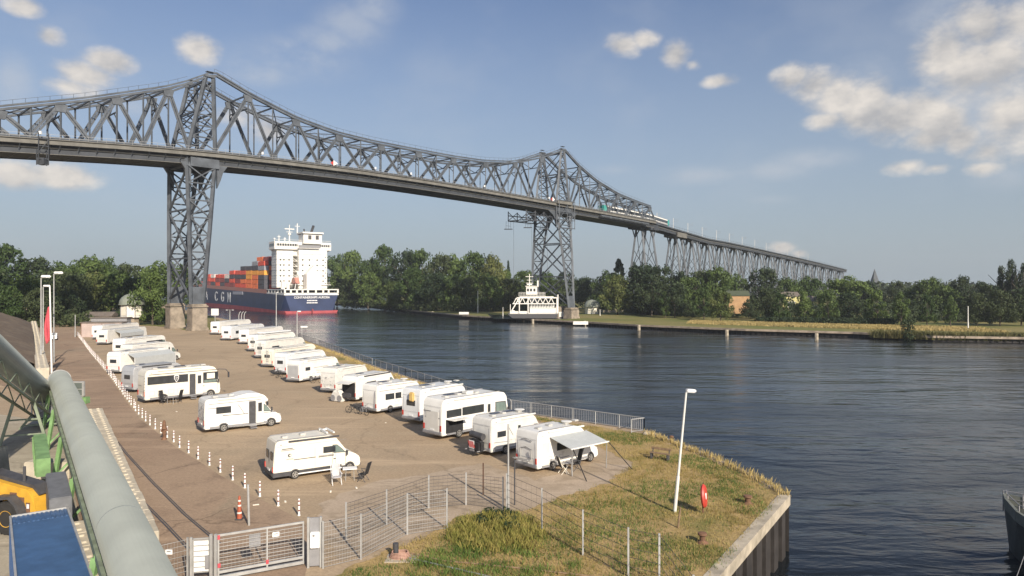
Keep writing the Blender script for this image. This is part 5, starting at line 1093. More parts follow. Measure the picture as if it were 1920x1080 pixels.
for px, py, lb in ((318, 588, 'white curved vent pipes beside the left bridge pier'),):
    t = thing('vent_pipe', lb, 'vent pipe', G(px, 600))
    for x in (-.9, .9): q = MB(); q.path([(x, 0, 0), (x, 0, 2.4), (x + .5, 0, 3.1), (x + 1.2, 0, 2.9)], .34, 8); q.build('pipe', M_letter, t)
t = thing('camera_post', 'small white camera box on a bent arm beside the quay lamp', 'camera', G(566, 634)); q = MB(); q.tube((0, 0, 0), (0, 0, 2.4), .08, 8); q.build('post', M_lgrey, t); q = MB(); q.box((.5, 0, 2.5), (1.5, .4, .35)); q.build('housing', M_letter, t, bevel=.05)

# ------------------------------------------------------------ container ship
sd_ = Vector((-.575, .818, 0)).normalized(); S = D(585, 585, 400); S.z = WATER
ship = thing('container_ship', 'big navy blue container ship with tall white superstructure seen from its stern', 'container ship', S, math.atan2(sd_.y, sd_.x))
SB, SL = 15.8, 285.0
def hull(z0f, z1f, name, m, out=0.0):
    q = MB(); st = [0, 6, 40, 100, 160, 210, 240, 262, 278, SL]; vs = []; fs = []
    for x in st:
        w = SB * (1 if x < 210 else max(.03, 1 - ((x - 210) / (SL - 210)) ** 1.7)) * (.97 if x == 0 else 1) + out
        wl = w * (.80 if x == 0 else 1)
        for y, z in ((-w, z1f(x)), (w, z1f(x)), (wl, z0f(x)), (-wl, z0f(x))): vs.append((x, y, z))
    n = len(st)
    for k in range(n - 1):
        for j in range(4): fs.append((k * 4 + j, k * 4 + (j + 1) % 4, k * 4 + 4 + (j + 1) % 4, k * 4 + 4 + j))
    fs += [(0, 1, 2, 3), (n * 4 - 1, n * 4 - 2, n * 4 - 3, n * 4 - 4)]
    q.add(vs, fs); return q.build(name, m, ship)
dk = lambda x: 10.3 + x * .021
hull(lambda x: 1.4, dk, 'hull', M_hullblue)
hull(lambda x: -4, lambda x: 1.35 + (.012 * x if x < 120 else 1.44), 'bottom_paint', M_antifoul, .05)
q = MB()                                              # raised coaming along the cargo deck
for y in (-SB + .3, SB - .3): q.add([(34, y - .15, dk(34)), (250, y - .15, dk(250)), (250, y - .15, dk(250) + 2.4), (34, y - .15, dk(34) + 2.4), (34, y + .15, dk(34)), (250, y + .15, dk(250)), (250, y + .15, dk(250) + 2.4), (34, y + .15, dk(34) + 2.4)], [(0, 1, 2, 3), (7, 6, 5, 4), (0, 4, 5, 1), (1, 5, 6, 2), (2, 6, 7, 3), (3, 7, 4, 0)])
q.build('deck_coaming', mat('salmon_coaming', (.48, .22, .17), .6, var=.1), ship)
q = MB(); q.box((17, 0, 13.3), (33, 2 * SB - .6, .3)); q.box((.2, 0, 10.9), (.5, 2 * SB, 1.3)); q.box((.2, 0, 13.4), (.5, 2 * SB, .6))
for y in (-15.3, -9.8, -6.6, -2.3, 2.3, 5.4, 8.6, 12, 15.3): q.box((.2, y, 12.2), (.5, 1.0, 2.4))
for x in (6, 12, 18, 24, 30):
    for y in (-15.5, 15.5): q.box((x, y, 12.2), (1.2, .5, 2.6))
for y in (-15.6, 15.6): q.box((17, y, 11.0), (33, .4, 1.4)); q.box((17, y, 13.4), (33, .4, .6))
q.build('mooring_deck', M_shipwhite, ship)
q = MB(); q.box((14, 0, 11.8), (20, 2 * SB - 3, 2.8)); q.build('deck_interior', M_dark, ship)
sup = MB(); sup.box((19, -5.0, 25.2), (13, 17.0, 22.5)); so1 = sup.build('superstructure', M_shipwhite, ship, bevel=.1)
sup = MB(); sup.box((21, 10.3, 25.5), (10, 9.6, 21.9)); sup.build('superstructure', M_shipwhite, ship, bevel=.1)
q = MB(); q.box((23, 4.5, 24.5), (5, 3, 19)); q.build('stair_recess', M_white2, ship)
q = MB()
for i in range(6): q.box((17.5, 4.6, 17.5 + i * 3.1), (6, 2.6, .25)); q.bar((14.8, 3.6, 17.5 + i * 3.1), (14.8, 5.6, 19 + i * 3.1), .2)
q.build('outside_stairs', M_shipwhite, ship)
q = MB(); q.box((20, 0, 38.9), (11, 33.5, 4.6)); q.prism([(-16.7, 36.6), (16.7, 36.6), (11, 33.4), (-11, 33.4)], 16.5, 24.5, 'x'); wh = q.build('wheelhouse', M_shipwhite, ship, bevel=.12)
q = MB(); q.box((14.45, 9.6, 39.3), (.15, 12.5, 1.3)); q.box((14.45, -13.2, 39.3), (.15, 6.0, 1.3)); q.box((20, 16.8, 39.3), (8, .15, 1.3)); q.build('window_band', M_glass, wh)
q = MB()
for i in range(9): q.box((14.35, 3.9 + i * 1.45, 39.3), (.12, .35, 1.4))
for i in range(5): q.box((14.35, -10.9 - i * 1.2, 39.3), (.12, .3, 1.4))
q.build('window_posts', M_shipwhite, wh)
q = MB(); q.box((16, -4.5, 43.2), (9, 11, 6.2)); fn = q.build('funnel_house', M_shipwhite, ship, bevel=.15)
q = MB(); q.box((16, -4.5, 46.5), (10.5, 12.4, .9)); q.build('roof_slab', M_shipwhite, fn); q = MB(); q.box((16, -4.5, 45.9), (10.2, 11.6, .4)); q.box((11.4, -2.7, 43.9), (.15, 1.9, 2.4)); q.box((11.4, -7.1, 43.9), (.15, 1.9, 2.4)); q.build('dark_openings', M_dark, fn)
q = MB(); q.box((11.2, -2.5, 38.4), (.3, 13, 1.7)); q.build('grille', M_grey, ship)
q = MB(); q.tube((16, -5, 46.8), (14, -2.0 - 3.8, 51), .75, 10); q.tube((17.6, -1.5, 46.8), (16.6, -1.0, 49), .4, 8); q.build('exhaust_pipe', M_dark, ship)
for (x, y, z0, h, w) in ((22, 1.2, 46, 6.6, .9), (20, 6.5, 41, 8.2, .8), (20, 12.6, 41, 4.2, .5), (20, 9.2, 41, 3.0, .5), (20, 15.2, 41, 2.6, .3)):
    q = MB(); q.tube((x, y, z0), (x, y, z0 + h), w * .5, 8, w * .3); q.bar((x, y - h * .22, z0 + h * .75), (x, y + h * .22, z0 + h * .75), .25)
    if h > 8: q.bar((x, y - 2.8, z0 + h - .3), (x, y + 2.8, z0 + h - .3), .35, .5); q.tube((x, y, z0 + h), (x, y, z0 + h + 2.2), .2, 6); q.lathe((x, y, z0 + h * .5), [(.3, 0), (1.0, .5), (1.0, 1.1), (.3, 1.6)], 10)
    q.build('mast', M_shipwhite, ship)
q = MB()
for z in (36.4, 41.3): 
    for y in (-16.6, 16.6): q.bar((14.6, y, z + .9), (25.4, y, z + .9), .12)
    q.bar((14.6, -16.6, z + .9), (14.6, 16.6, z + .9), .12)
q.box((19, -3.5, 16.2), (15, 24, .3)); q.bar((11.6, -15, 17.3), (11.6, 8, 17.3), .15); q.build('deck_rails', M_shipwhite, ship)
q = MB()
for i in range(7):
    z = 15.4 + i * 3.1; q.box((12.42, -5, z), (.12, 17.1, .16)); q.box((19, -13.55, z), (13, .12, .16)); q.box((15.9, 10.3, z), (.15, 9.7, .16)); q.box((21, 15.15, z), (10, .12, .16))
for y in (-13.2, -9.2, -4.5, .5, 3.2): q.box((12.42, y, 25), (.10, .12, 21))
q.box((15.9, 8.0, 25), (.12, .12, 21)); q.box((15.9, 12.6, 25), (.12, .12, 21)); q.build('deck_lines', M_awn, ship)
q = MB()
for i in range(5):
    z = 17.2 + i * 3.1
    for y in (-11, -7.4, -2.8, 1.2): q.box((12.40, y, z + 1.1), (.12, .7, .9))
    for y in (8, 11, 13): q.box((15.88, y, z + 1.1), (.12, .7, .9))
q.build('cabin_windows', M_glass, ship)
q = MB()                                              # small portholes on the aft and side faces
for i in range(6):
    for y in (-12.4,): q.box((12.45, y, 17 + i * 3.1), (.12, .6, .6))
    for x in (17, 20, 23): q.box((x, 15.13, 17 + i * 3.1), (.6, .12, .6))
q.box((12.45, -5, 27), (.12, .8, .5)); q.box((12.45, -9, 14.9), (.12, .9, 1.8)); q.build('portholes', M_glass, ship)
q = MB(); q.prism([(1.0, 16.8), (9.5, 16.8), (9.5, 20), (4, 20.3)], -1.2, 1.2); o = q.build('lifeboat', mat('faded_red_lifeboat', (.50, .22, .17), .6, var=.15), ship, bevel=.3); o.location = (3, 6.5, 0)
q = MB(); q.bar((4, 8.5, 13.5), (10, 4.8, 24), .35); q.bar((4, 5.0, 13.5), (10, 4.8, 24), .35); q.tube((8, 14, 13.5), (8, 14, 18), 1.2, 10); q.tube((5, 12, 13.5), (5, 12, 17), .9, 10); q.build('deck_gear', M_white2, ship)
q = MB(); q.box((8, -3, 17.5), (6, 8.5, 9.5)); q.prism([(-7, 22), (1.2, 22), (-3, 27)], 6, 11, 'x'); q.build('engine_casing', M_shipwhite, ship, bevel=.2)
RT = Matrix.Rotation(rad(90), 4, 'X')
def stext(txt, size, x, y, z, face, sx=1.0):
    Mx = (Matrix.Translation((x, y, z)) @ Matrix.Rotation(rad(-90), 4, 'Z') @ RT) if face == 'aft' else (Matrix.Translation((x, y, z)) @ Matrix.Rotation(rad(180), 4, 'Z') @ RT)
    return text_obj(txt, size, M_letter, ship, Mx, .05, sx=sx)
stext('CONTAINERSHIPS AURORA', 1.75, -.16 - .05, 0, 8.9, 'aft', .95)
q = MB()
for z, w in ((7.2, 6.0), (5.9, 6.4)):
    n = 7
    for i in range(n): q.box((-.15 + .07 * (8 - z) * 0, (i - (n - 1) / 2) * w / n, z), (.3, w / n * .72, .62))
q.build('port_name', M_letter, ship)
for ch, x in (('M', 124), ('G', 143), ('C', 163), ('A', 196), ('M', 216), ('C', 236)): stext(ch, 9.8, x, SB + .12 if x < 209 else SB * .93 + .2, 7.6 + .012 * (x - 138), 'side', 1.35)
q = MB(); q.box((100, SB + .1, 11.0), (26, .15, 2.0)); q.build('side_board', mat('grey_board', (.42, .42, .46), .7), ship)
q = MB(); q.prism([(-2.0, -1.6), (-.2, -1.6), (.6, 2.4), (-1.4, 2.4)], -.25, .25); q.build('rudder', M_antifoul, ship)
# containers on deck: each visible box is a thing
CC = {'red': (.56, .08, .05), 'orange red': (.68, .17, .06), 'orange': (.72, .32, .05), 'dark grey': (.06, .06, .075), 'maroon': (.22, .05, .05), 'white': (.62, .58, .54), 'grey': (.25, .26, .29)}
CM = {k: mat('container_' + k.replace(' ', '_'), v, .6, var=.12, scale=.4) for k, v in CC.items()}
cm_me = {}
def cont_mesh(col, ln=12.6):
    if (col, ln) in cm_me: return cm_me[(col, ln)]
    q = MB(); q.box((0, 0, 1.4), (ln, 2.5, 2.72)); n = 30
    for i in range(n): q.box((-ln / 2 + .4 + i * (ln - .8) / (n - 1), 1.28, 1.4), (.2, .10, 2.4)); q.box((-ln / 2 + .4 + i * (ln - .8) / (n - 1), -1.28, 1.4), (.2, .10, 2.4))
    for x in (-1, 1):
        for y in (-1, 1): q.box((x * (ln / 2 - .05), y * 1.2, 1.4), (.25, .28, 2.82))
    for y in (-.8, -.3, .3, .8): q.box((-ln / 2 - .05, y, 1.4), (.1, .08, 2.4))
    o = q.build('shipping_container', CM[col]); cm_me[(col, ln)] = o.data; bpy.data.objects.remove(o); return cm_me[(col, ln)]
random.seed(21)
bays = [(46, 6, ['dark grey', 'dark grey', 'dark grey', 'orange', 'grey', 'red', 'dark grey']), (60, 6, ['orange red', 'orange red', 'orange red', 'orange', 'dark grey', 'grey']), (74, 5, ['orange red', 'orange red', 'orange', 'orange', 'dark grey']), (88, 5, ['red', 'orange red', 'dark grey', 'red', 'dark grey']),
        (102, 4, ['red', 'maroon', 'dark grey', 'red']), (118, 4, ['maroon', 'red', 'dark grey', 'red']), (132, 3, ['maroon', 'dark grey', 'white']), (146, 3, ['dark grey', 'maroon', 'red']), (160, 3, ['red', 'maroon', 'red']), (176, 3, ['dark grey', 'red', 'white']), (192, 3, ['maroon', 'red', 'red']), (210, 2, ['red', 'dark grey'])]
where = {46: 'against the white superstructure', 60: 'second stack forward of the superstructure', 74: 'third stack forward of the superstructure', 88: 'fourth stack forward of the superstructure', 102: 'fifth stack forward of the superstructure'}
for x, nt_, cols in bays:
    z0 = dk(x) + 2.3
    for r_ in range(0, 10):
        extra = 1 if (x in (46, 60) and r_ > 0) else 0
        for tz in range(nt_ + extra):
            if r_ > 0 and tz < nt_ + extra - 2 and not (x == 46): continue
            if x == 46 and r_ > 3 and tz < nt_ - 1: continue
            col = cols[tz % len(cols)] if r_ == 0 else random.choice(['dark grey', 'red', 'dark grey', 'maroon', 'grey', 'orange red'])
            o = bpy.data.objects.new('shipping_container', cont_mesh(col)); C.objects.link(o); loc = ship.matrix_basis @ Vector((x, 0, 0))
            o.rotation_euler = ship.rotation_euler; lv = Vector((x, SB - 1.6 - r_ * 3.0, z0 + tz * 2.86)); o.location = S + Matrix.Rotation(ship.rotation_euler.z, 3, 'Z') @ lv
            tier = ['bottom', 'second', 'third', 'fourth', 'fifth', 'sixth', 'seventh', 'eighth'][tz]
            if r_ == 0: lb = f'{col} shipping container in the {tier} tier of the ship side, {where.get(x, "towards the bow behind the bridge pier")}'
            else: lb = f'{col} shipping container on the inner rows of the ship, {tier} tier'
            tag(o, ' '.join(lb.split()[:16]), 'container', 'containers stacked on the ship')

# ------------------------------------------------------------ ferry in its slip
p0 = D(957, 595, 292); fy = thing('car_ferry', 'small white car ferry with open truss sides lying in its slip left of the far bridge tower', 'ferry', p0)
fy['label'] = 'small white car ferry with open truss sides beside the far bridge tower'
fy.scale = (.885, .885, .90)
q = MB(); q.prism([(1.0, -.4), (21.5, -.4), (22.2, 1.6), (0, 1.6), (-1.2, 2.0), (-1.0, 1.2)], 0, 7.5); q.build('hull', M_dark, fy)
q = MB(); q.box((11, 3.7, 1.8), (22.5, 7.4, .4)); q.box((15.3, -.05, 3.2), (12.5, .25, 2.3)); q.box((.9, -.05, 2.6), (2.2, .2, 1.3)); q.box((5, -.05, 2.4), (6, .12, .9)); q.build('bulwark', M_shipwhite, fy)
q = MB()
for i in range(9): q.box((10 + i * 1.3, -.2, 5.2), (.22, .2, 1.9))
q.box((15, .3, 6.3), (13, .6, .35)); q.box((15.3, -.2, 4.3), (12.5, .2, .25)); q.box((15, 1.4, 5.1), (12, .3, 1.9)); q.build('side_windows', M_white2, fy)
q = MB()
for a, b in ((1.4, 4.2), (4.2, 7.0), (7.4, 10), (10, 12.6), (12.6, 15.2), (15.2, 17.8), (17.8, 20.4)):
    m_ = (a + b) / 2; q.bar((a, -.3, 6.3), (m_, -.3, 9.0), .34); q.bar((m_, -.3, 9.0), (b, -.3, 6.3), .34)
q.bar((0.6, -.3, 3.0), (4.2, -.3, 9.0), .5); q.bar((4.2, -.3, 2), (4.2, -.3, 9.0), .45); q.bar((8.3, -.3, 2), (8.3, -.3, 9), .5); q.bar((3, -.3, 9.0), (20.4, -.3, 9.0), .45); q.bar((1, -.3, 6.3), (20.4, -.3, 6.3), .4)
q.bar((0, -.3, 3.2), (0, -.3, 6), .3); q.bar((21.8, -.3, 2), (21.8, -.3, 9), .5); q.build('side_truss', M_shipwhite, fy)
q = MB(); q.box((12.3, 3.7, 9.4), (16, 7.5, .35)); q.box((19.5, 3.7, 9.0), (5, 7, .5)); up = q.build('upper_deck', M_shipwhite, fy)
q = MB()
for z in (10.2, 10.9, 11.5): q.bar((4, -.1, z), (16.2, -.1, z), .10)
for i in range(19): q.bar((4 + i * .68, -.1, 9.5), (4 + i * .68, -.1, 11.5), .11)
q.build('deck_railing', M_shipwhite, up)
q = MB(); q.box((10, 3, 12.2), (5.2, 4, 3.6)); q.box((10, 3, 14.3), (6, 4.8, .4)); wh = q.build('wheelhouse', M_shipwhite, fy, bevel=.08)
q = MB()
for x in (8.3, 9.7, 11.3): q.box((x, .95, 12.6), (.95, .12, 1.3))
q.build('window', M_glass, wh)
q = MB(); q.tube((9, 3, 14.4), (9, 3, 20), .22, 8); [q.bar((9 - w, 3, z), (9 + w, 3, z), .22) for z, w in ((18.8, 1.8), (17.2, 1.2), (15.8, 1.6))]; q.box((9, 3, 15.2), (2.4, .5, .5)); q.tube((12.9, 3, 14), (12.9, 3, 17), .4, 8); q.build('mast', M_shipwhite, fy)
q = MB(); q.box((25, 5, 1.2), (5, 3, 2.4)); q.tube((22.2, 0, 2), (22.2, 0, 10.5), .35, 8); q.build('ramp_gear', M_white2, fy)
sl_ = sheet('slip_basin', [D(925, 590, 290)[:2], D(1064, 590, 286)[:2], D(1064, 590, 305)[:2], D(915, 590, 340)[:2]], FARZ + .05, M_water)

# ------------------------------------------------------------ kiosks, houses and other buildings
def dome_kiosk(name, label, base, w, h_wall, h_dome, foot=0.0):
    t = thing(name, label, 'kiosk', base); q = MB(); r_ = w / 2 * .86
    z0 = 0
    if foot: q.lathe((0, 0, 0), [(r_ * .75, 0), (r_ * .7, foot)], 8); q.build('footing', M_stone, t); q = MB(); z0 = foot
    q.lathe((0, 0, z0), [(r_, 0), (r_, h_wall)], 8); wl = q.build('wall', M_white2, t)
    q = MB()
    for i in range(8): a = 2 * math.pi * (i + .5) / 8; q.box((r_ * .93 * math.cos(a), r_ * .93 * math.sin(a), z0 + h_wall * .52), (.12, r_ * .62, h_wall * .7), rz=a)
    q.build('panel', M_cream, wl)
    q = MB()
    for i in range(8): a = 2 * math.pi * i / 8; q.bar((r_ * 1.01 * math.cos(a), r_ * 1.01 * math.sin(a), z0), (r_ * 1.01 * math.cos(a), r_ * 1.01 * math.sin(a), z0 + h_wall), .18)
    q.build('frame_posts', M_grey, wl)
    q = MB(); n = 9; R_ = w / 2; q.lathe((0, 0, z0 + h_wall), [(R_, -.15), (R_ * 1.06, 0)] + [(R_ * math.cos(rad(90) * i / n), .1 + h_dome * math.sin(rad(90) * i / n)) for i in range(n)] + [(.02, h_dome + .1)], 24); q.build('dome', M_dome, t, smooth=True)
    q = MB(); q.tube((0, 0, z0 + h_wall + h_dome), (0, 0, z0 + h_wall + h_dome + .9), .08, 6); q.build('finial', M_dark, t)
    return t
dome_kiosk('domed_kiosk', 'tall white kiosk with grey dome on a stone foot behind the left row', G(247, 610), 6.9, 3.8, 3.2, 2.4)
dome_kiosk('domed_kiosk', 'low white kiosk with grey dome right of the far bridge pier', D(1110, 588, 345), 7.9, 3.3, 3.5)
t = thing('site_container', 'pale pink flat roofed cabin with a dark doorway at the end of the lot', 'cabin', G(190, 632), rad(8))
q = MB(); q.box((0, 1.5, 1.6), (8.6, 3, 3.2)); q.build('wall', M_pink, t, bevel=.03); q = MB(); q.box((0, 1.5, 3.3), (9, 3.4, .2)); q.build('roof', M_roofdark, t); q = MB(); q.box((2.6, -.03, 1.2), (.8, .08, 2.1)); q.build('door', M_dark, t)
q = MB(); q.box((-4.25, -.02, 1.6), (.12, .1, 3.2)); q.box((.1, -.02, 1.6), (.06, .06, 3.2)); q.build('corner_post', M_brown, t)
t = thing('flat_cabin', 'grey low shed joined behind the pink cabin', 'shed', G(206, 617), rad(8)); q = MB(); q.box((0, 1, 1.5), (9, 3, 3)); q.build('wall', M_grey, t); q = MB(); q.box((0, 1, 3.1), (9.6, 3.6, .2)); q.build('roof', M_roofdark, t)
def house(name, label, base, w, d, h, hr, rz=0, wm=M_cream, rm=M_roofdark, wins=2, cat='house', chimney=False):
    t = thing(name, label, cat, base, rz); q = MB(); q.box((0, d / 2, h / 2), (w, d, h)); wl = q.build('wall', wm, t)
    q = MB(); q.prism([(-.4, h), (d + .4, h), (d / 2, h + hr)], -w / 2 - .4, w / 2 + .4, 'x'); rf = q.build('roof', rm, t)
    for i in range(wins): x = -w / 2 + w * (i + .5) / wins; q = MB(); q.box((x, -.03, h * .55), (w / wins * .42, .1, h * .34)); f = q.build('window', M_letter, t); q = MB(); q.box((x, -.09, h * .55), (w / wins * .36, .06, h * .28)); q.build('pane', M_glass, f)
    if chimney: q = MB(); q.box((w * .25, d / 2, h + hr * .9), (.9, .9, hr)); q.build('chimney', M_brown, rf)
    return t
house('bungalow', 'small cream bungalow with low dark roof among the trees left of the domed kiosk', G(184, 610), 7, 5, 2.7, 1.3, rad(6), wins=1)
house('snack_kiosk', 'white booth with dark opening left of the domed kiosk', G(222, 602), 4.2, 3, 3.2, .5, 0, M_letter, M_roofdark, 1, 'booth')
M_brick = mat('ochre_brick', (.40, .25, .13), .9, var=.15, scale=.5)
house('brick_house', 'ochre brick gable end showing between trees on the far bank', D(1386, 588, 300), 8.6, 10, 7.6, 2.2, rad(-5), M_brick, mat('green_roof', (.07, .085, .05), .9, var=.2), 0)
house('white_house', 'small pale yellow house behind the trees right of the brick gable', D(1484, 590, 330), 8, 8, 8.5, 2.2, 0, mat('pale_yellow_wall', (.52, .48, .22), .8), M_roofdark, 1)
house('yellow_house', 'second pale yellow house among the trees farther right', D(1532, 592, 320), 7, 7, 6.5, 2.5, 0, mat('straw_wall', (.55, .50, .26), .8), M_roofdark, 1)
q = MB(); q.box((0, 0, 0), (9, 9, 20)); q.lathe((0, 0, 10), [(6.6, 0), (5, 2), (.2, 17)], 4); o = q.build('church_spire', mat('slate_spire', (.08, .09, .10), .8)); o.location = D(1640, 548, 820); o.rotation_euler = (0, 0, rad(45)); tag(o, 'dark pointed spire on the skyline right of the viaduct', 'spire')
# white car and parked vehicles far left
def car(base, rz, label, m=M_letter, s=1.0, cat='car', name='parked_car', group='cars beyond the lot'):
    t = thing(name, label, cat, base, rz, group); L_, h_, w_ = 4.3 * s, 1.45 * s, .85 * s
    q = MB(); q.prism([(0, .28), (0, .75), (.25, .88), (.9, .95), (1.5, h_), (3.0, h_), (3.6, .95), (4.2, .85), (4.3, .6), (4.3, .28)] if s == 1 else [(0, .3), (0, 2.0), (.2, 2.2), (3.6, 2.2), (4.4, 1.3), (5.3, 1.1), (5.4, .3)], -w_, w_); q.build('body', m, t, bevel=.06, smooth=True)
    q = MB()
    for sd in (-1, 1): q.prism([(1.05, .95), (1.6, h_ - .08), (2.95, h_ - .08), (3.4, .95)], sd * (w_ - .02), sd * (w_ + .012))
    q.box((.8 + .5, 0, 1.17), (.05, w_ * 1.5, .36)); q.box((3.28, 0, 1.2), (.06, w_ * 1.5, .36)); q.build('window', M_glass, t)
    for x in (.8, 3.5):
        for sd in (-1, 1): wheel(t, x, sd * (w_ - .09), sd, .31, .18)
    q = MB()
    for sd in (-1, 1): q.box((4.28, sd * .6, .68), (.08, .3, .14))
    q.build('headlight', M_hatch, t); return t
car(G(100, 636), rad(-60), 'white car coming along the road beside the red flag')
for px, py, lb, rz in ((178, 588, 'small dark car parked under the trees left of the kiosk dome', .2), (242, 585, 'dark car roof right beside the domed kiosk', 0)): car(G(px, py + 12), rz, lb, M_dark)
for px, py, lb in ((1192, 0, ''),): pass
t = car(G(200, 598), 0, 'white pickup lorry parked under the trees behind the bungalow', M_letter)
for px, lb in ((653, 'white sign panel on the far shore right of the ship stern'), (718, 'white hut shaped box on the far shore among bushes')):
    q = MB(); q.box((0, 0, 1.6), (4.2, 1.5, 3.2)); q.prism([(-2.3, 3.2), (2.3, 3.2), (0, 4.2)], -.8, .8); o = q.build('shore_hut', M_letter, bevel=.05); o.location = D(px, 562 if px < 700 else 580, 520 if px < 700 else 445); o.location.z = FARZ + (2.5 if px < 700 else 8 if False else 3.0); tag(o, lb, 'hut')
for px, w_, lb in ((1112, 14, 'pale low wall right of the domed kiosk on the far bank'),):
    q = MB(); q.box((0, 0, .8), (w_, .6, 1.6)); o = q.build('garden_wall', M_cap); o.location = D(1150, 590, 370); o.location.z = FARZ; tag(o, lb, 'wall')

# ------------------------------------------------------------ trees
def leafmat(name, c1, c2, sc_=.22):
    m = bpy.data.materials.new(name); m.use_nodes = True; t = m.node_tree; b = t.nodes['Principled BSDF']; L = t.links; b.inputs['Roughness'].default_value = .65; b.inputs['Specular IOR Level'].default_value = .25
    g = t.nodes.new('ShaderNodeNewGeometry'); n = t.nodes.new('ShaderNodeTexNoise'); n.inputs['Scale'].default_value = sc_; n.inputs['Detail'].default_value = 4; L.new(g.outputs['Position'], n.inputs['Vector'])
    oi = t.nodes.new('ShaderNodeObjectInfo'); a = t.nodes.new('ShaderNodeMath'); a.operation = 'MULTIPLY_ADD'; L.new(oi.outputs['Random'], a.inputs[0]); a.inputs[1].default_value = .45; a.inputs[2].default_value = -.22
    s = t.nodes.new('ShaderNodeMath'); L.new(n.outputs['Fac'], s.inputs[0]); L.new(a.outputs[0], s.inputs[1])
    r = t.nodes.new('ShaderNodeValToRGB'); r.color_ramp.elements[0].position = .30; r.color_ramp.elements[1].position = .72; r.color_ramp.elements[0].color = (*c1, 1); r.color_ramp.elements[1].color = (*c2, 1)
    L.new(s.outputs[0], r.inputs[0]); L.new(r.outputs[0], b.inputs['Base Color'])
    tr = t.nodes.new('ShaderNodeBsdfTranslucent'); L.new(r.outputs[0], tr.inputs['Color']); mx_ = t.nodes.new('ShaderNodeMixShader'); mx_.inputs[0].default_value = .22
    L.new(b.outputs[0], mx_.inputs[1]); L.new(tr.outputs[0], mx_.inputs[2]); L.new(mx_.outputs[0], t.nodes['Material Output'].inputs[0]); return m
M_leaf = leafmat('broad_leaves', (.040, .070, .020), (.115, .165, .045)); M_leafd = leafmat('dark_leaves', (.028, .048, .022), (.065, .085, .035)); M_leafc = leafmat('conifer_needles', (.026, .046, .030), (.055, .080, .045)); M_leafl = leafmat('light_leaves', (.065, .095, .025), (.15, .165, .055))
M_bark = mat('bark', (.10, .08, .06), .95, var=.3, scale=3)
import numpy as np
rng = np.random.default_rng(3)
def leaves_mesh(name, centers, radii, per, size, m, squash=.8):
    vs = []; fs = []; k = 0
    C_ = np.repeat(np.array(centers), per, 0); R_ = np.repeat(np.array(radii), per)
    n = len(C_); d = rng.normal(size=(n, 3)); d /= np.linalg.norm(d, axis=1)[:, None]; rr = R_ * (.55 + .5 * rng.random(n) ** .6)
    P = C_ + d * rr[:, None] * np.array([1, 1, squash])
    nn = d + rng.normal(size=(n, 3)) * .55; nn /= np.linalg.norm(nn, axis=1)[:, None]
    a = np.cross(nn, rng.normal(size=(n, 3))); a /= np.linalg.norm(a, axis=1)[:, None]; b = np.cross(nn, a); s = size * (.6 + .8 * rng.random(n))
    a *= s[:, None]; b *= (s * .7)[:, None]
    V_ = np.stack([P - a, P - b * .9, P + a, P + b], 1).reshape(-1, 3); me = bpy.data.meshes.new(name)
    me.from_pydata(V_.tolist(), [], (np.arange(n * 4).reshape(-1, 4)).tolist()); me.materials.append(m); return me
def proto(kind, seed, m):
    r = random.Random(seed); cs = []; rs = []
    if kind == 'broad':
        for i in range(46):
            z = r.uniform(.16, .95); w = math.sin(math.pi * min(1, max(0, (z - .05) / .98)) ** .8) * .5 * (.75 + .4 * r.random()); a = r.uniform(0, 6.283); cs.append((w * math.cos(a), w * math.sin(a), z)); rs.append(r.uniform(.09, .16))
        for i in range(14): a = r.uniform(0, 6.283); w = r.uniform(0, .25); cs.append((w * math.cos(a), w * math.sin(a), r.uniform(.3, .85))); rs.append(.17)
        per, sz = 75, .026
    elif kind == 'conifer':
        for i in range(90):
            z = r.random() ** 1.2 * .93 + .05; w = (1 - z) * .48 * r.uniform(.6, 1.05) + .01; a = r.uniform(0, 6.283); cs.append((w * math.cos(a), w * math.sin(a), z)); rs.append(.035 + .08 * (1 - z))
        per, sz = 60, .026
    elif kind == 'poplar':
        for i in range(50):
            z = r.uniform(.08, .96); w = .42 * math.sin(math.pi * (z * .9 + .08)) ** .6 * r.uniform(.3, 1); a = r.uniform(0, 6.283); cs.append((w * math.cos(a), w * math.sin(a), z)); rs.append(r.uniform(.07, .13))
        per, sz = 65, .022
    else:
        for i in range(34):
            z = r.uniform(.16, .93); w = .46 * (math.sin(math.pi * min(1, (1.02 - z) ** .9 * .62 + .0)) ** 1.0) * r.uniform(.5, 1.05); a = r.uniform(0, 6.283); cs.append((w * math.cos(a), w * math.sin(a), z)); rs.append(r.uniform(.09, .15))
        per, sz = 75, .03
    cm_ = leaves_mesh('crown', cs, rs, per, sz, m, .85)
    tr = MB(); tr.tube((0, 0, -.03), (0, 0, .35), .028, 8, .018); tr.tube((0, 0, .35), (0, 0, .8), .018, 6, .006)
    for i in range(7): a = r.uniform(0, 6.283); z = r.uniform(.18, .55); tr.tube((0, 0, z), (.3 * math.cos(a), .3 * math.sin(a), z + .25), .011, 5, .004)
    o = tr.build('trunk', M_bark); tm = o.data; bpy.data.objects.remove(o); return cm_, tm
PR = {'b': [proto('broad', s, M_leaf) for s in (1, 2, 3)], 'd': [proto('broad', s, M_leafd) for s in (4, 5)], 'l': [proto('broad', 6, M_leafl)], 'c': [proto('conifer', s, M_leafc) for s in (7, 8)], 'p': [proto('poplar', 9, M_leafd)], 's': [proto('small', s, M_leaf) for s in (10, 11)]}
KN = {'b': 'broadleaf tree', 'd': 'dark broadleaf tree', 'l': 'light green broadleaf tree', 'c': 'conifer', 'p': 'tall slim poplar', 's': 'small rounded tree'}
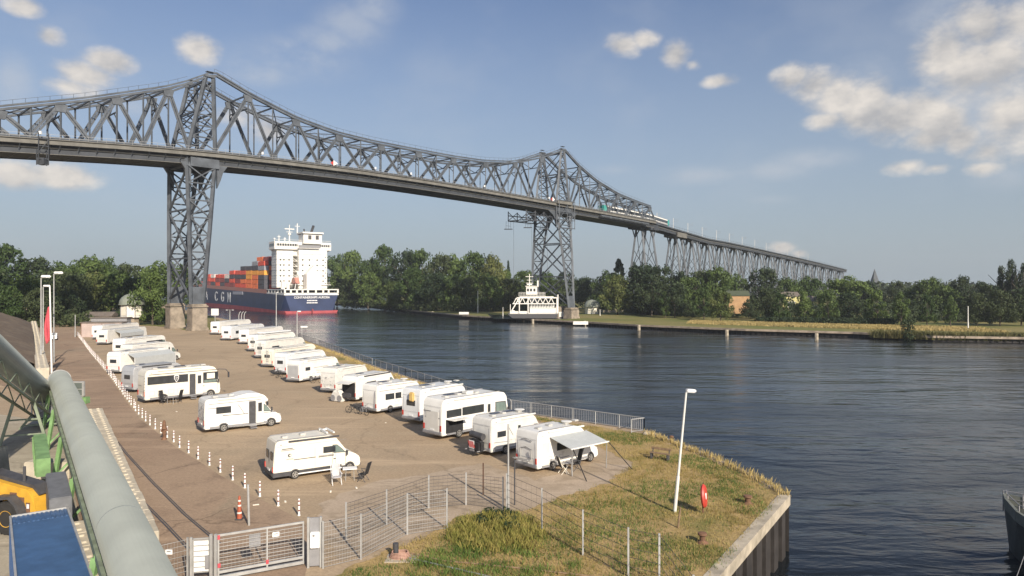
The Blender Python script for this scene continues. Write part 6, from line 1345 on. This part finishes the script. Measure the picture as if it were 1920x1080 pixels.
def tree(kind, px, ytop, Z, wpx, zb, label, group):
    cm_, tm = random.choice(PR[kind]); h = (HOR - ytop) / F * Z + H0 - zb; w = wpx / F * Z
    t = thing({'c': 'conifer_tree', 'p': 'poplar_tree'}.get(kind, 'broadleaf_tree'), label, 'tree', (D(px, 0, Z).x, Z, zb), random.uniform(0, 6.28), group)
    a = bpy.data.objects.new('crown', cm_); C.objects.link(a); a.parent = t; a.scale = (w, w, h)
    b = bpy.data.objects.new('trunk', tm); C.objects.link(b); b.parent = t; b.scale = (h * .75, h * .75, h)
def grove(lst, zb, where_, group):
    lst = sorted(lst, key=lambda r: r[1])
    for i, (k, px, yt, Z, w) in enumerate(lst): tree(k, px, yt, Z, w, zb, f'{KN[k]}, {ORD[i]} from left {where_}', group)
random.seed(31)
grove([('b', 2, 462, 290, 110), ('d', 62, 484, 300, 90), ('b', 118, 492, 330, 80), ('b', 165, 480, 300, 80), ('b', 200, 484, 310, 60), ('d', 245, 496, 340, 80), ('b', 300, 490, 330, 80), ('b', 335, 497, 360, 60), ('d', -40, 480, 260, 100)], 0, 'in the back row behind the lot', 'wood behind the lot')
grove([('b', 38, 515, 215, 110), ('d', 105, 508, 240, 85), ('d', 140, 515, 235, 70), ('l', 180, 512, 250, 70), ('b', 222, 508, 250, 70), ('b', 286, 512, 212, 68), ('d', -30, 510, 200, 110), ('b', 8, 530, 190, 60), ('d', 75, 540, 205, 60), ('d', 128, 545, 215, 50), ('d', 255, 520, 240, 60)], 0, 'in the front row behind the lot', 'wood behind the lot')
grove([('b', 632, 478, 540, 60), ('b', 660, 473, 500, 60), ('b', 692, 483, 480, 60), ('b', 722, 463, 470, 60), ('d', 760, 470, 450, 66), ('b', 792, 471, 440, 60), ('d', 828, 477, 430, 64), ('b', 855, 478, 430, 56), ('b', 886, 475, 420, 62), ('d', 912, 480, 430, 56), ('l', 925, 480, 410, 50), ('c', 953, 488, 480, 22), ('b', 945, 508, 430, 50), ('b', 985, 509, 450, 64), ('b', 1020, 510, 430, 60), ('d', 1062, 512, 450, 60)], FARZ, 'in the back row beyond the ferry', 'far bank wood behind the ferry')
grove([('d', 645, 515, 500, 60), ('b', 690, 512, 460, 56), ('l', 735, 528, 430, 44), ('b', 775, 505, 410, 60), ('d', 815, 512, 395, 60), ('b', 850, 515, 390, 56), ('d', 878, 520, 385, 56), ('b', 915, 512, 385, 56), ('d', 955, 522, 390, 60), ('b', 1005, 520, 420, 60), ('d', 1045, 524, 430, 50)], FARZ, 'in the front row beyond the ferry', 'far bank wood behind the ferry')
grove([('b', 1140, 508, 372, 60), ('l', 1158, 516, 335, 54), ('c', 1160, 486, 400, 70), ('c', 1188, 492, 390, 64), ('d', 1205, 496, 335, 80), ('d', 1240, 500, 330, 76), ('c', 1278, 508, 325, 66), ('d', 1310, 508, 325, 66), ('b', 1342, 501, 320, 66), ('d', 1222, 515, 322, 60), ('b', 1290, 520, 318, 60), ('b', 1378, 513, 345, 50), ('d', 1430, 503, 340, 66), ('b', 1478, 520, 345, 56), ('b', 1520, 518, 350, 60), ('b', 1585, 518, 310, 90), ('d', 1625, 530, 330, 60), ('d', 1680, 528, 340, 44), ('b', 1742, 520, 300, 56), ('d', 1805, 519, 290, 48), ('d', 1838, 530, 290, 40), ('p', 1880, 492, 270, 34), ('p', 1898, 479, 265, 36), ('p', 1922, 486, 262, 38), ('d', 1855, 535, 265, 60), ('d', 1100, 520, 420, 50), ('b', 1770, 535, 290, 50), ('b', 1715, 535, 310, 44)], FARZ, 'in the back row behind the far grass bank', 'trees behind the far grass bank')
grove([('d', 1265, 530, 300, 50), ('l', 1351, 543, 268, 46), ('s', 1320, 540, 285, 40), ('d', 1408, 560, 290, 34), ('d', 1438, 540, 270, 40), ('s', 1462, 548, 262, 34), ('s', 1508, 548, 262, 36), ('s', 1553, 545, 258, 40), ('d', 1590, 550, 262, 50), ('s', 1645, 545, 250, 40), ('s', 1690, 549, 240, 38), ('s', 1738, 553, 235, 32), ('s', 1782, 556, 232, 30), ('d', 1832, 550, 238, 50), ('d', 1875, 545, 235, 60), ('d', 1915, 540, 235, 60), ('s', 1247, 548, 300, 30)], FARZ, 'in the front row on the far grass bank', 'trees along the far grass bank')
# hedges, bushes and undergrowth: masses nobody could count
def scatter(name, label, pts, per, size, m, kind='stuff', squash=.7):
    cs = [p[:3] for p in pts]; rs = [p[3] for p in pts]; me = leaves_mesh(name, cs, rs, per, size, m, squash); o = bpy.data.objects.new(name, me); C.objects.link(o)
    if kind: o['kind'] = kind
    if label: o['label'] = label
    return o
r = random.Random(8); pts = []
for px in range(640, 1080, 5): Z = interp([(640, 495), (700, 455), (800, 392), (900, 380), (1080, 408)], px) + r.uniform(-6, 10); p = D(px, 0, Z); pts.append((p.x, Z, FARZ + r.uniform(1, 4), r.uniform(2.5, 4.5)))
scatter('undergrowth', 'dark bushes filling the foot of the far bank wood', pts, 130, .55, M_leafd)
pts = []
for px in range(-30, 330, 6): Z = r.uniform(195, 235) + (20 if px > 160 else 0); p = D(px, 0, Z); pts.append((p.x, Z, r.uniform(.8, 3), r.uniform(1.8, 3.0)))
scatter('undergrowth', 'dark bushes at the foot of the wood behind the lot', pts, 110, .4, M_leafd)
pts = []
for px in range(1110, 1930, 3):
    b0_ = interp([(1110, 395), (1230, 330), (1400, 290), (1600, 270), (1930, 256)], px); Z = b0_ + r.uniform(-3, 30); p = D(px, 0, Z); f_ = (Z - b0_) / 30; pts.append((p.x, Z, FARZ + r.uniform(.5, 3.5 + 7 * max(0, f_)), r.uniform(1.8, 3.4)))
scatter('undergrowth', 'dark shrubs behind the trees of the far grass bank', pts, 100, .42, M_leafd)
pts = []
for px in range(1178, 1312, 3): Z = lerp(350, 298, (px - 1178) / 134) + r.uniform(-1, 1); p = D(px, 0, Z); pts.append((p.x, Z, FARZ + 1.6, 1.7))
o = scatter('hedge', None, pts, 110, .3, M_leafd, None, 1.0); tag(o, 'long low clipped dark hedge on the far grass bank', 'hedge')
pts = []
for px in range(1420, 1680, 3): Z = lerp(262, 246, (px - 1420) / 260) + r.uniform(-1, 1); p = D(px, 0, Z); pts.append((p.x, Z, FARZ + .8, 1.3))
o = scatter('hedge', None, pts, 80, .3, M_leafd, None, 1.0); tag(o, 'low dark hedge under the row of small trees at right', 'hedge')
pts = [(D(1705, 0, 190).x + r.uniform(-.8, .8), 190 + r.uniform(-1, 1), FARZ + r.uniform(-.8, 4.2), 1.3) for i in range(12)]
o = scatter('waterside_bush', None, pts, 120, .22, M_leafd, None); tag(o, 'small dark bush at the water edge right of the far quay wall', 'bush')
# distant woods on the horizon
pts = []
for i in range(900):
    a = r.uniform(-.9, .9); Z = r.uniform(650, 1150)
    px = 960 + a * 1150; hgt = (22 if px > 900 else 26) * r.uniform(.6, 1.0)
    p = D(px, 0, Z)
    if 360 < px < 700 and Z < 1000: 
        if p.x > -330: continue
    pts.append((p.x, Z, hgt * .5, hgt * .55))
scatter('distant_woodland', 'far woods closing the horizon', pts, 60, 2.2, M_leafd)
# reeds at the right end of the far bank and tall dry grass on the bank
def blades(name, pts, hmin, hmax, w, m, n=5, spread=.25, label=None):
    vs = []; fs = []; r = random.Random(len(pts))
    for p in pts:
        for j in range(n):
            a = r.uniform(0, 6.283); b = Vector(p) + Vector((r.uniform(-spread, spread), r.uniform(-spread, spread), 0)); h = r.uniform(hmin, hmax); d = Vector((math.cos(a), math.sin(a), 0)); l = Vector((r.uniform(-.4, .4), r.uniform(-.4, .4), 0)) * h
            k = len(vs); vs += [b - d * w, b + d * w, b + l * .4 + Vector((0, 0, h * .6)) + d * w * .7, b + l + Vector((0, 0, h))]; fs += [(k, k + 1, k + 2), (k, k + 2, k + 3)]
    me = bpy.data.meshes.new(name); me.from_pydata([tuple(v) for v in vs], [], fs); me.materials.append(m); o = bpy.data.objects.new(name, me); C.objects.link(o); o['kind'] = 'stuff'
    if label: o['label'] = label
    return o
def inpoly(x, y, P):
    c = False; j = len(P) - 1
    for i in range(len(P)):
        if (P[i][1] > y) != (P[j][1] > y) and x < (P[j][0] - P[i][0]) * (y - P[i][1]) / (P[j][1] - P[i][1]) + P[i][0]: c = not c
        j = i
    return c
def fill(P, n, z=0, seed=1, dens=None):
    r = random.Random(seed); xs = [p[0] for p in P]; ys = [p[1] for p in P]; out = []
    while len(out) < n:
        x, y = r.uniform(min(xs), max(xs)), r.uniform(min(ys), max(ys))
        if inpoly(x, y, P) and (dens is None or r.random() < dens(x, y)): out.append((x, y, z))
    return out
M_straw = leafmat('straw_grass', (.27, .215, .07), (.50, .39, .17), .6); M_gb = leafmat('green_grass_blades', (.06, .12, .025), (.15, .21, .05), .6); M_tall = leafmat('yellow_green_grass', (.20, .20, .05), (.48, .38, .13), 2.5)
from mathutils import noise as mn
gp_ = [G(1150, 955), G(1230, 925), G(1060, 1010), G(1180, 1010)]
gd = lambda x, y: max(.04, .95 * (mn.noise(Vector((x * .30, y * .30, 2))) > .12), max(1.35 * math.exp(-((x - g_.x) ** 2 / 2.6 + (y - g_.y) ** 2 / 3.5)) for g_ in gp_))
vis = [p for p in lawn_main]; 
view = [tuple(G(*p)[:2]) for p in ((962, 774), (1206, 814), (1296, 848), (1386, 887), (1462, 927), (1340, 1078), (1300, 1140), (690, 1120), (640, 1085), (700, 1045), (800, 1003), (865, 966), (985, 958), (1035, 938), (1140, 905), (1192, 868), (1120, 838), (1060, 805))]
blades('dry_grass', fill(view, 7200, .01, 3, lambda x, y: .35 + .65 * (mn.noise(Vector((x * .3, y * .3, 7))) > -.05)), .04, .15, .011, M_straw, 6, .22, 'dry straw coloured grass on the near bank')
blades('green_grass', fill(view, 3600, .01, 4, gd), .05, .16, .013, M_gb, 6, .22, 'green grass patches on the near bank')
tallp = [tuple(G(*p)[:2]) for p in ((845, 1000), (880, 975), (930, 968), (1000, 975), (1015, 1005), (1005, 1035), (900, 1035), (840, 1025))]
blades('tall_dry_grass', fill(tallp, 1000, 0, 5, lambda x, y: .15 + .85 * (mn.noise(Vector((x * 1.1, y * 1.1, 5))) > -.1)), .12, .50, .010, M_tall, 5, .3, 'tall yellow grass growing by the fence corner')
blades('tall_green_grass', fill([tuple(G(*p)[:2]) for p in ((760, 1052), (830, 1018), (1010, 1030), (1090, 1060), (1060, 1140), (780, 1120))], 800, 0, 6, lambda x, y: .1 + .9 * (mn.noise(Vector((x * .9, y * .9, 4))) > -.05)), .08, .32, .012, M_gb, 6, .2, 'deep green weeds in front of the fence')
edge_ = [G(*p) for p in ((1210, 812), (1300, 845), (1345, 862), (1390, 884), (1440, 908), (1474, 928))]
ep = []
for a, b in zip(edge_, edge_[1:]):
    for i in range(int((b - a).length * 14)): ep.append(tuple(a.lerp(b, random.random()) + Vector((random.uniform(-.35, .15), random.uniform(-.35, .1), 0))))
blades('bank_edge_grass', ep, .15, .5, .014, M_straw, 6, .15, 'ragged grass hanging over the bank edge')
vp = []
for a, b in zip([G(*p) for p in ((556, 635), (640, 664), (700, 688), (840, 734))], [G(*p) for p in ((640, 664), (700, 688), (840, 734), (957, 772))]):
    for i in range(int((b - a).length * 7)): vp.append(tuple(a.lerp(b, random.random()) + Vector((random.uniform(-1.2, -.1), random.uniform(-.6, .1), 0))))
blades('verge_grass', vp, .1, .35, .03, M_straw, 5, .3, 'dry grass along the foot of the railing')
bp_ = fill([tuple(G(*p)[:2]) for p in ((905, 965), (965, 962), (990, 985), (960, 1000), (900, 985))], 60, 0, 9)
scatter('weed_bush', 'dark weedy bush at the fence corner', [(x, y, .2, .28) for x, y, z in bp_[:16]], 60, .06, M_leafd)
M_reed = leafmat('reed_blades', (.10, .10, .035), (.28, .23, .09), .3)
rd = []
rr_ = random.Random(5)
for px in range(1640, 1930):
    for j in range(3): q_ = G(px + rr_.random(), interp([(1640, 636), (1750, 640), (1930, 643)], px), WATER); rd.append((q_.x + rr_.uniform(-.5, .5), q_.y + rr_.uniform(-.5, 2.5), WATER + .4))
blades('reeds', rd, 1.2, 2.6, .06, M_reed, 5, .6, 'straw coloured reeds along the right hand far shore')
M_mead = leafmat('meadow_blades', (.20, .17, .06), (.42, .33, .14), .12)
dg_ = []
for i in range(5200):
    px = rr_.uniform(1290, 1930); f_ = rr_.random(); a_ = G(px, interp([(1290, 619), (1600, 630), (1930, 640)], px), WATER); off_ = 12 + f_ * 24
    dg_.append((a_.x + .55 * off_ * .5, a_.y + off_, FARZ))
blades('dry_meadow', dg_, .3, .8, .10, M_mead, 5, .9, 'golden dry meadow strip on the far bank')

# ------------------------------------------------------------ conveyor tubes, walls and yard on the left
M_grn2 = mat('faded_green_steel', (.20, .24, .17), .7, var=.25, scale=1.5)
def ribbed(p, q, r_, pitch, name, label, m=M_duct, parent=None, capend=True):
    p = Vector(p); q = Vector(q); d = (q - p); L = d.length; d.normalize(); x = d.cross(Vector((0, 0, 1))).normalized(); y = x.cross(d); n = 36; k = int(L / pitch); vs = []; fs = []
    for i in range(k + 1):
        for dz, rr in ((0, r_), (.5, r_ - .055)):
            c = p + d * (i + dz) * pitch
            for j in range(n): a = 2 * math.pi * j / n; vs.append(c + (x * math.cos(a) + y * math.sin(a)) * rr)
    rows = len(vs) // n
    for i in range(rows - 1):
        for j in range(n): fs.append((i * n + j, i * n + (j + 1) % n, (i + 1) * n + (j + 1) % n, (i + 1) * n + j))
    fs += [tuple(range(n)), tuple(range(len(vs) - 1, len(vs) - n - 1, -1))]
    q_ = MB(); q_.add(vs, fs); return q_.build(name, m, parent, smooth=False)
a2, b2 = D(266, 1080, 19.6), D(112, 712, 56.5); dir2 = (b2 - a2).normalized(); near2 = a2 - dir2 * 9
cv = thing('tube_conveyor', 'big corrugated zinc conveyor tube on green legs running from the bottom edge up the left side', 'conveyor', (0, 0, 0))
cv['label'] = 'big corrugated zinc conveyor tube rising from the bottom edge on green legs'
ribbed(near2, b2, .76, .14, 'tube', None, parent=cv)
sdv = dir2.cross(Vector((0, 0, 1))).normalized()
q = MB()
for i in range(4): c = a2.lerp(b2, i / 3.5 + .1); q.tube(c - dir2 * .03, c + dir2 * .03, .752, 30)
q.build('tube_joint', M_duct, cv)
q = MB(); c = b2; q.tube(c - dir2 * .02, c + dir2 * .12, .80, 30); q.build('end_ring', M_lgrey, cv)
for s_, nm in ((-1.0, 'walkway_beam'), (1.0, 'walkway_beam')):
    q = MB(); o_ = sdv * s_ * .72 - Vector((0, 0, .72)); q.bar(near2 + o_, b2 + o_, .12, .28); q.build(nm, M_grn2, cv)
for f_ in (.10, .34, .56, .78, .97):
    c = a2.lerp(b2, f_); q = MB()
    for s_ in (-1, 1): q.bar(c + sdv * s_ * .75 - Vector((0, 0, .8)), Vector((c.x, c.y, 0)) + sdv * s_ * 1.15, .20)
    q.bar(c + sdv * .8 - Vector((0, 0, .82)), c - sdv * .8 - Vector((0, 0, .82)), .22); q.bar(Vector((c.x, c.y, .5)) + sdv * 1.0, c - sdv * .8 - Vector((0, 0, 1.0)), .10); q.bar(Vector((c.x, c.y, .5)) - sdv * 1.0, c + sdv * .8 - Vector((0, 0, 1.0)), .10)
    q.build('leg', M_green, cv)
# green and grey machine boxes hanging left of the tube
c = a2.lerp(b2, .52); q = MB(); q.bar(c - sdv * 1.75 - Vector((0, 0, 1.2)) - dir2 * 3.4, c - sdv * 1.75 - Vector((0, 0, 1.2)) + dir2 * 3.2, .6, .9)
for k in range(7): q.bar(c - sdv * 2.06 - Vector((0, 0, .8)) + dir2 * (k * 1.0 - 3.2), c - sdv * 2.06 - Vector((0, 0, 1.6)) + dir2 * (k * 1.0 - 3.2), .06, .10)
q.build('green_casing', M_green, cv)
c = a2.lerp(b2, .33); q = MB(); q.bar(c - sdv * 1.35 - Vector((0, 0, 1.45)) - dir2 * 2.4, c - sdv * 1.35 - Vector((0, 0, 1.45)) + dir2 * 2.2, .8, 1.3); q.build('grey_casing', mat('dark_grey_casing', (.14, .145, .155), .6, var=.15), cv, bevel=.04)
a1, b1 = D(-190, 500, 27.5), D(84, 738, 57); dir1 = (b1 - a1).normalized(); sd1 = dir1.cross(Vector((0, 0, 1))).normalized()
cv1 = thing('feeder_conveyor', 'second zinc conveyor tube rising out of the picture at the left edge', 'conveyor', (0, 0, 0))
ribbed(a1, b1, .80, .16, 'tube', None, parent=cv1)
q = MB()
for s_ in (-1, 1):
    for zz in (-1.9,): q.bar(a1 + sd1 * s_ * .6 + Vector((0, 0, zz)), b1 + sd1 * s_ * .6 + Vector((0, 0, max(zz, -1.9))), .14)
    k = 16
    for i in range(k): p_, q_ = a1.lerp(b1, i / k), a1.lerp(b1, (i + 1) / k); z0_, z1_ = ((-.9, -1.9) if i % 2 else (-1.9, -.9)); q.bar(p_ + sd1 * s_ * .6 + Vector((0, 0, z0_)), q_ + sd1 * s_ * .6 + Vector((0, 0, z1_)), .06)
q.build('lattice_girder', M_grn2, cv1)
for f_ in (.74, .95):
    c = a1.lerp(b1, f_); q = MB()
    for s_ in (-1, 1): q.bar(c + sd1 * s_ * .6 - Vector((0, 0, 1.9)), Vector((c.x, c.y, 0)) + sd1 * s_ * 1.4, .18)
    for z_ in (.25, .6): q.bar(Vector((c.x, c.y, (c.z - 1.9) * z_)) + sd1 * lerp(1.4, .6, z_), Vector((c.x, c.y, (c.z - 1.9) * z_)) - sd1 * lerp(1.4, .6, z_), .10)
    q.build('leg', M_grn2, cv1)
t = thing('transfer_hood', 'grey mesh hood and platform where the two conveyor tubes meet', 'transfer hood', b1 + Vector((.6, -.3, -.4)), 0)
q = MB()
for x in (-.9, .9):
    for y in (-.8, .8): q.bar((x, y, -1.4), (x, y, 1.5), .08)
for z in (-1.3, -.2, .7, 1.45):
    for y in (-.8, .8): q.bar((-.9, y, z), (.9, y, z), .06)
    for x in (-.9, .9): q.bar((x, -.8, z), (x, .8, z), .06)
q.bar((-.9, -.8, -.2), (.9, -.8, 1.45), .05); q.bar((-.9, -.8, -1.3), (.9, -.8, -.2), .05); q.build('cage', M_lgrey, t)
q = MB(); q.box((0, 0, -.75), (1.6, 1.4, 1.2)); q.box((0, 0, -1.5), (2.6, 2.2, .08)); q.build('chute', M_grey, t, bevel=.05)
p = D(147, 742, 55); t = thing('floodlight', 'square floodlight frame on a bracket right of the conveyor tube top', 'floodlight', p)
q = MB(); q.box((0, 0, .55), (.95, .25, 1.15)); q.build('housing', M_lgrey, t, bevel=.03); q = MB(); q.box((-.02, -.14, .8), (.74, .03, .44)); q.box((-.02, -.14, .28), (.74, .03, .44)); q.build('lens', mat('dull_lens', (.12, .14, .13), .2), t)
q = MB(); q.bar((0, 0, 0), (0, 0, -p.z), .14); q.bar((-1.6, 0, -.4), (.4, 0, -.1), .10); q.build('bracket', M_lgrey, t); q = MB(); q.box((.2, 0, -.35), (1.1, .6, .5)); q.build('ballast_box', M_green, t, bevel=.02)
M_block = mat('lego_concrete', (.47, .42, .33), .9, var=.14, scale=1.5, bump=.3)
def block_wall(p0, p1, h, label, w=.8, ln=1.6, ch=.8):
    t = thing('block_wall', label, 'concrete wall', (p0.x, p0.y, 0), math.atan2(p1.y - p0.y, p1.x - p0.x)); L = (Vector((p1.x, p1.y)) - Vector((p0.x, p0.y))).length; n = max(1, round(L / ln)); l_ = L / n; rows_ = max(1, round(h / ch)); hh = h / rows_
    r_ = random.Random(n); cnt = 0
    for j in range(rows_):
        for i in range(n):
            if cnt >= 98: break
            cnt += 1
            q = MB(); q.box((l_ * (i + .5), r_.uniform(-.02, .02), hh * (j + .5)), (l_ - .02, w, hh - .012)); q2 = q.build('block', M_block, t, bevel=.03, seg=1)
            if j == rows_ - 1:
                s_ = MB()
                for a in (-.25, .25):
                    for b_ in (-.2, .2): s_.lathe((l_ * (i + .5 + a), b_ * w * 1.1, h - .01), [(.13, 0), (.10, .07)], 10)
                s_.build('stud', M_block, q2)
    return t
block_wall(G(176, 766, 1.7), G(268, 1000, 1.7), 1.7, 'long pale concrete block wall right of the big conveyor tube', w=1.15)
block_wall(G(152, 975, 1.7), G(222, 1150, 1.7), 1.7, 'pale concrete block wall at the bottom left between container and tube')
block_wall(G(63, 602, 2.4), G(80, 690, 2.4), 2.4, 'concrete block wall holding back the gravel heap beside the flagpoles', ln=3.2, ch=1.2, w=1.2)
# gravel heap behind the wall
M_heap = ground_mat('gravel_heap', (.135, .105, .08), (.17, .135, .10), (.12, .095, .075), .3, 1.5, 8, fine=.35, bump=.8)
q = MB(); nx, ny = 26, 60; p0, p1 = G(60, 604, 2.4), G(74, 676, 2.4); vs = []; fs = []
for i in range(nx):
    for j in range(ny):
        u, v = i / (nx - 1), j / (ny - 1); b_ = p0.lerp(p1, v); x = b_.x - .4 - u * 34; z = 6.6 * math.sin(math.pi * min(1, (u * .9 + .13))) ** .7 * (math.sin(math.pi * (v * .9 + .05)) ** .35) * (1 + .14 * mn.noise(Vector((x * .15, b_.y * .12, 0)))) + .3 * mn.noise(Vector((x * .7, b_.y * .6, 3)))
        vs.append((x, b_.y + u * 4, max(z, -.2)))
for i in range(nx - 1):
    for j in range(ny - 1): a = i * ny + j; fs.append((a, a + 1, a + ny + 1, a + ny))
q.add(vs, fs); o = q.build('gravel_heap', M_heap, smooth=True); tag(o, 'large brown gravel heap behind the block wall at the left edge', 'gravel heap')
q = MB(); q.box((0, 0, .5), (2.6, 1.0, 1.0)); o = q.build('concrete_kerb_block', M_block, bevel=.05); o.location = G(97, 895); tag(o, 'low grey concrete block lying on the yard left of the green casing', 'concrete block')
# blue container
a, b_ = G(74, 960, 1.95), G(103, 1090, 1.95); dv = Vector((b_.x - a.x, b_.y - a.y, 0)); L = 9.5; t = thing('blue_container', 'blue steel container with corrugated roof end in the bottom left corner', 'container', (a.x, a.y, 0), math.atan2(dv.y, dv.x))
q = MB(); q.box((L / 2, 0, 1.1), (L, 1.9, 2.2)); t.location.z = -.35; n = 36
for i in range(n):
    for sy in (-1, 1): q.box((.3 + i * (L - .6) / (n - 1), sy * .97, 1.15), (.13, .06, 1.9))
q.build('body', M_blue, t)
q = MB(); q.box((.55, 0, 2.24), (1.1, 1.9, .04))
for i in range(12): q.box((.55, -.85 + i * .155, 2.275), (1.05, .07, .03))
q.build('corrugated_lid', mat('dull_blue_sheet', (.045, .10, .21), .55, var=.25), t)
q = MB(); q.box((5.3, 0, 2.25), (8.3, 1.9, .05)); q.build('tarp', mat('blue_tarp', (.045, .105, .22), .5, var=.16, scale=1.5), t, bevel=.02)
q = MB()
for y in (-.96, .96): q.bar((0, y, 2.3), (L, y, 2.3), .07)
q.bar((0, -.96, 2.3), (0, .96, 2.3), .07); q.build('rim', M_lgrey, t)
# wheel loader seen from the side, cut by the left edge
p = G(20, 1001); t = thing('wheel_loader', 'yellow wheel loader with big black tyre cut by the left edge', 'wheel loader', p, rad(-14)); t.scale = (.88, .88, .88)
for x in (0, -2.9):
    for y in (0, 1.9):
        e = bpy.data.objects.new('wheel', None); C.objects.link(e); e.parent = t; e.location = (x, y, .84)
        q = MB(); q.lathe((0, 0, 0), [(.42, -.28), (.78, -.28), (.84, -.2), (.84, .2), (.78, .28), (.42, .28)], 30)
        for i in range(22): a_ = 2 * math.pi * i / 22; q.box((.84 * math.cos(a_), .84 * math.sin(a_), 0), (.07, .09, .46), rz=a_)
        o = q.build('tyre', M_rub, e); o.rotation_euler = (rad(90), 0, 0)
        q = MB(); q.lathe((0, 0, 0), [(.42, -.22), (.42, .29), (.34, .26), (.30, .18), (.16, .18), (.14, .26), (.02, .26)], 24); o = q.build('rim', M_yellow, e, smooth=True); o.rotation_euler = (rad(90), 0, 0)
q = MB(); q.prism([(-1.9, 1.0), (-1.0, 1.05), (-.75, 1.5), (.1, 1.75), (.72, 1.2), (.95, .65), (1.35, .60), (1.45, .85), (1.25, 1.9), (.9, 2.25), (-1.9, 2.7)], .12, 1.15); q.build('engine_hood', M_yellow, t, bevel=.05)
q = MB(); q.prism([(-.95, 1.0), (-.85, 1.35), (-.5, 1.75), (.15, 1.85), (.6, 1.5), (.85, 1.0), (.95, 1.0), (.75, 1.6), (.2, 2.0), (-.6, 1.95), (-1.0, 1.45)], -.32, .3); q.build('fender', M_dark, t)
q = MB(); q.prism([(-1.95, 2.72), (.88, 2.27), (1.28, 1.92), (1.34, 1.95), (.95, 2.42), (-1.95, 2.95)], .45, 1.18); q.build('dark_top_cover', M_dark, t)
q = MB()
for x, z, w_, h_ in ((.05, 1.95, .42, .26), (.55, 1.72, .38, .3), (.98, 1.35, .25, .55), (.45, 1.35, .3, .25)): q.box((x, .105, z), (w_, .03, h_))
q.build('vent', M_brown, t); q = MB(); q.box((1.0, .08, 1.45), (.14, .02, .22)); q.build('plate', M_letter, t)
q = MB(); q.prism([(-4.2, 1.2), (-1.9, 1.2), (-1.9, 2.7), (-2.1, 4.0), (-3.9, 4.0)], .3, 1.6); q.build('cab', M_glass, t); q = MB(); q.box((1.46, .9, .75), (.16, 1.8, .5)); q.build('counterweight', M_yellow, t, bevel=.05)
q = MB(); q.tube((.2, .6, 2.3), (.2, .6, 3.3), .07, 8); q.build('exhaust', M_dark, t)
# workboat moored in the lower right corner
p = G(1965, 1120, WATER) + Vector((3.5, -1.4, 0)); t = thing('workboat', 'dark workboat with dull red deck moored in the lower right corner', 'workboat', (p.x, p.y, WATER), rad(97))
q = MB(); st = [(-14, 2.3), (0, 2.35), (3, 2.1), (5.5, 1.5), (7.2, .6), (7.9, .06)]; vs = []; fs = []
for x, w_ in st:
    sh_ = 1.7 + max(0, x) * .07
    for y, z in ((-w_, sh_), (w_, sh_), (w_ * .8, -.8), (-w_ * .8, -.8)): vs.append((x if z > 0 else x * .94, y, z))
n = len(st)
for k in range(n - 1):
    for j in range(4): fs.append((k * 4 + j, k * 4 + (j + 1) % 4, k * 4 + 4 + (j + 1) % 4, k * 4 + 4 + j))
fs += [(0, 1, 2, 3), (n * 4 - 1, n * 4 - 2, n * 4 - 3, n * 4 - 4)]
q.add(vs, fs); q.build('hull', mat('dark_hull', (.055, .06, .055), .5, var=.2), t)
q = MB()
for sy in (-1, 1):
    P = [Vector((x, sy * (w_ - .05), 1.7 + max(0, x) * .07 + .32)) for x, w_ in st]
    for a, b_ in zip(P, P[1:]): q.bar(a, b_, .14, .55)
q.build('bulwark', mat('grey_bulwark', (.15, .16, .14), .55, var=.15), t)
q = MB(); q.prism([(x * .97, w_ - .2) for x, w_ in st] + [(x * .97, -(w_ - .2)) for x, w_ in reversed(st)], 1.72, 1.78, 'z'); q.build('deck', mat('dull_red_deck', (.10, .028, .025), .7, var=.2), t)
q = MB(); q.box((-3.2, 0, 3.0), (5, 2.8, 2.6)); wh = q.build('wheelhouse', mat('dull_house', (.10, .04, .035), .6), t, bevel=.08); q = MB(); q.box((-.68, 0, 3.4), (.06, 2.2, .8)); q.build('window', M_glass, wh)
q = MB()
for sy in (-1, 1):
    P = [Vector((x, sy * (w_ - .15), 3.0)) for x, w_ in st]
    for a, b_ in zip(P, P[1:]): q.bar(a, b_, .035); q.bar(a - Vector((0, 0, .4)), b_ - Vector((0, 0, .4)), .03)
    for x, w_ in st: q.bar((x, sy * (w_ - .15), 1.9), (x, sy * (w_ - .15), 3.0), .04)
q.tube((5.4, .7, 1.8), (5.4, .7, 2.8), .12, 8); q.tube((5.4, -.7, 1.8), (5.4, -.7, 2.8), .12, 8); q.build('deck_rails', M_grey, t)
q = MB(); q.path([(4, 2.1, 1.9), (1.0, 6, .5), (-1.5, 9.5, .3), (-4, 13, .9), (-5, 16.5, 2.6)], .014, 6); tag(q.build('mooring_rope', M_grey), 'thin mooring rope drooping from the workboat towards the quay', 'rope').matrix_basis = t.matrix_basis
# brown hoarding behind the bottom left fence
q = MB(); q.bar(G(300, 1062), G(345, 1048), .1, 2.2); 

# ------------------------------------------------------------ thin summer haze over the canal
q = MB(); q.span((-1350, -60, WATER - 1.2), (1500, 1300, 72)); hzb = q.build('haze', M_white); hzb['kind'] = 'stuff'
m = bpy.data.materials.new('haze_air'); m.use_nodes = True; t_ = m.node_tree
for n_ in list(t_.nodes): t_.nodes.remove(n_)
ou = t_.nodes.new('ShaderNodeOutputMaterial'); pv = t_.nodes.new('ShaderNodeVolumePrincipled'); pv.inputs['Color'].default_value = (.86, .91, .96, 1); pv.inputs['Density'].default_value = HAZE = .00017; pv.inputs['Anisotropy'].default_value = .2
t_.links.new(pv.outputs[0], ou.inputs['Volume']); hzb.data.materials.clear(); hzb.data.materials.append(m)
